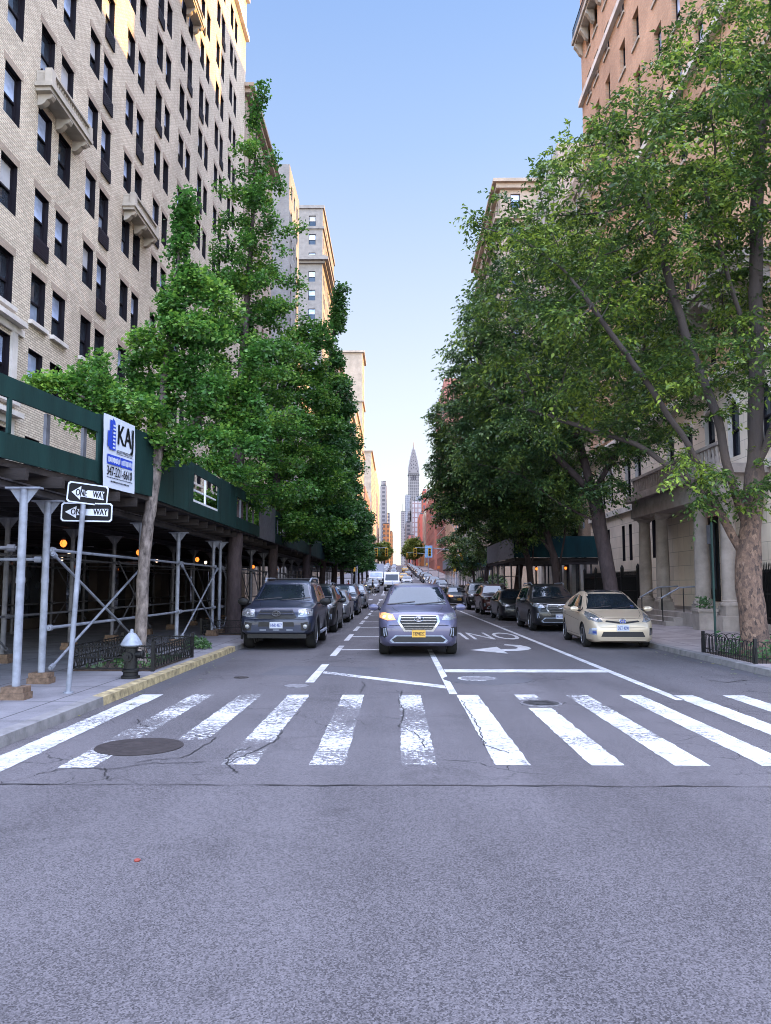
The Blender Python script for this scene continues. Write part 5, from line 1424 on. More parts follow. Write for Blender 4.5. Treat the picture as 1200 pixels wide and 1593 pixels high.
def leaf_cards(pos, dirs, size, rg, kind):
    """one small folded leaf (two faces) per point; dirs: where the leaf's tip points"""
    n = len(pos); d = dirs + rg.normal(size=(n, 3)) * .35; d /= np.linalg.norm(d, axis=1)[:, None]
    up = np.tile([0, 0, 1.0], (n, 1)) + rg.normal(size=(n, 3)) * .45
    s = np.cross(d, up); s /= np.linalg.norm(s, axis=1)[:, None] + 1e-9; nn = np.cross(s, d)
    L = size * rg.uniform(.65, 1.25, n)[:, None]
    if kind == 'fan': wd, pos_w, fold = .62, .72, .10
    else: wd, pos_w, fold = .24, .42, .08
    a = pos; t = pos + d * L - nn * L * .12; l = pos + d * L * pos_w + s * L * wd + nn * L * fold; r = pos + d * L * pos_w - s * L * wd + nn * L * fold
    V = np.stack([a, l, t, r], 1).reshape(-1, 3); i = np.arange(n)[:, None] * 4
    F = np.concatenate([i, i + 1, i + 2, i + 3], 1)
    return V, F

def tree(name, label, origin, trunks, blobs, nattr, seed, r_base, bark, leafm, kind, nleaf, size, group=None, step=.35, spread=.3, dk=.5, r_tip=.006, di=4.0, droop=0.0, flat=.5):
    rg = np.random.default_rng(seed); O = np.array(origin, float)
    attr = sample_blobs(blobs, nattr, rg)
    nd, par = grow(trunks, attr, step, di, dk, 110, rg, droop)
    nd = nd - O
    b, w, ch = branch_mesh(nd, par, r_tip, r_base, bark)
    root = tag(empty(name, origin), label, 'tree', group)
    b.build('trunk', parent=root, smooth=True, ang=60)
    # leaves sit along the twigs
    idx = np.nonzero((w <= 5) & (par >= 0) & (nd[:, 2] > 1.9))[0]
    zed = kind != 'fan'
    c = rg.choice(idx, nleaf // (9 if zed else 7)); base = nd[c] + (nd[par[c]] - nd[c]) * rg.random((len(c), 1))
    tw = nd[c] - nd[par[c]]; tw /= np.linalg.norm(tw, axis=1)[:, None]
    td = tw * .6 + rg.normal(size=tw.shape) * np.array([1, 1, flat]); td[:, 2] -= .12 if zed else -.05; td /= np.linalg.norm(td, axis=1)[:, None]
    P = []; D = []
    if zed:
        L = rg.uniform(.6, 1.3, len(c))[:, None] * spread
        side = np.cross(td, np.array([0, 0, 1.0])); side /= np.linalg.norm(side, axis=1)[:, None] + 1e-9
        for k in range(9):
            t = (k + 1) / 9.0; sgn = 1 if k % 2 else -1
            P.append(base + td * L * t - np.array([0, 0, 1]) * L * .35 * t * t + rg.normal(size=base.shape) * .02)
            D.append(td * .7 + side * sgn * .8 + np.array([0, 0, -.35]))
    else:
        for k in range(7):
            off = rg.normal(size=base.shape) * spread * .36; P.append(base + td * spread * .55 * rg.random((len(c), 1)) + off)
            D.append(off / spread + td * .4 + np.array([0, 0, -.15]))
    P = np.concatenate(P); D = np.concatenate(D)
    V, F = leaf_cards(P, D, size, rg, kind)
    link('crown', np_mesh('crown', V, F, leafm), root)
    return root

def cone_blobs(x, y, z0, z1, r0, lean=(0, 0), n=9, seed=0, ry=None):
    """tiers of separate boughs round a tapering axis, with air between them"""
    rr = random.Random(seed); out = []; az = rr.uniform(0, 6.28)
    for i in range(n):
        t = i / (n - 1); r = r0 * (1 - t) ** .7 * (1 if t > .1 else .85) * rr.uniform(.8, 1.12) + .16
        cx, cy, cz = x + lean[0] * t, y + lean[1] * t, z0 + (z1 - z0) * t
        k = 5 if r > 1.2 else (3 if r > .5 else 1)
        for j in range(k):
            az += 2.4; q = rr.uniform(.5, .72) * r if k > 1 else 0; s = r * (.46 if k > 1 else .8) * rr.uniform(.8, 1.15)
            out.append((cx + q * math.cos(az), cy + q * math.sin(az), cz + rr.uniform(-.3, .3) * (z1 - z0) / n, s, s, max(.22, min(s * .55, (z1 - z0) / n * .42))))
        out.append((cx, cy, cz, .26 * r + .05, .26 * r + .05, (z1 - z0) / n * .8)); out.append((cx, cy, cz + (z1 - z0) / n * .4, .26 * r + .04, .26 * r + .04, (z1 - z0) / n * .6))
    return out

# west side: ginkgos
tree('ginkgo_tree', 'slim ginkgo with pale flaking trunk rising behind the fire hydrant', (-4.95, 15.5, .13),
     [[(-4.98, 15.5, .13), (-4.93, 15.5, 2.2), (-4.72, 15.5, 4.3), (-4.6, 15.5, 6.2), (-4.3, 15.5, 9.5)], [(-4.72, 15.5, 4.3), (-5.6, 15.2, 5.0), (-6.6, 14.9, 5.6)], [(-4.72, 15.5, 4.3), (-4.0, 15.7, 5.0), (-3.2, 15.8, 5.6)]],
     [(-6.7, 15.1, 5.5, .75, .8, .42), (-6.0, 15.3, 4.9, .7, .9, .4), (-5.6, 15.4, 5.9, .7, .9, .45), (-4.9, 15.2, 5.2, .8, 1.0, .42), (-4.1, 15.7, 5.7, .9, 1.1, .5), (-3.2, 15.8, 5.2, .8, .9, .5), (-3.0, 15.6, 4.5, .6, .8, .35), (-4.9, 15.6, 6.5, .7, .8, .4), (-3.7, 15.4, 6.6, .65, .8, .45), (-4.5, 15.5, 7.2, .6, .7, .4), (-4.0, 15.5, 7.8, .5, .6, .4), (-4.45, 15.5, 8.4, .36, .4, .35), (-4.2, 15.5, 9.0, .26, .28, .4), (-4.3, 15.5, 9.6, .16, .18, .55), (-3.3, 15.5, 7.3, .5, .6, .35), (-2.7, 15.6, 6.3, .5, .6, .35), (-4.4, 15.6, 4.4, .7, .8, .35)],
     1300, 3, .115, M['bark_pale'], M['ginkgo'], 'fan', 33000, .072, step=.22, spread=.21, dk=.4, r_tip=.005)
tree('ginkgo_tree', 'tall spire topped ginkgo with thick dark trunk beside the blue off-roader', (-5.15, 25.2, .13),
     [[(-5.15, 25.2, .13), (-5.1, 25.2, 4), (-5.0, 25.2, 8), (-4.75, 25.2, 13), (-4.6, 25.2, 18.4)]],
     cone_blobs(-4.9, 25.2, 4.6, 19.2, 2.75, (.3, 0), 14, 5), 1500, 4, .23, M['bark_dark'], M['ginkgo'], 'fan', 47000, .088, step=.28, spread=.26, dk=.42)
tree('ginkgo_tree', 'bushy ginkgo overhanging the parked grey saloon, third tree of the west row', (-5.1, 33, .13),
     [[(-5.1, 33, .13), (-5.1, 33, 4), (-4.9, 33, 8), (-4.6, 33, 12)]],
     cone_blobs(-4.4, 33, 4.2, 14.6, 3.2, (.9, 0), 11, 6), 1400, 5, .2, M['bark_dark'], M['ginkgo'], 'fan', 48000, .105, step=.34, spread=.3, dk=.55)
tree('ginkgo_tree', 'dark ginkgo whose ragged top leans out over the avenue against the sky', (-5.0, 44, .13),
     [[(-5.0, 44, .13), (-4.9, 44, 4), (-4.2, 44, 10), (-3.2, 44, 18.6)]],
     cone_blobs(-4.5, 44, 4.5, 19.4, 2.6, (1.7, 0), 13, 7), 1400, 6, .22, M['bark_dark'], M['ginkgo_far'], 'fan', 32000, .145, step=.4, spread=.36, dk=.65)
proto = tree('ginkgo_tree', 'full crowned ginkgo at the middle of the west tree row', (-5.0, 54, .13),
     [[(-5.0, 54, .13), (-4.9, 54, 4), (-4.7, 54, 9), (-4.2, 54, 14.6)]],
     cone_blobs(-4.6, 54, 4.2, 15.6, 3.1, (.6, 0), 12, 8), 1400, 7, .2, M['bark_dark'], M['ginkgo_far'], 'fan', 44000, .165, step=.45, spread=.55, dk=.7)
def again(src, loc, rz, s, label, group=None):
    c = copy_tree(src); c.location = loc; c.rotation_euler[2] = rz; c.scale = (s, s, s * rnd.uniform(.95, 1.05)); c['label'] = label
    if group: c['group'] = group
    elif 'group' in c: del c['group']
    return c
again(proto, (-4.9, 63.5, .15), 1.1, 1.08, 'west row ginkgo just before the far crossing shed, fuller on the street side')
again(proto, (-4.9, 73.5, .3), 2.3, .98, 'last ginkgo of the west row before the far crossing')
FARG = 'trees of the far blocks seen as green specks'
for i, (x, y) in enumerate(((-5.0, 97), (-5.0, 108), (-5.0, 121), (-5.0, 140))):
    again(proto, (x, y, gz(y)), i * 1.7, .8, 'smaller ginkgo beyond the far crossing on the west pavement', 'west trees beyond the far crossing')

# east side: zelkovas
tree('zelkova_tree', 'big old tree with orange flaking bark and forked trunk by the hooped fence', (7.55, 16.9, .13),
     [[(7.62, 16.95, .13), (7.5, 16.95, 1.6), (7.55, 16.95, 2.5), (7.75, 17.0, 4.0), (8.0, 17.2, 6.5), (8.15, 17.3, 9.5), (8.3, 17.2, 12), (8.8, 17, 13.6)],
      [(7.5, 16.95, 2.1), (6.95, 17.1, 3.35), (6.5, 17.5, 4.0), (5.6, 18.2, 4.9), (4.4, 18.9, 5.5), (3.2, 19.3, 6.0)],
      [(6.95, 17.1, 3.35), (6.3, 16.8, 4.6), (5.0, 16.2, 6.2), (3.8, 15.8, 7.7)],
      [(7.6, 16.95, 2.6), (7.15, 17.0, 4.3), (7.0, 17.0, 5.3), (6.4, 17.1, 7.2), (6.0, 17.1, 8.8), (5.4, 17, 11)],
      [(7.75, 17.0, 4.0), (8.6, 16.5, 6.5), (9.4, 16, 9)], [(7.75, 17, 4), (8.3, 18, 6.5), (8.2, 19.5, 9)], [(8, 17.2, 6.5), (7.2, 16.6, 8.2), (6.6, 16.2, 10)]],
     [(4.6, 17.3, 9.4, 3.0, 3.2, 2.0), (6.6, 17.0, 10.8, 3.0, 3.4, 2.2), (9.2, 17.0, 11.0, 3.4, 3.4, 3.0), (3.7, 17.6, 7.4, 2.4, 2.6, 1.5), (5.4, 18.6, 6.8, 2.8, 2.6, 1.5), (7.8, 16.9, 13.0, 2.4, 2.6, 1.8), (9.8, 15.8, 7.6, 2.2, 2.4, 2.0),
      (2.2, 17.4, 10.2, .9, 1.2, .7), (6.6, 15.7, 3.7, 1.7, 1.2, .5), (8.9, 16.0, 4.6, 1.5, 1.3, .6), (6.9, 15.6, 6.2, 2.0, 1.6, .9), (10.3, 14.9, 13.2, 2.4, 2.0, 2.2), (4.0, 18.5, 5.6, 2.0, 2.0, .6), (7.4, 18.8, 8.0, 2.6, 2.2, 1.6), (4.4, 17.2, 11.5, 1.7, 1.8, 1.2), (9.4, 16.8, 14.2, 2.6, 2.4, 1.7), (11.5, 16, 12.5, 2.0, 2.0, 2.0)],
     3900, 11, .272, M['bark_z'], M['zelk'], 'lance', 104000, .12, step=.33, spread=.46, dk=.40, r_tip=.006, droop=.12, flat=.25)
z2 = tree('zelkova_tree', 'leaning dark trunked tree behind the gold hatchback', (8.0, 29, .13),
     [[(8.05, 29, .13), (7.75, 29, 2.2), (7.3, 29, 5.0), (6.6, 29, 7.6), (6.2, 29, 11)], [(7.5, 29, 3.9), (6.0, 28.7, 4.6), (4.6, 28.5, 5.6)], [(7.3, 29, 5), (8.6, 29.2, 7.2), (9.2, 29, 9)], [(7.3, 29, 5), (5.6, 28.6, 6.6), (3.8, 28.4, 8.4), (3.0, 28.4, 10)]],
     [(5.6, 29, 9.2, 3.4, 3.4, 2.8), (4.3, 29, 11.2, 2.6, 2.8, 2.2), (4.2, 28.8, 6.9, 2.5, 2.8, 1.9), (6.2, 29, 13.0, 2.8, 3, 2.4), (8.4, 29, 8.8, 2.8, 3, 3.0), (2.9, 29, 9.2, 1.5, 1.8, 1.6), (6.4, 28.4, 5.2, 2.4, 1.8, .8), (8.6, 29, 12.5, 2.6, 2.8, 2.2)],
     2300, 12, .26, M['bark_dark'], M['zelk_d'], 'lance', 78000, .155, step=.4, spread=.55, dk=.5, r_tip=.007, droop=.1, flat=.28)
z3 = tree('zelkova_tree', 'twin stemmed dark tree beside the teal shed panel', (7.8, 38, .13),
     [[(7.8, 38, .13), (7.6, 38, 3), (7.0, 38, 5), (6.0, 38, 8.5)], [(7.7, 38, 1.5), (8.2, 38.3, 4), (8.6, 38.4, 7)], [(7.6, 38, 3), (6.2, 37.7, 5), (4.8, 37.4, 6.5)]],
     [(5.2, 38, 7.6, 3.6, 3.4, 2.8), (3.7, 38, 9.4, 2.6, 2.8, 2.1), (6.4, 38, 10.6, 3.2, 3.2, 2.6), (3.2, 38, 6.2, 2.2, 2.4, 1.5), (6.8, 37.6, 4.9, 2.6, 2.2, 1.0), (4.6, 38, 12, 2.0, 2.2, 1.6)],
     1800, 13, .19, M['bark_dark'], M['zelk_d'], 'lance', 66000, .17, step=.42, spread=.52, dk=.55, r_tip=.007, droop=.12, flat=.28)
again(z3, (7.9, 46, .13), .5, 1.02, 'dark tree rising from the pavement before the teal shed')
again(z2, (8.6, 57, .13), 2.6, .92, 'broad dark tree arching over the dark parked cars before the east shed')
again(z3, (7.7, 68, .15), 2.2, .95, 'low spreading tree past the east shed, its boughs nearest the skyscraper')
tree('street_tree', 'short round tree with low boughs at the far east corner', (7.6, 76, .15),
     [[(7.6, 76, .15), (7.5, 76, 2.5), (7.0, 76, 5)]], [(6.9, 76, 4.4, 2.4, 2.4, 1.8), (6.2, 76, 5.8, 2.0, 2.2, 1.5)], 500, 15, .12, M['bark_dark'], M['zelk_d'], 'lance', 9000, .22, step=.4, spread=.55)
fart = tree('street_tree', 'green and gold tree low in the middle distance, by the bright gap', (-4.6, 330, gz(330)),
     [[(-4.6, 330, gz(330)), (-4.6, 330, gz(330) + 4), (-4.4, 330, gz(330) + 7)]], [(-4.4, 330, gz(330) + 6.2, 3.4, 3.2, 2.8), (-4.0, 330, gz(330) + 8.5, 2.2, 2.2, 1.8)], 260, 16, .18, M['bark_dark'], M['gold'], 'fan', 5000, .5, step=.7, spread=.9, dk=.9)
again(fart, (6.0, 330, gz(330)), 1, 1.1, 'golden green tree on the east side of the bright far gap')
again(fart, (7.6, 300, gz(300)), 2, 1.15, 'yellow green tree right of the bright far gap, in front of the pink buildings')
again(fart, (-5.0, 290, gz(290)), 3, .95, 'yellow green tree left of the bright far gap')
again(fart, (7.8, 350, gz(350)), 4, 1.0, 'small far tree behind the yellow green east tree')
again(fart, (-5.2, 400, gz(400)), 5, 1.0, 'farthest small tree on the west pavement')
# clipped shrubs by the east shed
for i, (x, y, s) in enumerate(((8.6, 79.2, 1.0), (9.9, 78.6, 1.2))):
    r5 = random.Random(20 + i); b = MB().use(M['zelk_d'])
    for k in range(900):
        v = Vector((r5.gauss(0, 1), r5.gauss(0, 1), r5.gauss(0, 1))).normalized(); q = v * (s * r5.uniform(.75, 1.02)) + Vector((0, 0, s * 1.0)); d = (v + Vector((r5.gauss(0, .6), r5.gauss(0, .6), r5.gauss(0, .6)))).normalized() * .14; w = d.orthogonal().normalized() * .07
        b.face([q - d, q - w, q + d, q + w])
    t = tag(empty('round_shrub', (x, y, gz(y) + .13)), 'ball shaped dark shrub by the far east corner, the ' + ('smaller' if i == 0 else 'larger') + ' one', 'shrub')
    b.build('foliage', parent=t); b = MB().use(M['bark_dark']); b.tube([(0, 0, 0), (0, 0, s)], .05, 6); b.build('stem', parent=t)
# ------------------------------------------------------------------ vehicles (nose at y=0 pointing to -y, wheels on z=0)
def paint(name, c, metal=.35, rough=.32):
    m = bpy.data.materials.new(name); nt, nd, lk, b = nodes(m)
    tc = N(nt, 'ShaderNodeTexCoord'); nz = N(nt, 'ShaderNodeTexNoise', Scale=2.2, Detail=7, Roughness=.65); lk.new(tc.outputs['Object'], nz.inputs['Vector'])
    rp = N(nt, 'ShaderNodeValToRGB'); rp.color_ramp.elements[0].color = c4(sc(c, .86)); rp.color_ramp.elements[1].color = c4(tuple(min(1, x * 1.1 + .004) for x in c))
    lk.new(nz.outputs['Fac'], rp.inputs[0]); lk.new(rp.outputs[0], b.inputs['Base Color'])
    b.inputs['Metallic'].default_value = metal; b.inputs['Roughness'].default_value = rough
    mr = N(nt, 'ShaderNodeMapRange'); mr.inputs['To Min'].default_value = rough * .85; mr.inputs['To Max'].default_value = rough * 1.3; lk.new(nz.outputs['Fac'], mr.inputs[0]); lk.new(mr.outputs[0], b.inputs['Roughness'])
    b.inputs['Specular IOR Level'].default_value = .3; b.inputs['Coat Weight'].default_value = .32; b.inputs['Coat Roughness'].default_value = .05
    return m
PA = {'violet': paint('violet_grey_paint', (.085, .082, .135)), 'slate': paint('slate_blue_paint', (.022, .028, .052)), 'gold': paint('gold_beige_paint', (.44, .365, .275), .35), 'black': paint('gloss_black_paint', (.008, .008, .010), .1),
      'darkred': paint('dark_maroon_paint', (.05, .012, .012)), 'grey': paint('mid_grey_paint', (.13, .13, .15)), 'silver': paint('silver_car_paint', (.24, .25, .28), .5), 'white': paint('white_car_paint', (.42, .43, .46), 0), 'navy': paint('navy_paint', (.015, .02, .045)), 'blue': paint('pale_blue_paint', (.12, .16, .26)), 'taxi': paint('taxi_yellow_paint', (.6, .33, .02), 0)}

def interp(tab, y, sm=.05):
    xs = [t[0] for t in tab]; vs = [t[1] for t in tab]
    return float(np.mean(np.interp([y - sm, y - sm / 2, y, y + sm / 2, y + sm], xs, vs)))

class Car:
    def __init__(s, L, W, top, belt, bot, hw, tumble=.32, wheel_r=.36, wy=(.95, 3.7), ra=None, wt=.24):
        s.L, s.W, s.top, s.belt, s.bot, s.hw, s.tumble, s.r, s.wy, s.wt = L, W, top, belt, bot, hw, tumble, wheel_r, wy, wt
        s.ra = ra or wheel_r + .055
        ys = sorted(set([0, .02, .05, .09, .14, .2, .3] + list(np.linspace(.4, L - .3, 34)) + [L - .2, L - .12, L - .06, L - .02, L]))
        V = []; n = 11
        for y in ys:
            sm = min(.05, y, L - y)
            zt, zb, zo, w = interp(top, y, sm), interp(belt, y, .05), interp(bot, y, sm), W / 2 * interp(hw, y, sm)
            zb = min(zb, zt - .01); d = zt - zb; k = min(1, d / .35)
            wr = w * .93 - d * tumble - .02
            half = [(0, zo), (w * .86, zo), (w * .965, zo + .07), (w, zo + .42 * (zb - zo)), (w * .99, zb - .10), (w * .955, zb), (w * .93 - .005, zb + .02 * min(1, d / .05)),
                    (wr, zt - .02 - .07 * k), (wr - .07 - .03 * k, zt - .012), (wr * .5, zt + .012), (0, zt + .018)]
            V.append([(x, y, z) for x, z in half])
        m = len(ys); me = bpy.data.meshes.new('shell'); vs = []; fs = []
        def vi(i, j, sgn): return i * (2 * n - 2) + (j if sgn > 0 else (j if j in (0, n - 1) else 2 * n - 2 - j))
        for row in V:
            vs += row; vs += [(-p[0], p[1], p[2]) for p in reversed(row[1:-1])]
        k = 2 * n - 2
        for i in range(m - 1):
            for j in range(k): fs.append((i * k + j, i * k + (j + 1) % k, (i + 1) * k + (j + 1) % k, (i + 1) * k + j))
        for i in (0, m - 1):
            q = []
            for j in range(n - 1):
                a, b2 = i * k + j, i * k + j + 1
                c, d = i * k + (k - j) % k, i * k + (k - j - 1) % k
                f = [a, b2] + ([d] if d != b2 else []) + ([c] if c != a else [])
                fs.append(tuple(f if i == m - 1 else f[::-1]))
        me.from_pydata(vs, [], fs); bm = bmesh.new(); bm.from_mesh(me); bmesh.ops.recalc_face_normals(bm, faces=bm.faces); bm.to_mesh(me); 
        s.bvh = BVHTree.FromBMesh(bm); bm.free()
        me.materials.append(PA['grey']); me.materials.append(M['plastic'])
        # wheel arches are cut out for real
        cb = MB().use(PA['grey']); cb.use(M['plastic'])
        for yy in s.wy:
            for sg in (-1, 1):
                a, e = sg * (W / 2 - .34), sg * (W / 2 + .2)
                cb.lathe([(s.ra, min(a, e)), (s.ra, max(a, e))], (0, yy, s.r), 28, 'x')
        cm = cb.data('cutter', fix=True)
        co = bpy.data.objects.new('cutter', cm); col.objects.link(co); ob = bpy.data.objects.new('shell', me); col.objects.link(ob)
        md = ob.modifiers.new('b', 'BOOLEAN'); md.object = co; md.operation = 'DIFFERENCE'; md.solver = 'EXACT'
        bpy.context.view_layer.update()
        s.body = bpy.data.meshes.new_from_object(ob.evaluated_get(bpy.context.evaluated_depsgraph_get()))
        s.body.name = 'body'; s.body.shade_smooth(); s.body.set_sharp_from_angle(angle=R(38))
        bpy.data.objects.remove(ob); bpy.data.objects.remove(co)
    def hit(s, a, c, d):
        if d == 'F': o, v = Vector((a, -3, c)), Vector((0, 1, 0))
        elif d == 'B': o, v = Vector((a, s.L + 3, c)), Vector((0, -1, 0))
        elif d == 'R': o, v = Vector((3, a, c)), Vector((-1, 0, 0))
        elif d == 'L': o, v = Vector((-3, a, c)), Vector((1, 0, 0))
        else: o, v = Vector((a, c, 5)), Vector((0, 0, -1))
        p, nn, i, t = s.bvh.ray_cast(o, v)
        return (p, nn) if p is not None else (None, None)
    def patch(s, b, poly, d, off=.006, rings=5, dens=.08):
        pts = []
        for i, p in enumerate(poly):
            q = poly[(i + 1) % len(poly)]; n = max(1, int(math.dist(p, q) / dens))
            pts += [(p[0] + (q[0] - p[0]) * t / n, p[1] + (q[1] - p[1]) * t / n) for t in range(n)]
        c = (sum(p[0] for p in pts) / len(pts), sum(p[1] for p in pts) / len(pts))
        def at(p):
            for t in (1, .97, .93, .88, .8, .7, .5, .2):
                h, nn = s.hit(c[0] + (p[0] - c[0]) * t, c[1] + (p[1] - c[1]) * t, d)
                if h is not None: return h + nn * off
            return None
        n = len(pts); vs = []
        for k in range(rings, 0, -1):
            vs += [at((c[0] + (p[0] - c[0]) * k / rings, c[1] + (p[1] - c[1]) * k / rings)) for p in pts]
        vs.append(at(c))
        if any(v is None for v in vs): return
        # a rim folded back to the body gives the piece a real edge
        rim = []
        for p, v in zip(pts, vs[:n]):
            h, nn = s.hit(p[0], p[1], d); rim.append(v - (nn * off * 1.5 if nn is not None else Vector((0, 0, 0))))
        fs = [(k * n + i, k * n + (i + 1) % n, (k + 1) * n + (i + 1) % n, (k + 1) * n + i) for k in range(rings - 1) for i in range(n)]
        fs += [((rings - 1) * n + i, (rings - 1) * n + (i + 1) % n, rings * n) for i in range(n)]
        base = len(vs); vs += rim; fs += [(i, base + i, base + (i + 1) % n, (i + 1) % n) for i in range(n)]
        b.mesh(vs, fs)
    def line(s, b, pts, d, w=.008, off=.003):
        P = []
        for p, q in zip(pts, pts[1:]):
            n = max(1, int(math.dist(p, q) / .06)); P += [(p[0] + (q[0] - p[0]) * t / n, p[1] + (q[1] - p[1]) * t / n) for t in range(n)]
        P.append(pts[-1]); prev = None
        for i, p in enumerate(P):
            a, e = P[max(0, i - 1)], P[min(len(P) - 1, i + 1)]; L = math.dist(a, e) or 1; nx, ny = -(e[1] - a[1]) / L * w / 2, (e[0] - a[0]) / L * w / 2
            h1, n1 = s.hit(p[0] + nx, p[1] + ny, d); h2, n2 = s.hit(p[0] - nx, p[1] - ny, d)
            cur = (h1 + n1 * off, h2 + n2 * off) if h1 is not None and h2 is not None else None
            if prev and cur: b.face([prev[0], prev[1], cur[1], cur[0]])
            prev = cur

def wheel_data(r, w, style=0):
    b = MB().use(M['tyre']); rr = r * .68
    b.lathe([(rr, -w / 2 + .01), (r * .9, -w / 2), (r * .985, -w * .38), (r, -w * .2), (r, w * .2), (r * .985, w * .38), (r * .9, w / 2), (rr, w / 2 - .01)], n=28, axis='x'); t = b.data('wheel', True, 40)
    b = MB().use(M['plastic']); b.lathe([(rr * .98, w * .2), (.02, w * .22)], n=20, axis='x'); b.lathe([(rr * .98, -w * .2 - .001), (.02, -w * .2)], n=20, axis='x')
    b.use(M['rim'] if style != 1 else M['rim_d']); b.lathe([(rr, w * .2), (rr * 1.01, w / 2), (rr * .93, w / 2 + .002), (rr * .9, w * .3)], n=28, axis='x'); b.lathe([(rr, -w * .2), (rr * 1.01, -w / 2), (rr * .93, -w / 2 - .002), (rr * .9, -w * .3)], n=28, axis='x')
    n = 5 if style != 2 else 10
    for sg in (1, -1):
        b.lathe([(rr * .24, sg * w * .2), (rr * .22, sg * w * .44), (.01, sg * w * .46)], n=14, axis='x')
        for k in range(n):
            a = 2 * math.pi * k / n; ca, sa = math.cos(a), math.sin(a); hw = rr * (.17 if n == 5 else .08)
            def P(rad, off, x): return (sg * x, rad * ca - off * sa, rad * sa + off * ca)
            q = [P(rr * .15, -hw, w * .44), P(rr * .15, hw, w * .44), P(rr * .93, hw * .7, w * .42), P(rr * .93, -hw * .7, w * .42)]; e = [P(rr * .15, -hw, w * .25), P(rr * .15, hw, w * .25), P(rr * .93, hw * .7, w * .25), P(rr * .93, -hw * .7, w * .25)]
            b.mesh(q + e, [(0, 1, 2, 3), (0, 4, 5, 1), (1, 5, 6, 2), (2, 6, 7, 3), (3, 7, 4, 0)])
    return t, b.data('rim', True, 30)

def mirror_poly(p): return [(-a, c) for a, c in reversed(p)]
def part(root, name, m, fn, smooth=True, ang=40, off=None, parent=None):
    b = MB().use(m); fn(b)
    if not b.v: return None
    return b.build(name, parent=parent or root, smooth=smooth, ang=ang)

def make_car(name, car, pm, label, cat, front, wstyle=0, side=(), pillars=(), rails=0, plate='w', ptext='FNR 4877', group=None, glassm=None):
    c = car; root = tag(empty(name), label, cat, group); gm = glassm or M['cglass']
    bd = c.body.copy(); bd.materials[0] = pm; link('body', bd, root)
    for poly, nm in side:
        for d in ('R', 'L'): part(root, 'side_window', gm, lambda b: c.patch(b, poly, d, .006))
    t, r_ = wheel_data(c.r, c.wt, wstyle)
    for yy in c.wy:
        for sg in (-1, 1):
            w = link('wheel', t, root, (sg * (c.W / 2 - c.wt / 2 - .015), yy, c.r)); link('rim', r_, w)
    def seams(b):
        for pl in pillars:
            for d in ('R', 'L'): c.line(b, pl, d)
    part(root, 'door_seam', M['plastic'], seams, False)
    front(root, c, pm)
    return root

def mirrors(root, c, y, z, pm, x=None, s=1.0):
    x = x or c.W / 2 - .04
    for sg in (-1, 1):
        def fn(b):
            b.lathe([(.02, -.12 * s), (.085 * s, -.09 * s), (.10 * s, 0), (.09 * s, .07 * s), (.07 * s, .075 * s)], (0, 0, 0), 14, 'y')
            b.v = [(sg * (x + .17 * s) + v[0] * 1.35, y + v[1], z + v[2] * .85) for v in b.v]
            b.use(M['plastic']); b.tube([(sg * (x - .03), y + .02, z - .05), (sg * (x + .1), y, z - .02)], .03, 8)
        part(root, 'wing_mirror', pm, fn)

def number_plate(root, c, z, kind='w', txt='FNR 4877', y=None, w=.31, x=0, name='number_plate'):
    h, nn = c.hit(x, z, 'F'); y = h.y - .022
    pb = MB().use(M['plate_' + kind]); pb.box(x - w / 2, x + w / 2, y, y + .012, z - .08, z + .08); p = pb.build(name, parent=root)
    vs, fs = text_mesh(txt, .12, frame((x, y - .002, z - .005), (1, 0, 0), (0, 0, 1)), sx=1); xs = [v.x for v in vs]; k = (w * .86) / (max(xs) - min(xs))
    b = MB().use(M['plate_b'] if kind == 'w' else M['ink'])
    for dx in (-.002, .002): b.mesh([(x + (v.x - x) * k + dx, v.y - abs(dx) * .05 - dx * .05, v.z) for v in vs], fs)
    b.build('lettering', parent=p)

def windscreen(root, c, poly, m=None):
    part(root, 'windscreen', m or M['cglass'], lambda b: c.patch(b, poly, 'F', .006, 8, .07))

def wipers(root, c, z, w):
    for a, e in ((-w * .8, -w * .05), (-w * .05, w * .75)): part(root, 'wiper', M['plastic'], (lambda b, a=a, e=e: c.line(b, [(a, z), (e, z + .07)], 'F', .02, .014)), False)

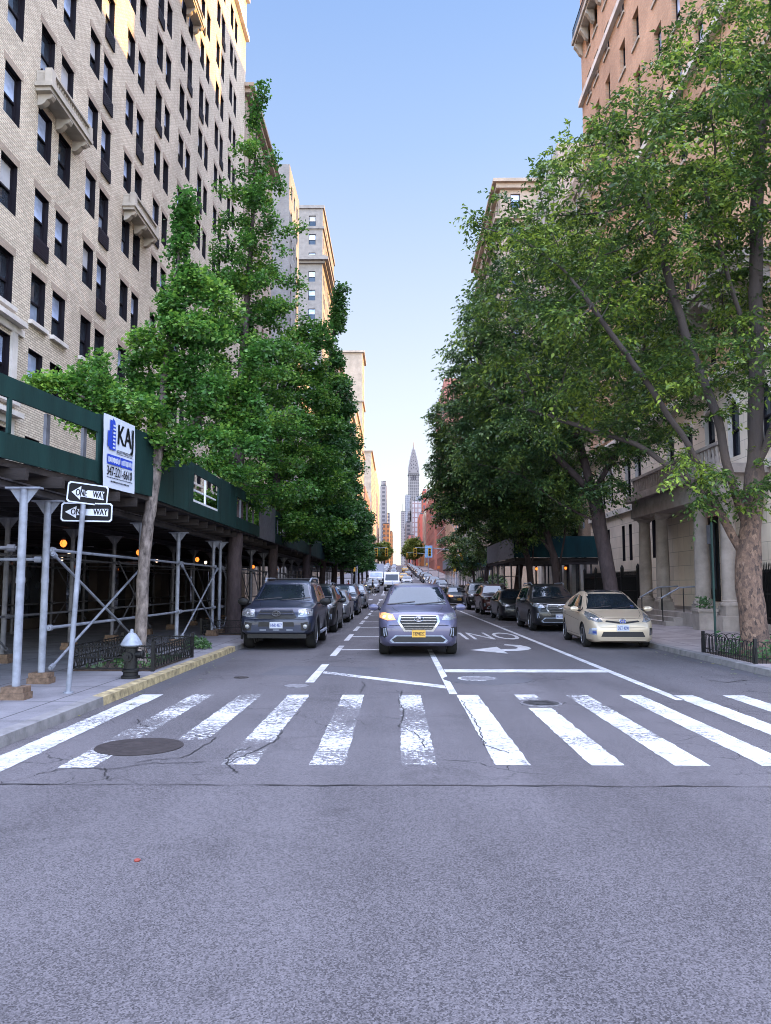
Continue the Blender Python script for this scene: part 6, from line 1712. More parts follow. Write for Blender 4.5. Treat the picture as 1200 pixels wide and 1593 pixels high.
# --- the violet grey crossover driving towards the camera
def front_crossover(lit=None, plate=('y', 'T809402C'), emblem='oval', screen=None):
    def f(root, c, pm):
        W = c.W / 2
        windscreen(root, c, [(-W * .76, 1.17), (W * .76, 1.17), (W * .66, 1.585), (-W * .66, 1.585)], screen); wipers(root, c, 1.165, W)
        g = [(-.43, .80), (-.40, .93), (.40, .93), (.43, .80), (.30, .62), (-.30, .62)]
        fr = [(-.49, .81), (-.45, .96), (.45, .96), (.49, .81), (.34, .585), (-.34, .585)]
        part(root, 'grille_surround', M['chrome'], lambda b: c.patch(b, fr, 'F', .008, 4))
        gr = part(root, 'grille', M['plastic'], lambda b: c.patch(b, g, 'F', .018, 4))
        def bars(b):
            for k, hw in enumerate((.31, .345, .38, .405, .40)):
                z = .645 + k * .062; b.tube([(x, c.hit(x, z, 'F')[0].y - .03, z) for x in np.linspace(-hw, hw, 9)], .0125, 6)
        part(root, 'grille_bar', M['chrome'], bars, parent=gr)
        y = c.hit(0, .87, 'F')[0].y - .05
        def emb(b):
            b.tube([(.105 * math.cos(t), y, .868 + .053 * math.sin(t)) for t in np.linspace(0, 2 * math.pi, 25)], .009, 6, False)
            if emblem == 'oval':
                for sx in (-.042, .042): b.tube([(sx - .018, y, .83), (sx + .018, y, .905)], .011, 6)
                b.tube([(-.045, y, .857), (0, y, .870), (.045, y, .879)], .009, 6)
            else:
                for k in (-.06, -.02, .02, .06): b.tube([(k + .03 * math.cos(t), y - .004, .868 + .03 * math.sin(t)) for t in np.linspace(0, 6.28, 13)], .005, 5, False)
        part(root, 'emblem', M['chrome'], emb)
        hl = [(.53, .845), (.60, .965), (.78, 1.005), (.905, .985), (.90, .89), (.72, .835)]
        for sg in (1, -1):
            p = hl if sg > 0 else mirror_poly(hl)
            L_ = (lit == 'both') or (lit == 'left' and sg < 0)
            h = part(root, 'headlight', M['lamp_warm'] if L_ else M['lamp'], lambda b: c.patch(b, p, 'F', .009, 4, .05))
            def bulbs(b):
                for x, r in ((.66, .045), (.79, .042)):
                    q, nn = c.hit(sg * x, .915, 'F'); q = q + nn * .012; u = nn.orthogonal().normalized(); w2 = nn.cross(u)
                    b.mesh([q + (u * math.cos(t) + w2 * math.sin(t)) * r for t in np.linspace(0, 6.28, 17)[:-1]] + [q + nn * .012], [(i, (i + 1) % 16, 16) for i in range(16)])
            part(root, 'bulb', M['lamp_white'] if L_ else M['rim'], bulbs, parent=h)
            fp = [(.70, .50), (.74, .68), (.885, .685), (.875, .47), (.78, .44)]
            part(root, 'fog_recess', M['plastic'], lambda b: c.patch(b, fp if sg > 0 else mirror_poly(fp), 'F', .007, 4, .05))
            q = c.hit(sg * .80, .58, 'F')[0]
            part(root, 'daytime_lamp', M['silver'], lambda b: [b.tube([(sg * xx, c.hit(sg * xx, zz, 'F')[0].y - .02, zz) for xx, zz in pts], .012, 6) for pts in (((.79, .48), (.80, .56), (.80, .66)), ((.73, .49), (.755, .58), (.76, .665)))])
        lo = [(-.62, .40), (-.50, .475), (.50, .475), (.62, .40), (.56, .345), (-.56, .345)]
        part(root, 'bumper_insert', M['silver'], lambda b: c.patch(b, [(x * 1.08, z + (.025 if z > .42 else -.02)) for x, z in lo], 'F', .008, 4)); part(root, 'lower_intake', M['plastic'], lambda b: c.patch(b, lo, 'F', .016, 4))
        def hood(b):
            c.line(b, [(-.50, .98), (-.62, 1.03), (-.78, 1.045)], 'F'); c.line(b, [(.50, .98), (.62, 1.03), (.78, 1.045)], 'F')
            for sg in (-1, 1): c.line(b, [(sg * .46, .22), (sg * .56, .6), (sg * .62, 1.1)], 'T', .012)
        [part(root, 'bonnet_crease', M['plastic'], (lambda b, sg=sg: c.line(b, [(sg * .46, .22), (sg * .56, .6), (sg * .62, 1.1)], 'T', .012)), False) for sg in (-1, 1)]
        mirrors(root, c, 1.42, 1.10, pm, s=1.05); number_plate(root, c, .535, *plate)
        def rail(b, sg): b.tube([(sg * .60, 2.15, 1.66), (sg * .61, 2.4, 1.725), (sg * .61, 3.9, 1.71), (sg * .60, 4.15, 1.63)], .018, 6)
        for sg in (-1, 1): part(root, 'roof_rail', M['silver'], lambda b: rail(b, sg))
        [part(root, 'sill_trim', M['plastic'], (lambda b, sg=sg: b.box(sg * (W - .01) - .015, sg * (W - .01) + .015, c.wy[0] + .46, c.wy[1] - .46, .27, .37))) for sg in (-1, 1)]
        for sg in (-1, 1):
            for yy in (2.55, 3.5): part(root, 'door_handle', pm, lambda b: b.tube([(sg * (W + .0), yy, .98), (sg * (W + .025), yy + .03, .985), (sg * (W + .025), yy + .17, .985), (sg * (W), yy + .2, .985)], .014, 6))
        # tail of the car
        for sg in (-1, 1):
            tl = [(.55, .95), (.55, 1.05), (.86, 1.1), (.88, .95)]
            part(root, 'tail_light', mat_tail, lambda b: c.patch(b, tl if sg > 0 else mirror_poly(tl), 'B', .008, 3))
        part(root, 'rear_window', M['cglass'], lambda b: c.patch(b, [(-.62, 1.2), (.62, 1.2), (.55, 1.5), (-.55, 1.5)], 'B', .007, 6))
    return f
mat_tail = mat('tail_lamp_red', (.3, .01, .012), .15, coat=1)
crossover = Car(4.78, 1.88, [(0, .74), (.03, .90), (.10, .985), (.25, 1.03), (1.2, 1.135), (2.05, 1.60), (2.35, 1.655), (2.9, 1.685), (3.9, 1.64), (4.25, 1.57), (4.62, 1.15), (4.72, 1.02), (4.78, .75)],
                [(0, .70), (.2, .95), (1.2, 1.06), (4.2, 1.14), (4.78, 1.0)], [(0, .31), (.12, .24), (.6, .22), (4.2, .24), (4.78, .38)], [(0, .80), (.05, .87), (.15, .935), (.4, .985), (.9, 1), (3.9, 1), (4.4, .96), (4.7, .88), (4.78, .8)], .31, .365, (.93, 3.68))
SW = ([([(1.72, 1.12), (2.16, 1.52), (2.72, 1.555), (2.72, 1.13)], 'f'), ([(2.80, 1.13), (2.80, 1.555), (3.55, 1.53), (3.62, 1.15)], 'r'), ([(3.72, 1.16), (3.66, 1.52), (4.02, 1.46), (4.22, 1.2)], 'q')])
DS = ([[(1.55, .38), (1.5, .8), (1.62, 1.1)], [(2.74, .38), (2.76, 1.12)], [(3.6, 1.1), (3.5, .75), (3.28, .42)], [(1.5, .78), (2.6, .80), (4.2, .86)]])
santa = make_car('crossover_car', crossover, PA['violet'], 'violet grey crossover with one amber headlight glowing, driving along the middle lane', 'car', front_crossover('left'), 0, SW, DS)
santa.location = (.54, 18.35, 0)

# --- the slate blue off-roader
def front_offroad(root, c, pm):
    W = c.W / 2
    windscreen(root, c, [(-W * .80, 1.235), (W * .80, 1.235), (W * .69, 1.66), (-W * .69, 1.66)]); wipers(root, c, 1.235, W)
    g = [(-.52, .82), (-.40, 1.02), (.40, 1.02), (.52, .82), (.44, .80), (-.44, .80)]
    gr = part(root, 'grille', M['plastic'], lambda b: c.patch(b, g, 'F', .012, 4))
    part(root, 'grille_bar', pm, lambda b: [b.tube([(x, c.hit(x, z, 'F')[0].y - .022, z) for x in np.linspace(-hw, hw, 9)], .018, 6) for z, hw in ((.985, .40), (.915, .44))], parent=gr)
    y = c.hit(0, .92, 'F')[0].y - .05
    part(root, 'emblem', M['rim_d'], lambda b: (b.tube([(.10 * math.cos(t), y, .925 + .066 * math.sin(t)) for t in np.linspace(0, 6.2832, 25)], .014, 6, False), b.tube([(.035 * math.cos(t), y - .004, .925 + .06 * math.sin(t)) for t in np.linspace(0, 6.2832, 17)], .009, 5, False), b.tube([(.085 * math.cos(t), y - .004, .955 + .028 * math.sin(t)) for t in np.linspace(0, 6.2832, 17)], .009, 5, False)))
    hl = [(.55, .84), (.55, 1.02), (.72, 1.045), (.895, 1.03), (.90, .87), (.70, .835)]
    for sg in (1, -1):
        h = part(root, 'headlight', M['lamp'], lambda b: c.patch(b, hl if sg > 0 else mirror_poly(hl), 'F', .01, 4, .05))
        def bulbs(b, m2=None):
            for x, r in ((.635, .06), (.75, .035), (.82, .04)):
                q, nn = c.hit(sg * x, .935, 'F'); q = q + nn * .013; u = nn.orthogonal().normalized(); w2 = nn.cross(u)
                b.mesh([q + (u * math.cos(t) + w2 * math.sin(t)) * r for t in np.linspace(0, 6.28, 17)[:-1]] + [q + nn * .014], [(i, (i + 1) % 16, 16) for i in range(16)])
        part(root, 'bulb', M['chrome'] if sg > 0 else M['rim'], bulbs, parent=h)
        fp = [(.64, .50), (.62, .68), (.80, .72), (.88, .68), (.86, .50)]
        part(root, 'fog_recess', M['plastic'], lambda b: c.patch(b, fp if sg > 0 else mirror_poly(fp), 'F', .006, 4, .05))
        q = c.hit(sg * .735, .60, 'F')[0]
        part(root, 'fog_lamp', M['lamp'], lambda b: b.lathe([(.06, -.012), (.05, -.035), (.01, -.04)], tuple(q), 14, 'y'))
    lo = [(-.46, .60), (-.44, .71), (.44, .71), (.46, .60)]
    part(root, 'lower_intake', M['plastic'], lambda b: c.patch(b, lo, 'F', .008, 4))
    part(root, 'bumper_insert', M['silver'], lambda b: [c.patch(b, [(a, .50), (a, .525), (a + .16, .525), (a + .16, .50)], 'F', .008, 2) for a in (-.42, .26, -.08)])
    part(root, 'skid_plate', M['plastic'], lambda b: b.box(-.75, .75, .10, .5, .30, .42))
    [part(root, 'bonnet_crease', M['plastic'], (lambda b, sg=sg: c.line(b, [(sg * .46, .25), (sg * .50, .6), (sg * .60, 1.15)], 'T', .014)), False) for sg in (-1, 1)]
    mirrors(root, c, 1.45, 1.20, M['black'], s=1.2); number_plate(root, c, .635, 'w', 'HNR 4877', w=.33)
    for sg in (-1, 1): part(root, 'roof_rail', M['silver'], lambda b: b.tube([(sg * .62, 2.1, 1.74), (sg * .64, 2.3, 1.83), (sg * .64, 3.9, 1.84), (sg * .62, 4.15, 1.76)], .026, 8))
    part(root, 'rack_bar', M['plastic'], lambda b: [b.tube([(-.62, yy, 1.82), (.62, yy, 1.82)], .018, 6) for yy in (2.5, 3.7)])
    part(root, 'side_step', M['silver'], lambda b: [b.tube([(sg * (W - .02), 1.45, .40), (sg * (W + .03), 1.6, .38), (sg * (W + .03), 3.2, .38), (sg * (W - .02), 3.35, .40)], .045, 8) for sg in (-1, 1)])
    [part(root, 'arch_flare', M['plastic'], (lambda b, sg=sg, yy=yy: b.tube([(sg * (W - .005), yy + (c.ra + .03) * math.cos(t), c.r + (c.ra + .03) * math.sin(t)) for t in np.linspace(-.25, math.pi + .25, 17)], .035, 6))) for sg in (-1, 1) for yy in c.wy]
    for sg in (-1, 1):
        for yy in (2.55, 3.5): part(root, 'door_handle', M['plastic'], lambda b: b.tube([(sg * W, yy, 1.05), (sg * (W + .03), yy + .03, 1.055), (sg * (W + .03), yy + .17, 1.055), (sg * W, yy + .2, 1.05)], .016, 6))
offroad = Car(4.8, 1.91, [(0, .80), (.03, .96), (.09, 1.055), (.3, 1.10), (1.22, 1.19), (1.9, 1.70), (2.15, 1.755), (2.8, 1.78), (4.2, 1.74), (4.4, 1.66), (4.66, 1.2), (4.74, 1.05), (4.8, .8)],
              [(0, .78), (.2, 1.03), (1.2, 1.12), (4.4, 1.18), (4.8, 1.0)], [(0, .45), (.12, .40), (.6, .36), (4.2, .38), (4.8, .50)], [(0, .86), (.05, .92), (.15, .96), (.4, .99), (.9, 1), (4.2, 1), (4.6, .96), (4.8, .9)], .27, .385, (.92, 3.71), .455, .26)
SWo = [([(1.6, 1.19), (2.0, 1.61), (2.66, 1.645), (2.66, 1.19)], 'f'), ([(2.74, 1.19), (2.74, 1.645), (3.52, 1.63), (3.52, 1.2)], 'r'), ([(3.62, 1.2), (3.62, 1.62), (4.15, 1.58), (4.3, 1.24)], 'q')]
DSo = [[(1.48, .5), (1.46, .85), (1.55, 1.16)], [(2.70, .48), (2.70, 1.17)], [(3.57, 1.17), (3.5, .9), (3.3, .52)], [(1.46, .80), (4.3, .84)]]
forr = make_car('offroad_car', offroad, PA['slate'], 'slate blue off-roader with roof rails parked first on the west kerb', 'car', front_offroad, 0, SWo, DSo)
forr.location = (-3.02, 20.2, 0)

# --- the gold hatchback
def front_hatch(root, c, pm):
    W = c.W / 2
    windscreen(root, c, [(-W * .79, 1.0), (W * .79, 1.0), (W * .62, 1.405), (-W * .62, 1.405)]); wipers(root, c, 1.0, W)
    part(root, 'windscreen_sticker', M['plate_b'], lambda b: c.patch(b, [(.50, 1.04), (.50, 1.085), (.57, 1.085), (.58, 1.04)], 'F', .011, 2))
    g = [(-.44, .70), (-.40, .735), (-.1, .69), (.1, .69), (.40, .735), (.44, .70), (.1, .655), (-.1, .655)]
    part(root, 'grille', M['plastic'], lambda b: c.patch(b, g, 'F', .008, 3, .05))
    y = c.hit(0, .71, 'F')[0].y - .03
    eb = part(root, 'emblem', M['chrome'], lambda b: (b.tube([(.085 * math.cos(t), y, .715 + .062 * math.sin(t)) for t in np.linspace(0, 6.2832, 21)], .012, 6, False), b.tube([(.03 * math.cos(t), y - .004, .715 + .055 * math.sin(t)) for t in np.linspace(0, 6.2832, 17)], .008, 5, False), b.tube([(.07 * math.cos(t), y - .004, .742 + .026 * math.sin(t)) for t in np.linspace(0, 6.2832, 17)], .008, 5, False)))
    part(root, 'emblem_field', M['blue'], lambda b: b.lathe([(.07, y + .012), (.07, y + .004), (.01, y + .003)], (0, 0, .715), 18, 'y'))
    hl = [(.50, .70), (.62, .86), (.80, .965), (.85, .90), (.80, .74), (.62, .685)]
    for sg in (1, -1):
        h = part(root, 'headlight', M['lamp'], lambda b: c.patch(b, hl if sg > 0 else mirror_poly(hl), 'F', .01, 4, .05))
        def bulbs(b):
            for x, z, r in ((.63, .76, .045), (.74, .80, .05)):
                q, nn = c.hit(sg * x, z, 'F'); q = q + nn * .013; u = nn.orthogonal().normalized(); w2 = nn.cross(u)
                b.mesh([q + (u * math.cos(t) + w2 * math.sin(t)) * r for t in np.linspace(0, 6.28, 17)[:-1]] + [q + nn * .014], [(i, (i + 1) % 16, 16) for i in range(16)])
        part(root, 'bulb', M['chrome'], bulbs, parent=h)
        fp = [(.66, .36), (.68, .55), (.80, .53), (.82, .38)]
        part(root, 'fog_recess', M['silver'] if sg < 0 else M['chrome'], lambda b: c.patch(b, fp if sg > 0 else mirror_poly(fp), 'F', .006, 3, .05))
    part(root, 'bumper_sticker', M['plate_w'], lambda b: c.patch(b, [(-.76, .49), (-.76, .54), (-.66, .54), (-.66, .49)], 'F', .012, 2)); part(root, 'bumper_sticker', M['plate_b'], lambda b: c.patch(b, [(-.75, .40), (-.75, .46), (-.67, .46), (-.67, .40)], 'F', .012, 2))
    lo = [(-.56, .32), (-.50, .45), (.50, .45), (.56, .32)]
    part(root, 'lower_intake', M['plastic'], lambda b: c.patch(b, lo, 'F', .008, 4))
    [part(root, 'bonnet_crease', M['plastic'], (lambda b, sg=sg: c.line(b, [(sg * .45, .16), (sg * .58, .5), (sg * .66, .95)], 'T', .01)), False) for sg in (-1, 1)]; part(root, 'bonnet_edge', M['plastic'], lambda b: c.line(b, [(-.5, .775), (0, .79), (.5, .775)], 'F', .008), False)
    mirrors(root, c, 1.32, 1.0, pm, s=.95); number_plate(root, c, .545, 'w', 'DZT 4590')
    part(root, 'roof_panel', M['cglass'], lambda b: c.patch(b, [(-.50, 1.98), (.50, 1.98), (.50, 2.9), (-.50, 2.9)], 'T', .006, 4))
    for sg in (-1, 1):
        for yy in (2.45, 3.3): part(root, 'door_handle', pm, lambda b: b.tube([(sg * W, yy, .90), (sg * (W + .025), yy + .03, .905), (sg * (W + .025), yy + .15, .905), (sg * W, yy + .18, .90)], .013, 6))
hatch = Car(4.46, 1.75, [(0, .58), (.03, .70), (.12, .79), (.3, .84), (1.0, .985), (1.9, 1.42), (2.3, 1.485), (2.8, 1.48), (3.6, 1.33), (4.2, 1.12), (4.38, 1.0), (4.46, .7)],
            [(0, .56), (.2, .76), (1.0, .91), (3.2, 1.0), (4.0, 1.03), (4.46, .9)], [(0, .22), (.12, .17), (.6, .17), (3.9, .19), (4.46, .32)], [(0, .74), (.05, .83), (.15, .90), (.4, .965), (.9, 1), (3.4, 1), (4.1, .94), (4.46, .78)], .33, .315, (.92, 3.62), .36, .2)
SWh = [([(1.42, .975), (1.92, 1.33), (2.38, 1.385), (2.42, 1.0)], 'f'), ([(2.5, 1.0), (2.47, 1.385), (3.0, 1.335), (3.35, 1.19), (3.3, 1.03)], 'r'), ([(1.18, .955), (1.36, 1.06), (1.36, .965)], 'q')]
DSh = [[(1.42, .28), (1.38, .7), (1.45, .95)], [(2.46, .28), (2.46, .98)], [(3.4, 1.02), (3.25, .7), (3.1, .38)], [(1.38, .70), (3.9, .82)], [(1.4, .30), (3.1, .32)]]
prius = make_car('hatchback_car', hatch, PA['gold'], 'gold beige hatchback parked at the east kerb, stickers on its bumper', 'car', front_hatch, 2, SWh, DSh)
prius.location = (5.86, 20.6, 0); prius.rotation_euler[2] = R(-2.0)

# --- a saloon
def front_saloon(lit=None, plate=('w', 'GKM 2351')):
    def f(root, c, pm):
        W = c.W / 2
        windscreen(root, c, [(-W * .78, .985), (W * .78, .985), (W * .64, 1.36), (-W * .64, 1.36)]); wipers(root, c, .985, W)
        g = [(-.38, .60), (-.42, .74), (.42, .74), (.38, .60), (.28, .54), (-.28, .54)]
        part(root, 'grille', M['plastic'], lambda b: c.patch(b, g, 'F', .008, 3)); part(root, 'grille_bar', M['chrome'], lambda b: [b.tube([(x, c.hit(x, z, 'F')[0].y - .02, z) for x in np.linspace(-.36, .36, 9)], .010, 6) for z in (.60, .65, .70)])
        hl = [(.48, .66), (.52, .78), (.80, .82), (.85, .74), (.70, .66)]
        for sg in (1, -1):
            h = part(root, 'headlight', M['lamp_red'] if lit else M['lamp'], lambda b: c.patch(b, hl if sg > 0 else mirror_poly(hl), 'F', .01, 4, .05))
            fp = [(.6, .36), (.62, .45), (.78, .45), (.78, .38)]
            part(root, 'fog_recess', M['plastic'], lambda b: c.patch(b, fp if sg > 0 else mirror_poly(fp), 'F', .006, 3, .05))
        part(root, 'lower_intake', M['plastic'], lambda b: c.patch(b, [(-.5, .30), (-.45, .40), (.45, .40), (.5, .30)], 'F', .008, 3))
        mirrors(root, c, 1.42, 1.0, pm, s=.95); number_plate(root, c, .47, *plate)
    return f
saloon = Car(4.75, 1.82, [(0, .60), (.03, .73), (.12, .80), (.3, .84), (1.2, .965), (1.98, 1.37), (2.3, 1.43), (2.9, 1.44), (3.5, 1.36), (4.1, 1.06), (4.6, 1.02), (4.7, .95), (4.75, .7)],
             [(0, .58), (.2, .78), (1.2, .90), (3.9, .98), (4.75, .92)], [(0, .24), (.12, .19), (.6, .18), (4.2, .2), (4.75, .34)], [(0, .78), (.05, .86), (.15, .92), (.4, .975), (.9, 1), (3.9, 1), (4.4, .95), (4.75, .82)], .34, .325, (.93, 3.68), .37, .21)
SWs = [([(1.62, .96), (2.06, 1.29), (2.62, 1.335), (2.62, .98)], 'f'), ([(2.70, .98), (2.70, 1.335), (3.3, 1.27), (3.62, 1.03)], 'r')]
DSs = [[(1.55, .3), (1.5, .7), (1.6, .95)], [(2.66, .3), (2.66, .97)], [(3.6, .98), (3.45, .7), (3.25, .36)]]

X_ = make_car
def place(o, x, y, rz=0):
    o.location = (x, y, gz(y)); o.rotation_euler[2] = R(rz); return o
# west kerb row
place(X_('crossover_car', crossover, PA['black'], 'black crossover parked behind the slate blue off-roader', 'car', front_crossover(None, ('w', 'EMS 7204'), 'rings'), 1, SW, DS), -2.98, 27.2)
place(X_('saloon_car', saloon, PA['grey'], 'low grey saloon parked between two tall dark cars on the west kerb', 'car', front_saloon(None, ('w', 'JBA 6612')), 0, SWs, DSs), -2.92, 34.8)
pal = glass('pale_car_glass', (.03, .04, .05), .02, spec=.5)
place(X_('crossover_car', crossover, PA['navy'], 'dark navy crossover with black roof, fourth on the west kerb', 'car', front_crossover(None, ('w', 'HDP 3090'), 'rings', pal), 0, SW, DS, glassm=pal), -2.95, 43.5)
place(X_('crossover_car', crossover, PA['silver'], 'silver crossover, last of the near row on the west kerb', 'car', front_crossover(None, ('w', 'FWL 5528'), 'rings', pal), 0, SW, DS, glassm=pal), -2.9, 54.5)
# east kerb row
place(X_('crossover_car', crossover, PA['black'], 'black crossover with chrome grille parked behind the gold hatchback', 'car', front_crossover(None, ('w', 'JKC 1184'), 'rings'), 0, SW, DS), 5.82, 28.2)
place(X_('saloon_car', saloon, PA['black'], 'low black saloon, third along the east kerb', 'car', front_saloon(None, ('w', 'GLV 8820')), 0, SWs, DSs), 5.72, 36.4)
place(X_('crossover_car', crossover, PA['darkred'], 'dark maroon crossover, fourth along the east kerb', 'car', front_crossover(None, ('w', 'KCB 4471'), 'rings'), 0, SW, DS), 5.72, 44.0)
place(X_('offroad_car', offroad, PA['black'], 'black boxy off-roader near the end of the east kerb row', 'car', front_offroad, 0, SWo, DSo), 5.7, 52.0)
place(X_('saloon_car', saloon, PA['black'], 'dark saloon with two glowing red lamps pulling out of the east kerb', 'car', front_saloon('both', ('y', 'T604718C')), 0, SWs, DSs), 5.0, 62.0, 3)

# --- van and box truck, and single-mesh copies for the far traffic
def flat(src):
    """one mesh with all the materials of a built car"""
    b = MB(); bpy.context.view_layer.update()
    def walk(o, Mx):
        if o.type == 'MESH':
            ms = [m for m in o.data.materials]
            for m in ms:
                b.use(m)
            ix = [b.mats.index(m) for m in ms]; base = len(b.v); b.v += [tuple(Mx @ v.co) for v in o.data.vertices]
            for p in o.data.polygons: b.f.append(tuple(i + base for i in p.vertices)); b.m.append(ix[p.material_index])
        for k in kids(o): walk(k, Mx @ k.matrix_basis)
    walk(src, Matrix.Identity(4))
    return b.data('vehicle', True, 38)
def boxy(name, W, L, H, nose, hood, pm, label, cat, box=None):
    root = tag(empty(name), label, cat); w = W / 2
    b = MB().use(pm)
    sec = [(.0, .45), (.0, hood * .78), (.10, hood), (nose * .8, hood + .12), (nose + .75, H - .22), (nose + 1.0, H), (L - .1, H), (L, H - .1), (L, .45)] if not box else [(.0, .5), (.0, hood * .78), (.12, hood), (nose * .8, hood + .1), (nose + .55, 2.1), (nose + .7, 2.2), (2.6, 2.2), (2.6, .5)]
    b.prism([(y, z) for y, z in sec], frame((-w, 0, 0), (0, 1, 0), (0, 0, 1)), W); b.build('body', parent=root, smooth=False)
    q = MB().use(M['cglass'] if not box else M['glass_b']); a, e = (sec[3], sec[4]); t0, t1 = .12, .9
    pt = lambda t, x: (x, a[0] + (e[0] - a[0]) * t - .012, a[1] + (e[1] - a[1]) * t + .008)
    q.face([pt(t0, -w * .86), pt(t0, w * .86), pt(t1, w * .8), pt(t1, -w * .8)]); q.build('windscreen', parent=root)
    for sg in (-1, 1):
        q = MB().use(M['cglass']); q.face([(sg * (w + .006), nose + .35, hood + .2), (sg * (w + .006), nose + 1.1, hood + .2), (sg * (w + .006), nose + 1.1, min(H, 2.2) - .28), (sg * (w + .006), nose + .85, min(H, 2.2) - .28)][::sg]); q.build('side_window', parent=root)
        q = MB().use(M['lamp']); q.box(sg * w * .78 - .16, sg * w * .78 + .16, -.02, .1, hood * .62, hood * .62 + .2); q.build('headlight', parent=root)
        mirrorp = MB().use(M['black']); mirrorp.box(sg * (w + .08), sg * (w + .26), nose + .3, nose + .38, hood + .15, hood + .5); mirrorp.build('wing_mirror', parent=root)
    q = MB().use(M['plastic']); q.box(-w * .6, w * .6, -.015, .05, hood * .45, hood * .72); q.box(-w, w, -.05, .1, .38, .6); q.build('grille', parent=root)
    number = MB().use(M['plate_w']); number.box(-.16, .16, -.065, -.051, .44, .58); number.build('number_plate', parent=root)
    t, r_ = wheel_data(.36, .24)
    for yy in (.9, L - 1.1):
        for sg in (-1, 1): wo = link('wheel', t, root, (sg * (w - .12), yy, .36)); link('rim', r_, wo)
    if box:
        b = MB().use(M['white']); b.box(-box[0] / 2, box[0] / 2, 2.7, L, .75, box[1]); b.build('cargo_box', parent=root)
    return root
van = boxy('cargo_van', 2.0, 5.6, 2.5, .9, 1.15, PA['white'], 'white van coming down the middle of the avenue beyond the crossover', 'van'); place(van, -.45, 103)
truck = boxy('box_truck', 2.2, 7.2, 2.2, .7, 1.2, PA['white'], 'white box truck standing on the west side beyond the crossing', 'truck', (2.4, 3.5)); place(truck, -3.0, 124)
FC = flat(santa); FS = flat(bpy.data.objects['saloon_car']); FO = flat(forr)
def far_car(kind, me, pm, x, y, label, group=None, old=None):
    o = link(kind, me, None, (x, y, gz(y))); 
    o.rotation_euler[0] = math.atan((gz(y + 4) - gz(y)) / 4)
    for i, m in enumerate(me.materials):
        if m.name in ('violet_grey_paint', 'slate_blue_paint', 'gray_paint', 'mid_grey_paint', 'gloss_black_paint') and i == list(me.materials).index(old_paint[me.name]):
            o.material_slots[i].link = 'OBJECT'; o.material_slots[i].material = pm
        if m.name == 'lit_amber_headlight': o.material_slots[i].link = 'OBJECT'; o.material_slots[i].material = M['chrome']
    return tag(o, label, 'car', group)
old_paint = {FC.name: PA['violet'], FS.name: PA['grey'], FO.name: PA['slate']}
FARL = 'small parked or moving cars on the blocks beyond the crossing'
for a in (('crossover_car', FC, PA['black'], 5.6, 95, 'black crossover by the white piped far shed, nearest of the far cars'), ('saloon_car', FS, PA['silver'], 5.5, 103, 'silver saloon behind the black crossover at the far shed'),
          ('crossover_car', FC, PA['grey'], 5.6, 111, 'mid grey crossover beside the far white shed pipes'), ('saloon_car', FS, PA['white'], 5.5, 119, 'white saloon near the far end of the white piped shed'),
          ('saloon_car', FS, PA['taxi'], 1.6, 150, 'orange yellow taxi in the middle distance of the avenue'), ('crossover_car', FC, PA['blue'], -.5, 113, 'pale blue crossover following the white van'),
          ('crossover_car', FC, PA['silver'], -2.9, 98, 'silver crossover on the west kerb in front of the white truck'), ('saloon_car', FS, PA['white'], 1.9, 126, 'white saloon in the lane right of the white van')):
    far_car(*a[:5], a[5])
r6 = random.Random(5)
for i, y in enumerate(list(range(134, 158, 8)) + list(range(174, 240, 9)) + list(range(254, 318, 11))):
    far_car('saloon_car' if i % 2 else 'crossover_car', FS if i % 2 else FC, PA[('black', 'navy', 'black', 'grey', 'darkred')[i % 5]], 5.6, y, 'tiny parked car in the east kerb row of the blocks beyond the white piped shed', 'distant cars along the east kerb')
    if i % 2 == 0: far_car('crossover_car', FC, PA[('silver', 'black', 'white', 'grey')[i % 4]], -2.9, y + 3, 'tiny parked car in the west kerb row of the blocks beyond the white truck', 'distant cars along the west kerb')
    if i % 3 == 0: far_car('saloon_car', FS, PA[('white', 'taxi', 'silver', 'darkred')[i % 4]], r6.choice((1.0, 2.9, -.4)), y + 2, 'tiny car moving in the far traffic on the hill', 'distant moving cars')
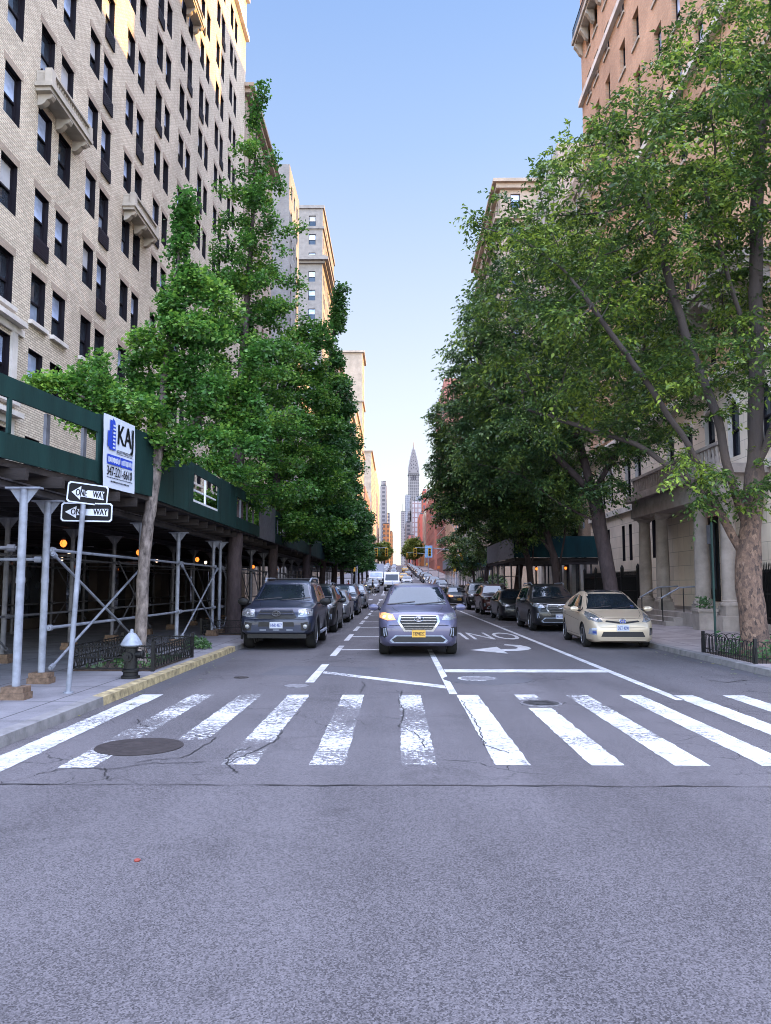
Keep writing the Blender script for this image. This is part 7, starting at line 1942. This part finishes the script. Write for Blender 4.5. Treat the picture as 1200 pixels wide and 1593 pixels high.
# ------------------------------------------------------------------ people crossing far up the avenue
def person(x, y, label, top, legs, skin, hair, stride=.3, facing=0, arm=.25):
    sk = mat('skin_' + top[0], skin, .6, var=.1); tm = mat('clothing_' + top[0], top[1], .8); lm = mat('trousers_' + top[0], legs, .85); hm = mat('hair_' + top[0], hair, .7)
    root = tag(empty('person', (x, y, gz(y)), R(facing)), label, 'person')
    V = [(0, 0, .95), (0, 0, 1.15), (0, -.01, 1.38), (0, -.01, 1.48), (0, -.02, 1.56), (0, -.03, 1.66), (0, -.03, 1.76)]; Rr = [.15, .14, .16, .07, .06, .10, .085]
    E = [(0, 1), (1, 2), (2, 3), (3, 4), (4, 5), (5, 6)]
    for sg in (-1, 1):
        k = len(V); s = stride * sg
        V += [(sg * .10, 0, .88), (sg * .11, -s * .5, .50), (sg * .11, -s * .6 + (.08 if s < 0 else 0), .09), (sg * .12, -s * .6 - .15 + (.08 if s < 0 else 0), .04)]; Rr += [.10, .068, .045, .04]; E += [(0, k), (k, k + 1), (k + 1, k + 2), (k + 2, k + 3)]
        k = len(V)
        V += [(sg * .19, 0, 1.40), (sg * .25, s * arm * .6, 1.13), (sg * .25, s * arm * 1.6 - .08, .90), (sg * .25, s * arm * 1.8 - .10, .80)]; Rr += [.065, .048, .036, .035]; E += [(2, k), (k, k + 1), (k + 1, k + 2), (k + 2, k + 3)]
        h = k + 3; p = V[h]
        for q, (dx, dz) in enumerate(((-.028, -.075), (-.01, -.09), (.01, -.085), (.028, -.07), (-sg * .05, -.035))):
            V.append((p[0] + dx * .8, p[1] + (-.02 if q == 4 else .0), p[2] + dz)); Rr.append(.009); E.append((h, len(V) - 1))
    me = bpy.data.meshes.new('body'); me.from_pydata(V, E, []); ob = link('body', me)
    md = ob.modifiers.new('s', 'SKIN'); 
    for i, sv in enumerate(me.skin_vertices[0].data): sv.radius = (Rr[i] * (1.15 if i < 3 else 1), Rr[i]); sv.use_root = (i == 0)
    ss = ob.modifiers.new('u', 'SUBSURF'); ss.levels = ss.render_levels = 1
    bpy.context.view_layer.update()
    m2 = bpy.data.meshes.new_from_object(ob.evaluated_get(bpy.context.evaluated_depsgraph_get())); bpy.data.objects.remove(ob)
    m2.name = 'body'
    for m in (sk, tm, lm): m2.materials.append(m)
    for p in m2.polygons:
        z = p.center.z; side = abs(p.center.x)
        p.material_index = 0 if (z > 1.5 or (side > .2 and z < 1.0)) else (1 if z > .93 else 2)
    m2.shade_smooth(); link('body', m2, root)
    b = MB().use(hm); b.lathe([(.075, 1.66), (.112, 1.70), (.108, 1.77), (.06, 1.83), (.01, 1.845)], (0, -.015, 0), 14); b.build('hair', parent=root, smooth=True)
    f = MB().use(sk); f.prism([(-.014, 0), (.014, 0), (0, .05)], frame((0, -.128, 1.665), (1, 0, 0), (0, 0, 1)), -.025); f.use(M['ink'])
    for sg in (-1, 1): f.lathe([(.012, -.132), (.006, -.137)], (sg * .036, 0, 1.71), 8, 'y')
    f.box(-.028, .028, -.132, -.124, 1.628, 1.636); f.build('face', parent=root)
person(-3.6, 86.5, 'person in dark coat walking over the far west crossing', ('dark', (.015, .015, .02)), (.02, .02, .03), (.35, .2, .14), (.02, .012, .01), .32, 70)
person(-2.6, 91.5, 'person in black jacket with pale trousers on the far crossing', ('black', (.012, .012, .012)), (.22, .2, .18), (.4, .25, .18), (.03, .02, .012), .28, 100)
person(-4.9, 83.0, 'person in red top on the far west pavement corner', ('red', (.3, .03, .03)), (.03, .03, .05), (.3, .17, .11), (.01, .01, .01), .2, 20)
person(7.9, 84.0, 'person in white shirt at the far east corner by the yellow sign', ('white', (.55, .55, .55)), (.04, .05, .09), (.4, .25, .18), (.02, .012, .01), .25, -80)

# ------------------------------------------------------------------ light, air, camera
SUN_AZ, SUN_EL = 52.0, 6.5        # degrees to the right of the avenue, and above the horizon
w = bpy.data.worlds.new('World'); scene.world = w; w.use_nodes = True
nt = w.node_tree; bg = nt.nodes['Background']
sky = N(nt, 'ShaderNodeTexSky', sky_type='NISHITA', sun_disc=False)
sky.sun_elevation = R(SUN_EL); sky.sun_rotation = R(SUN_AZ); sky.air_density = 1; sky.dust_density = .6; sky.ozone_density = 2
geo = N(nt, 'ShaderNodeTexCoord'); sp = N(nt, 'ShaderNodeSeparateXYZ'); nt.links.new(geo.outputs['Generated'], sp.inputs[0])
def ramp(pts, interp='EASE'):
    r = N(nt, 'ShaderNodeValToRGB'); r.color_ramp.interpolation = interp; e = r.color_ramp.elements
    e[0].position, e[0].color = pts[0][0], c4(pts[0][1]); e[1].position, e[1].color = pts[-1][0], c4(pts[-1][1])
    for p, c in pts[1:-1]: q = e.new(p); q.color = c4(c)
    return r
# sky white at the skyline, then blue; brightness overhead raised as added fill light
grad = ramp([(0, (1.0, .97, .95)), (.12, (.98, .965, .98)), (.25, (.85, .88, 1.02)), (.38, (.66, .76, 1.0)), (.5, (.47, .64, 1.01)), (.64, (.33, .52, .98)), (.8, (.63, .655, .84)), (1, (.68, .67, .83))], 'LINEAR')
nt.links.new(sp.outputs[2], grad.inputs[0])
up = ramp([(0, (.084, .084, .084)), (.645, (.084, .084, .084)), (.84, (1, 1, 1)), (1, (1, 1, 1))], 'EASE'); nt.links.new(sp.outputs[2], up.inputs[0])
mx = N(nt, 'ShaderNodeMix', data_type='RGBA'); mx.inputs[0].default_value = .12; nt.links.new(grad.outputs[0], mx.inputs[6]); nt.links.new(sky.outputs[0], mx.inputs[7])
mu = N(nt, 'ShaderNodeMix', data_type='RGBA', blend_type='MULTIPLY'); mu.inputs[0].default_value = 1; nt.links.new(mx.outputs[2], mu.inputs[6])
# sky behind the camera brightened too, added fill for facades and trees
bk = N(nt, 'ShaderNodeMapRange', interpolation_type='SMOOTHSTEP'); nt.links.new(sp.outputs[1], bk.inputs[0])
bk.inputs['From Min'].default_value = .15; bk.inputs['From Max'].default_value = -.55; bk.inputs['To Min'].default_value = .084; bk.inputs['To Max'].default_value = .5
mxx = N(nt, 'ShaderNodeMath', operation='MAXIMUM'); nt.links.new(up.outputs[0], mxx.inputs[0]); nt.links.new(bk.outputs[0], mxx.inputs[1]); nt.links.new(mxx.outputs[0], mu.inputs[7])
BGK = .15
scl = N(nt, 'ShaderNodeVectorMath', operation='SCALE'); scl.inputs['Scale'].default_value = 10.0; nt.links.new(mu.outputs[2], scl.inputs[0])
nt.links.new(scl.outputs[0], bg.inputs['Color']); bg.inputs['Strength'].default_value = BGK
sl = bpy.data.lights.new('sun', 'SUN'); sl.energy = 2.1; sl.angle = R(.5); sl.color = (1, .54, .15)
so = bpy.data.objects.new('sun', sl); col.objects.link(so)
d = Vector((math.sin(R(SUN_AZ)) * math.cos(R(SUN_EL)), math.cos(R(SUN_AZ)) * math.cos(R(SUN_EL)), math.sin(R(SUN_EL))))
so.rotation_euler = d.to_track_quat('Z', 'Y').to_euler(); so.location = d * 50 + Vector((0, 0, 60))

cam = bpy.data.cameras.new('camera'); co = bpy.data.objects.new('camera', cam); col.objects.link(co)
co.location = (0, 0, EYE); co.rotation_euler = (math.pi / 2 + PITCH, 0, YAW)
cam.sensor_fit = 'VERTICAL'; cam.sensor_height = 24; cam.lens = 24 * F_ / 1593; cam.clip_end = 9000; cam.clip_start = .05
scene.camera = co
scene.view_settings.view_transform = 'Standard'; scene.view_settings.look = 'None'; scene.view_settings.gamma = 1; scene.view_settings.exposure = 2.85
scene.cycles.use_denoising = True; scene.cycles.pixel_filter_type = 'BLACKMAN_HARRIS'; scene.cycles.filter_width = 1.0
scene.cycles.max_bounces = 8; scene.cycles.diffuse_bounces = 4; scene.cycles.glossy_bounces = 4; scene.cycles.transmission_bounces = 4
scene.cycles.sample_clamp_indirect = 6
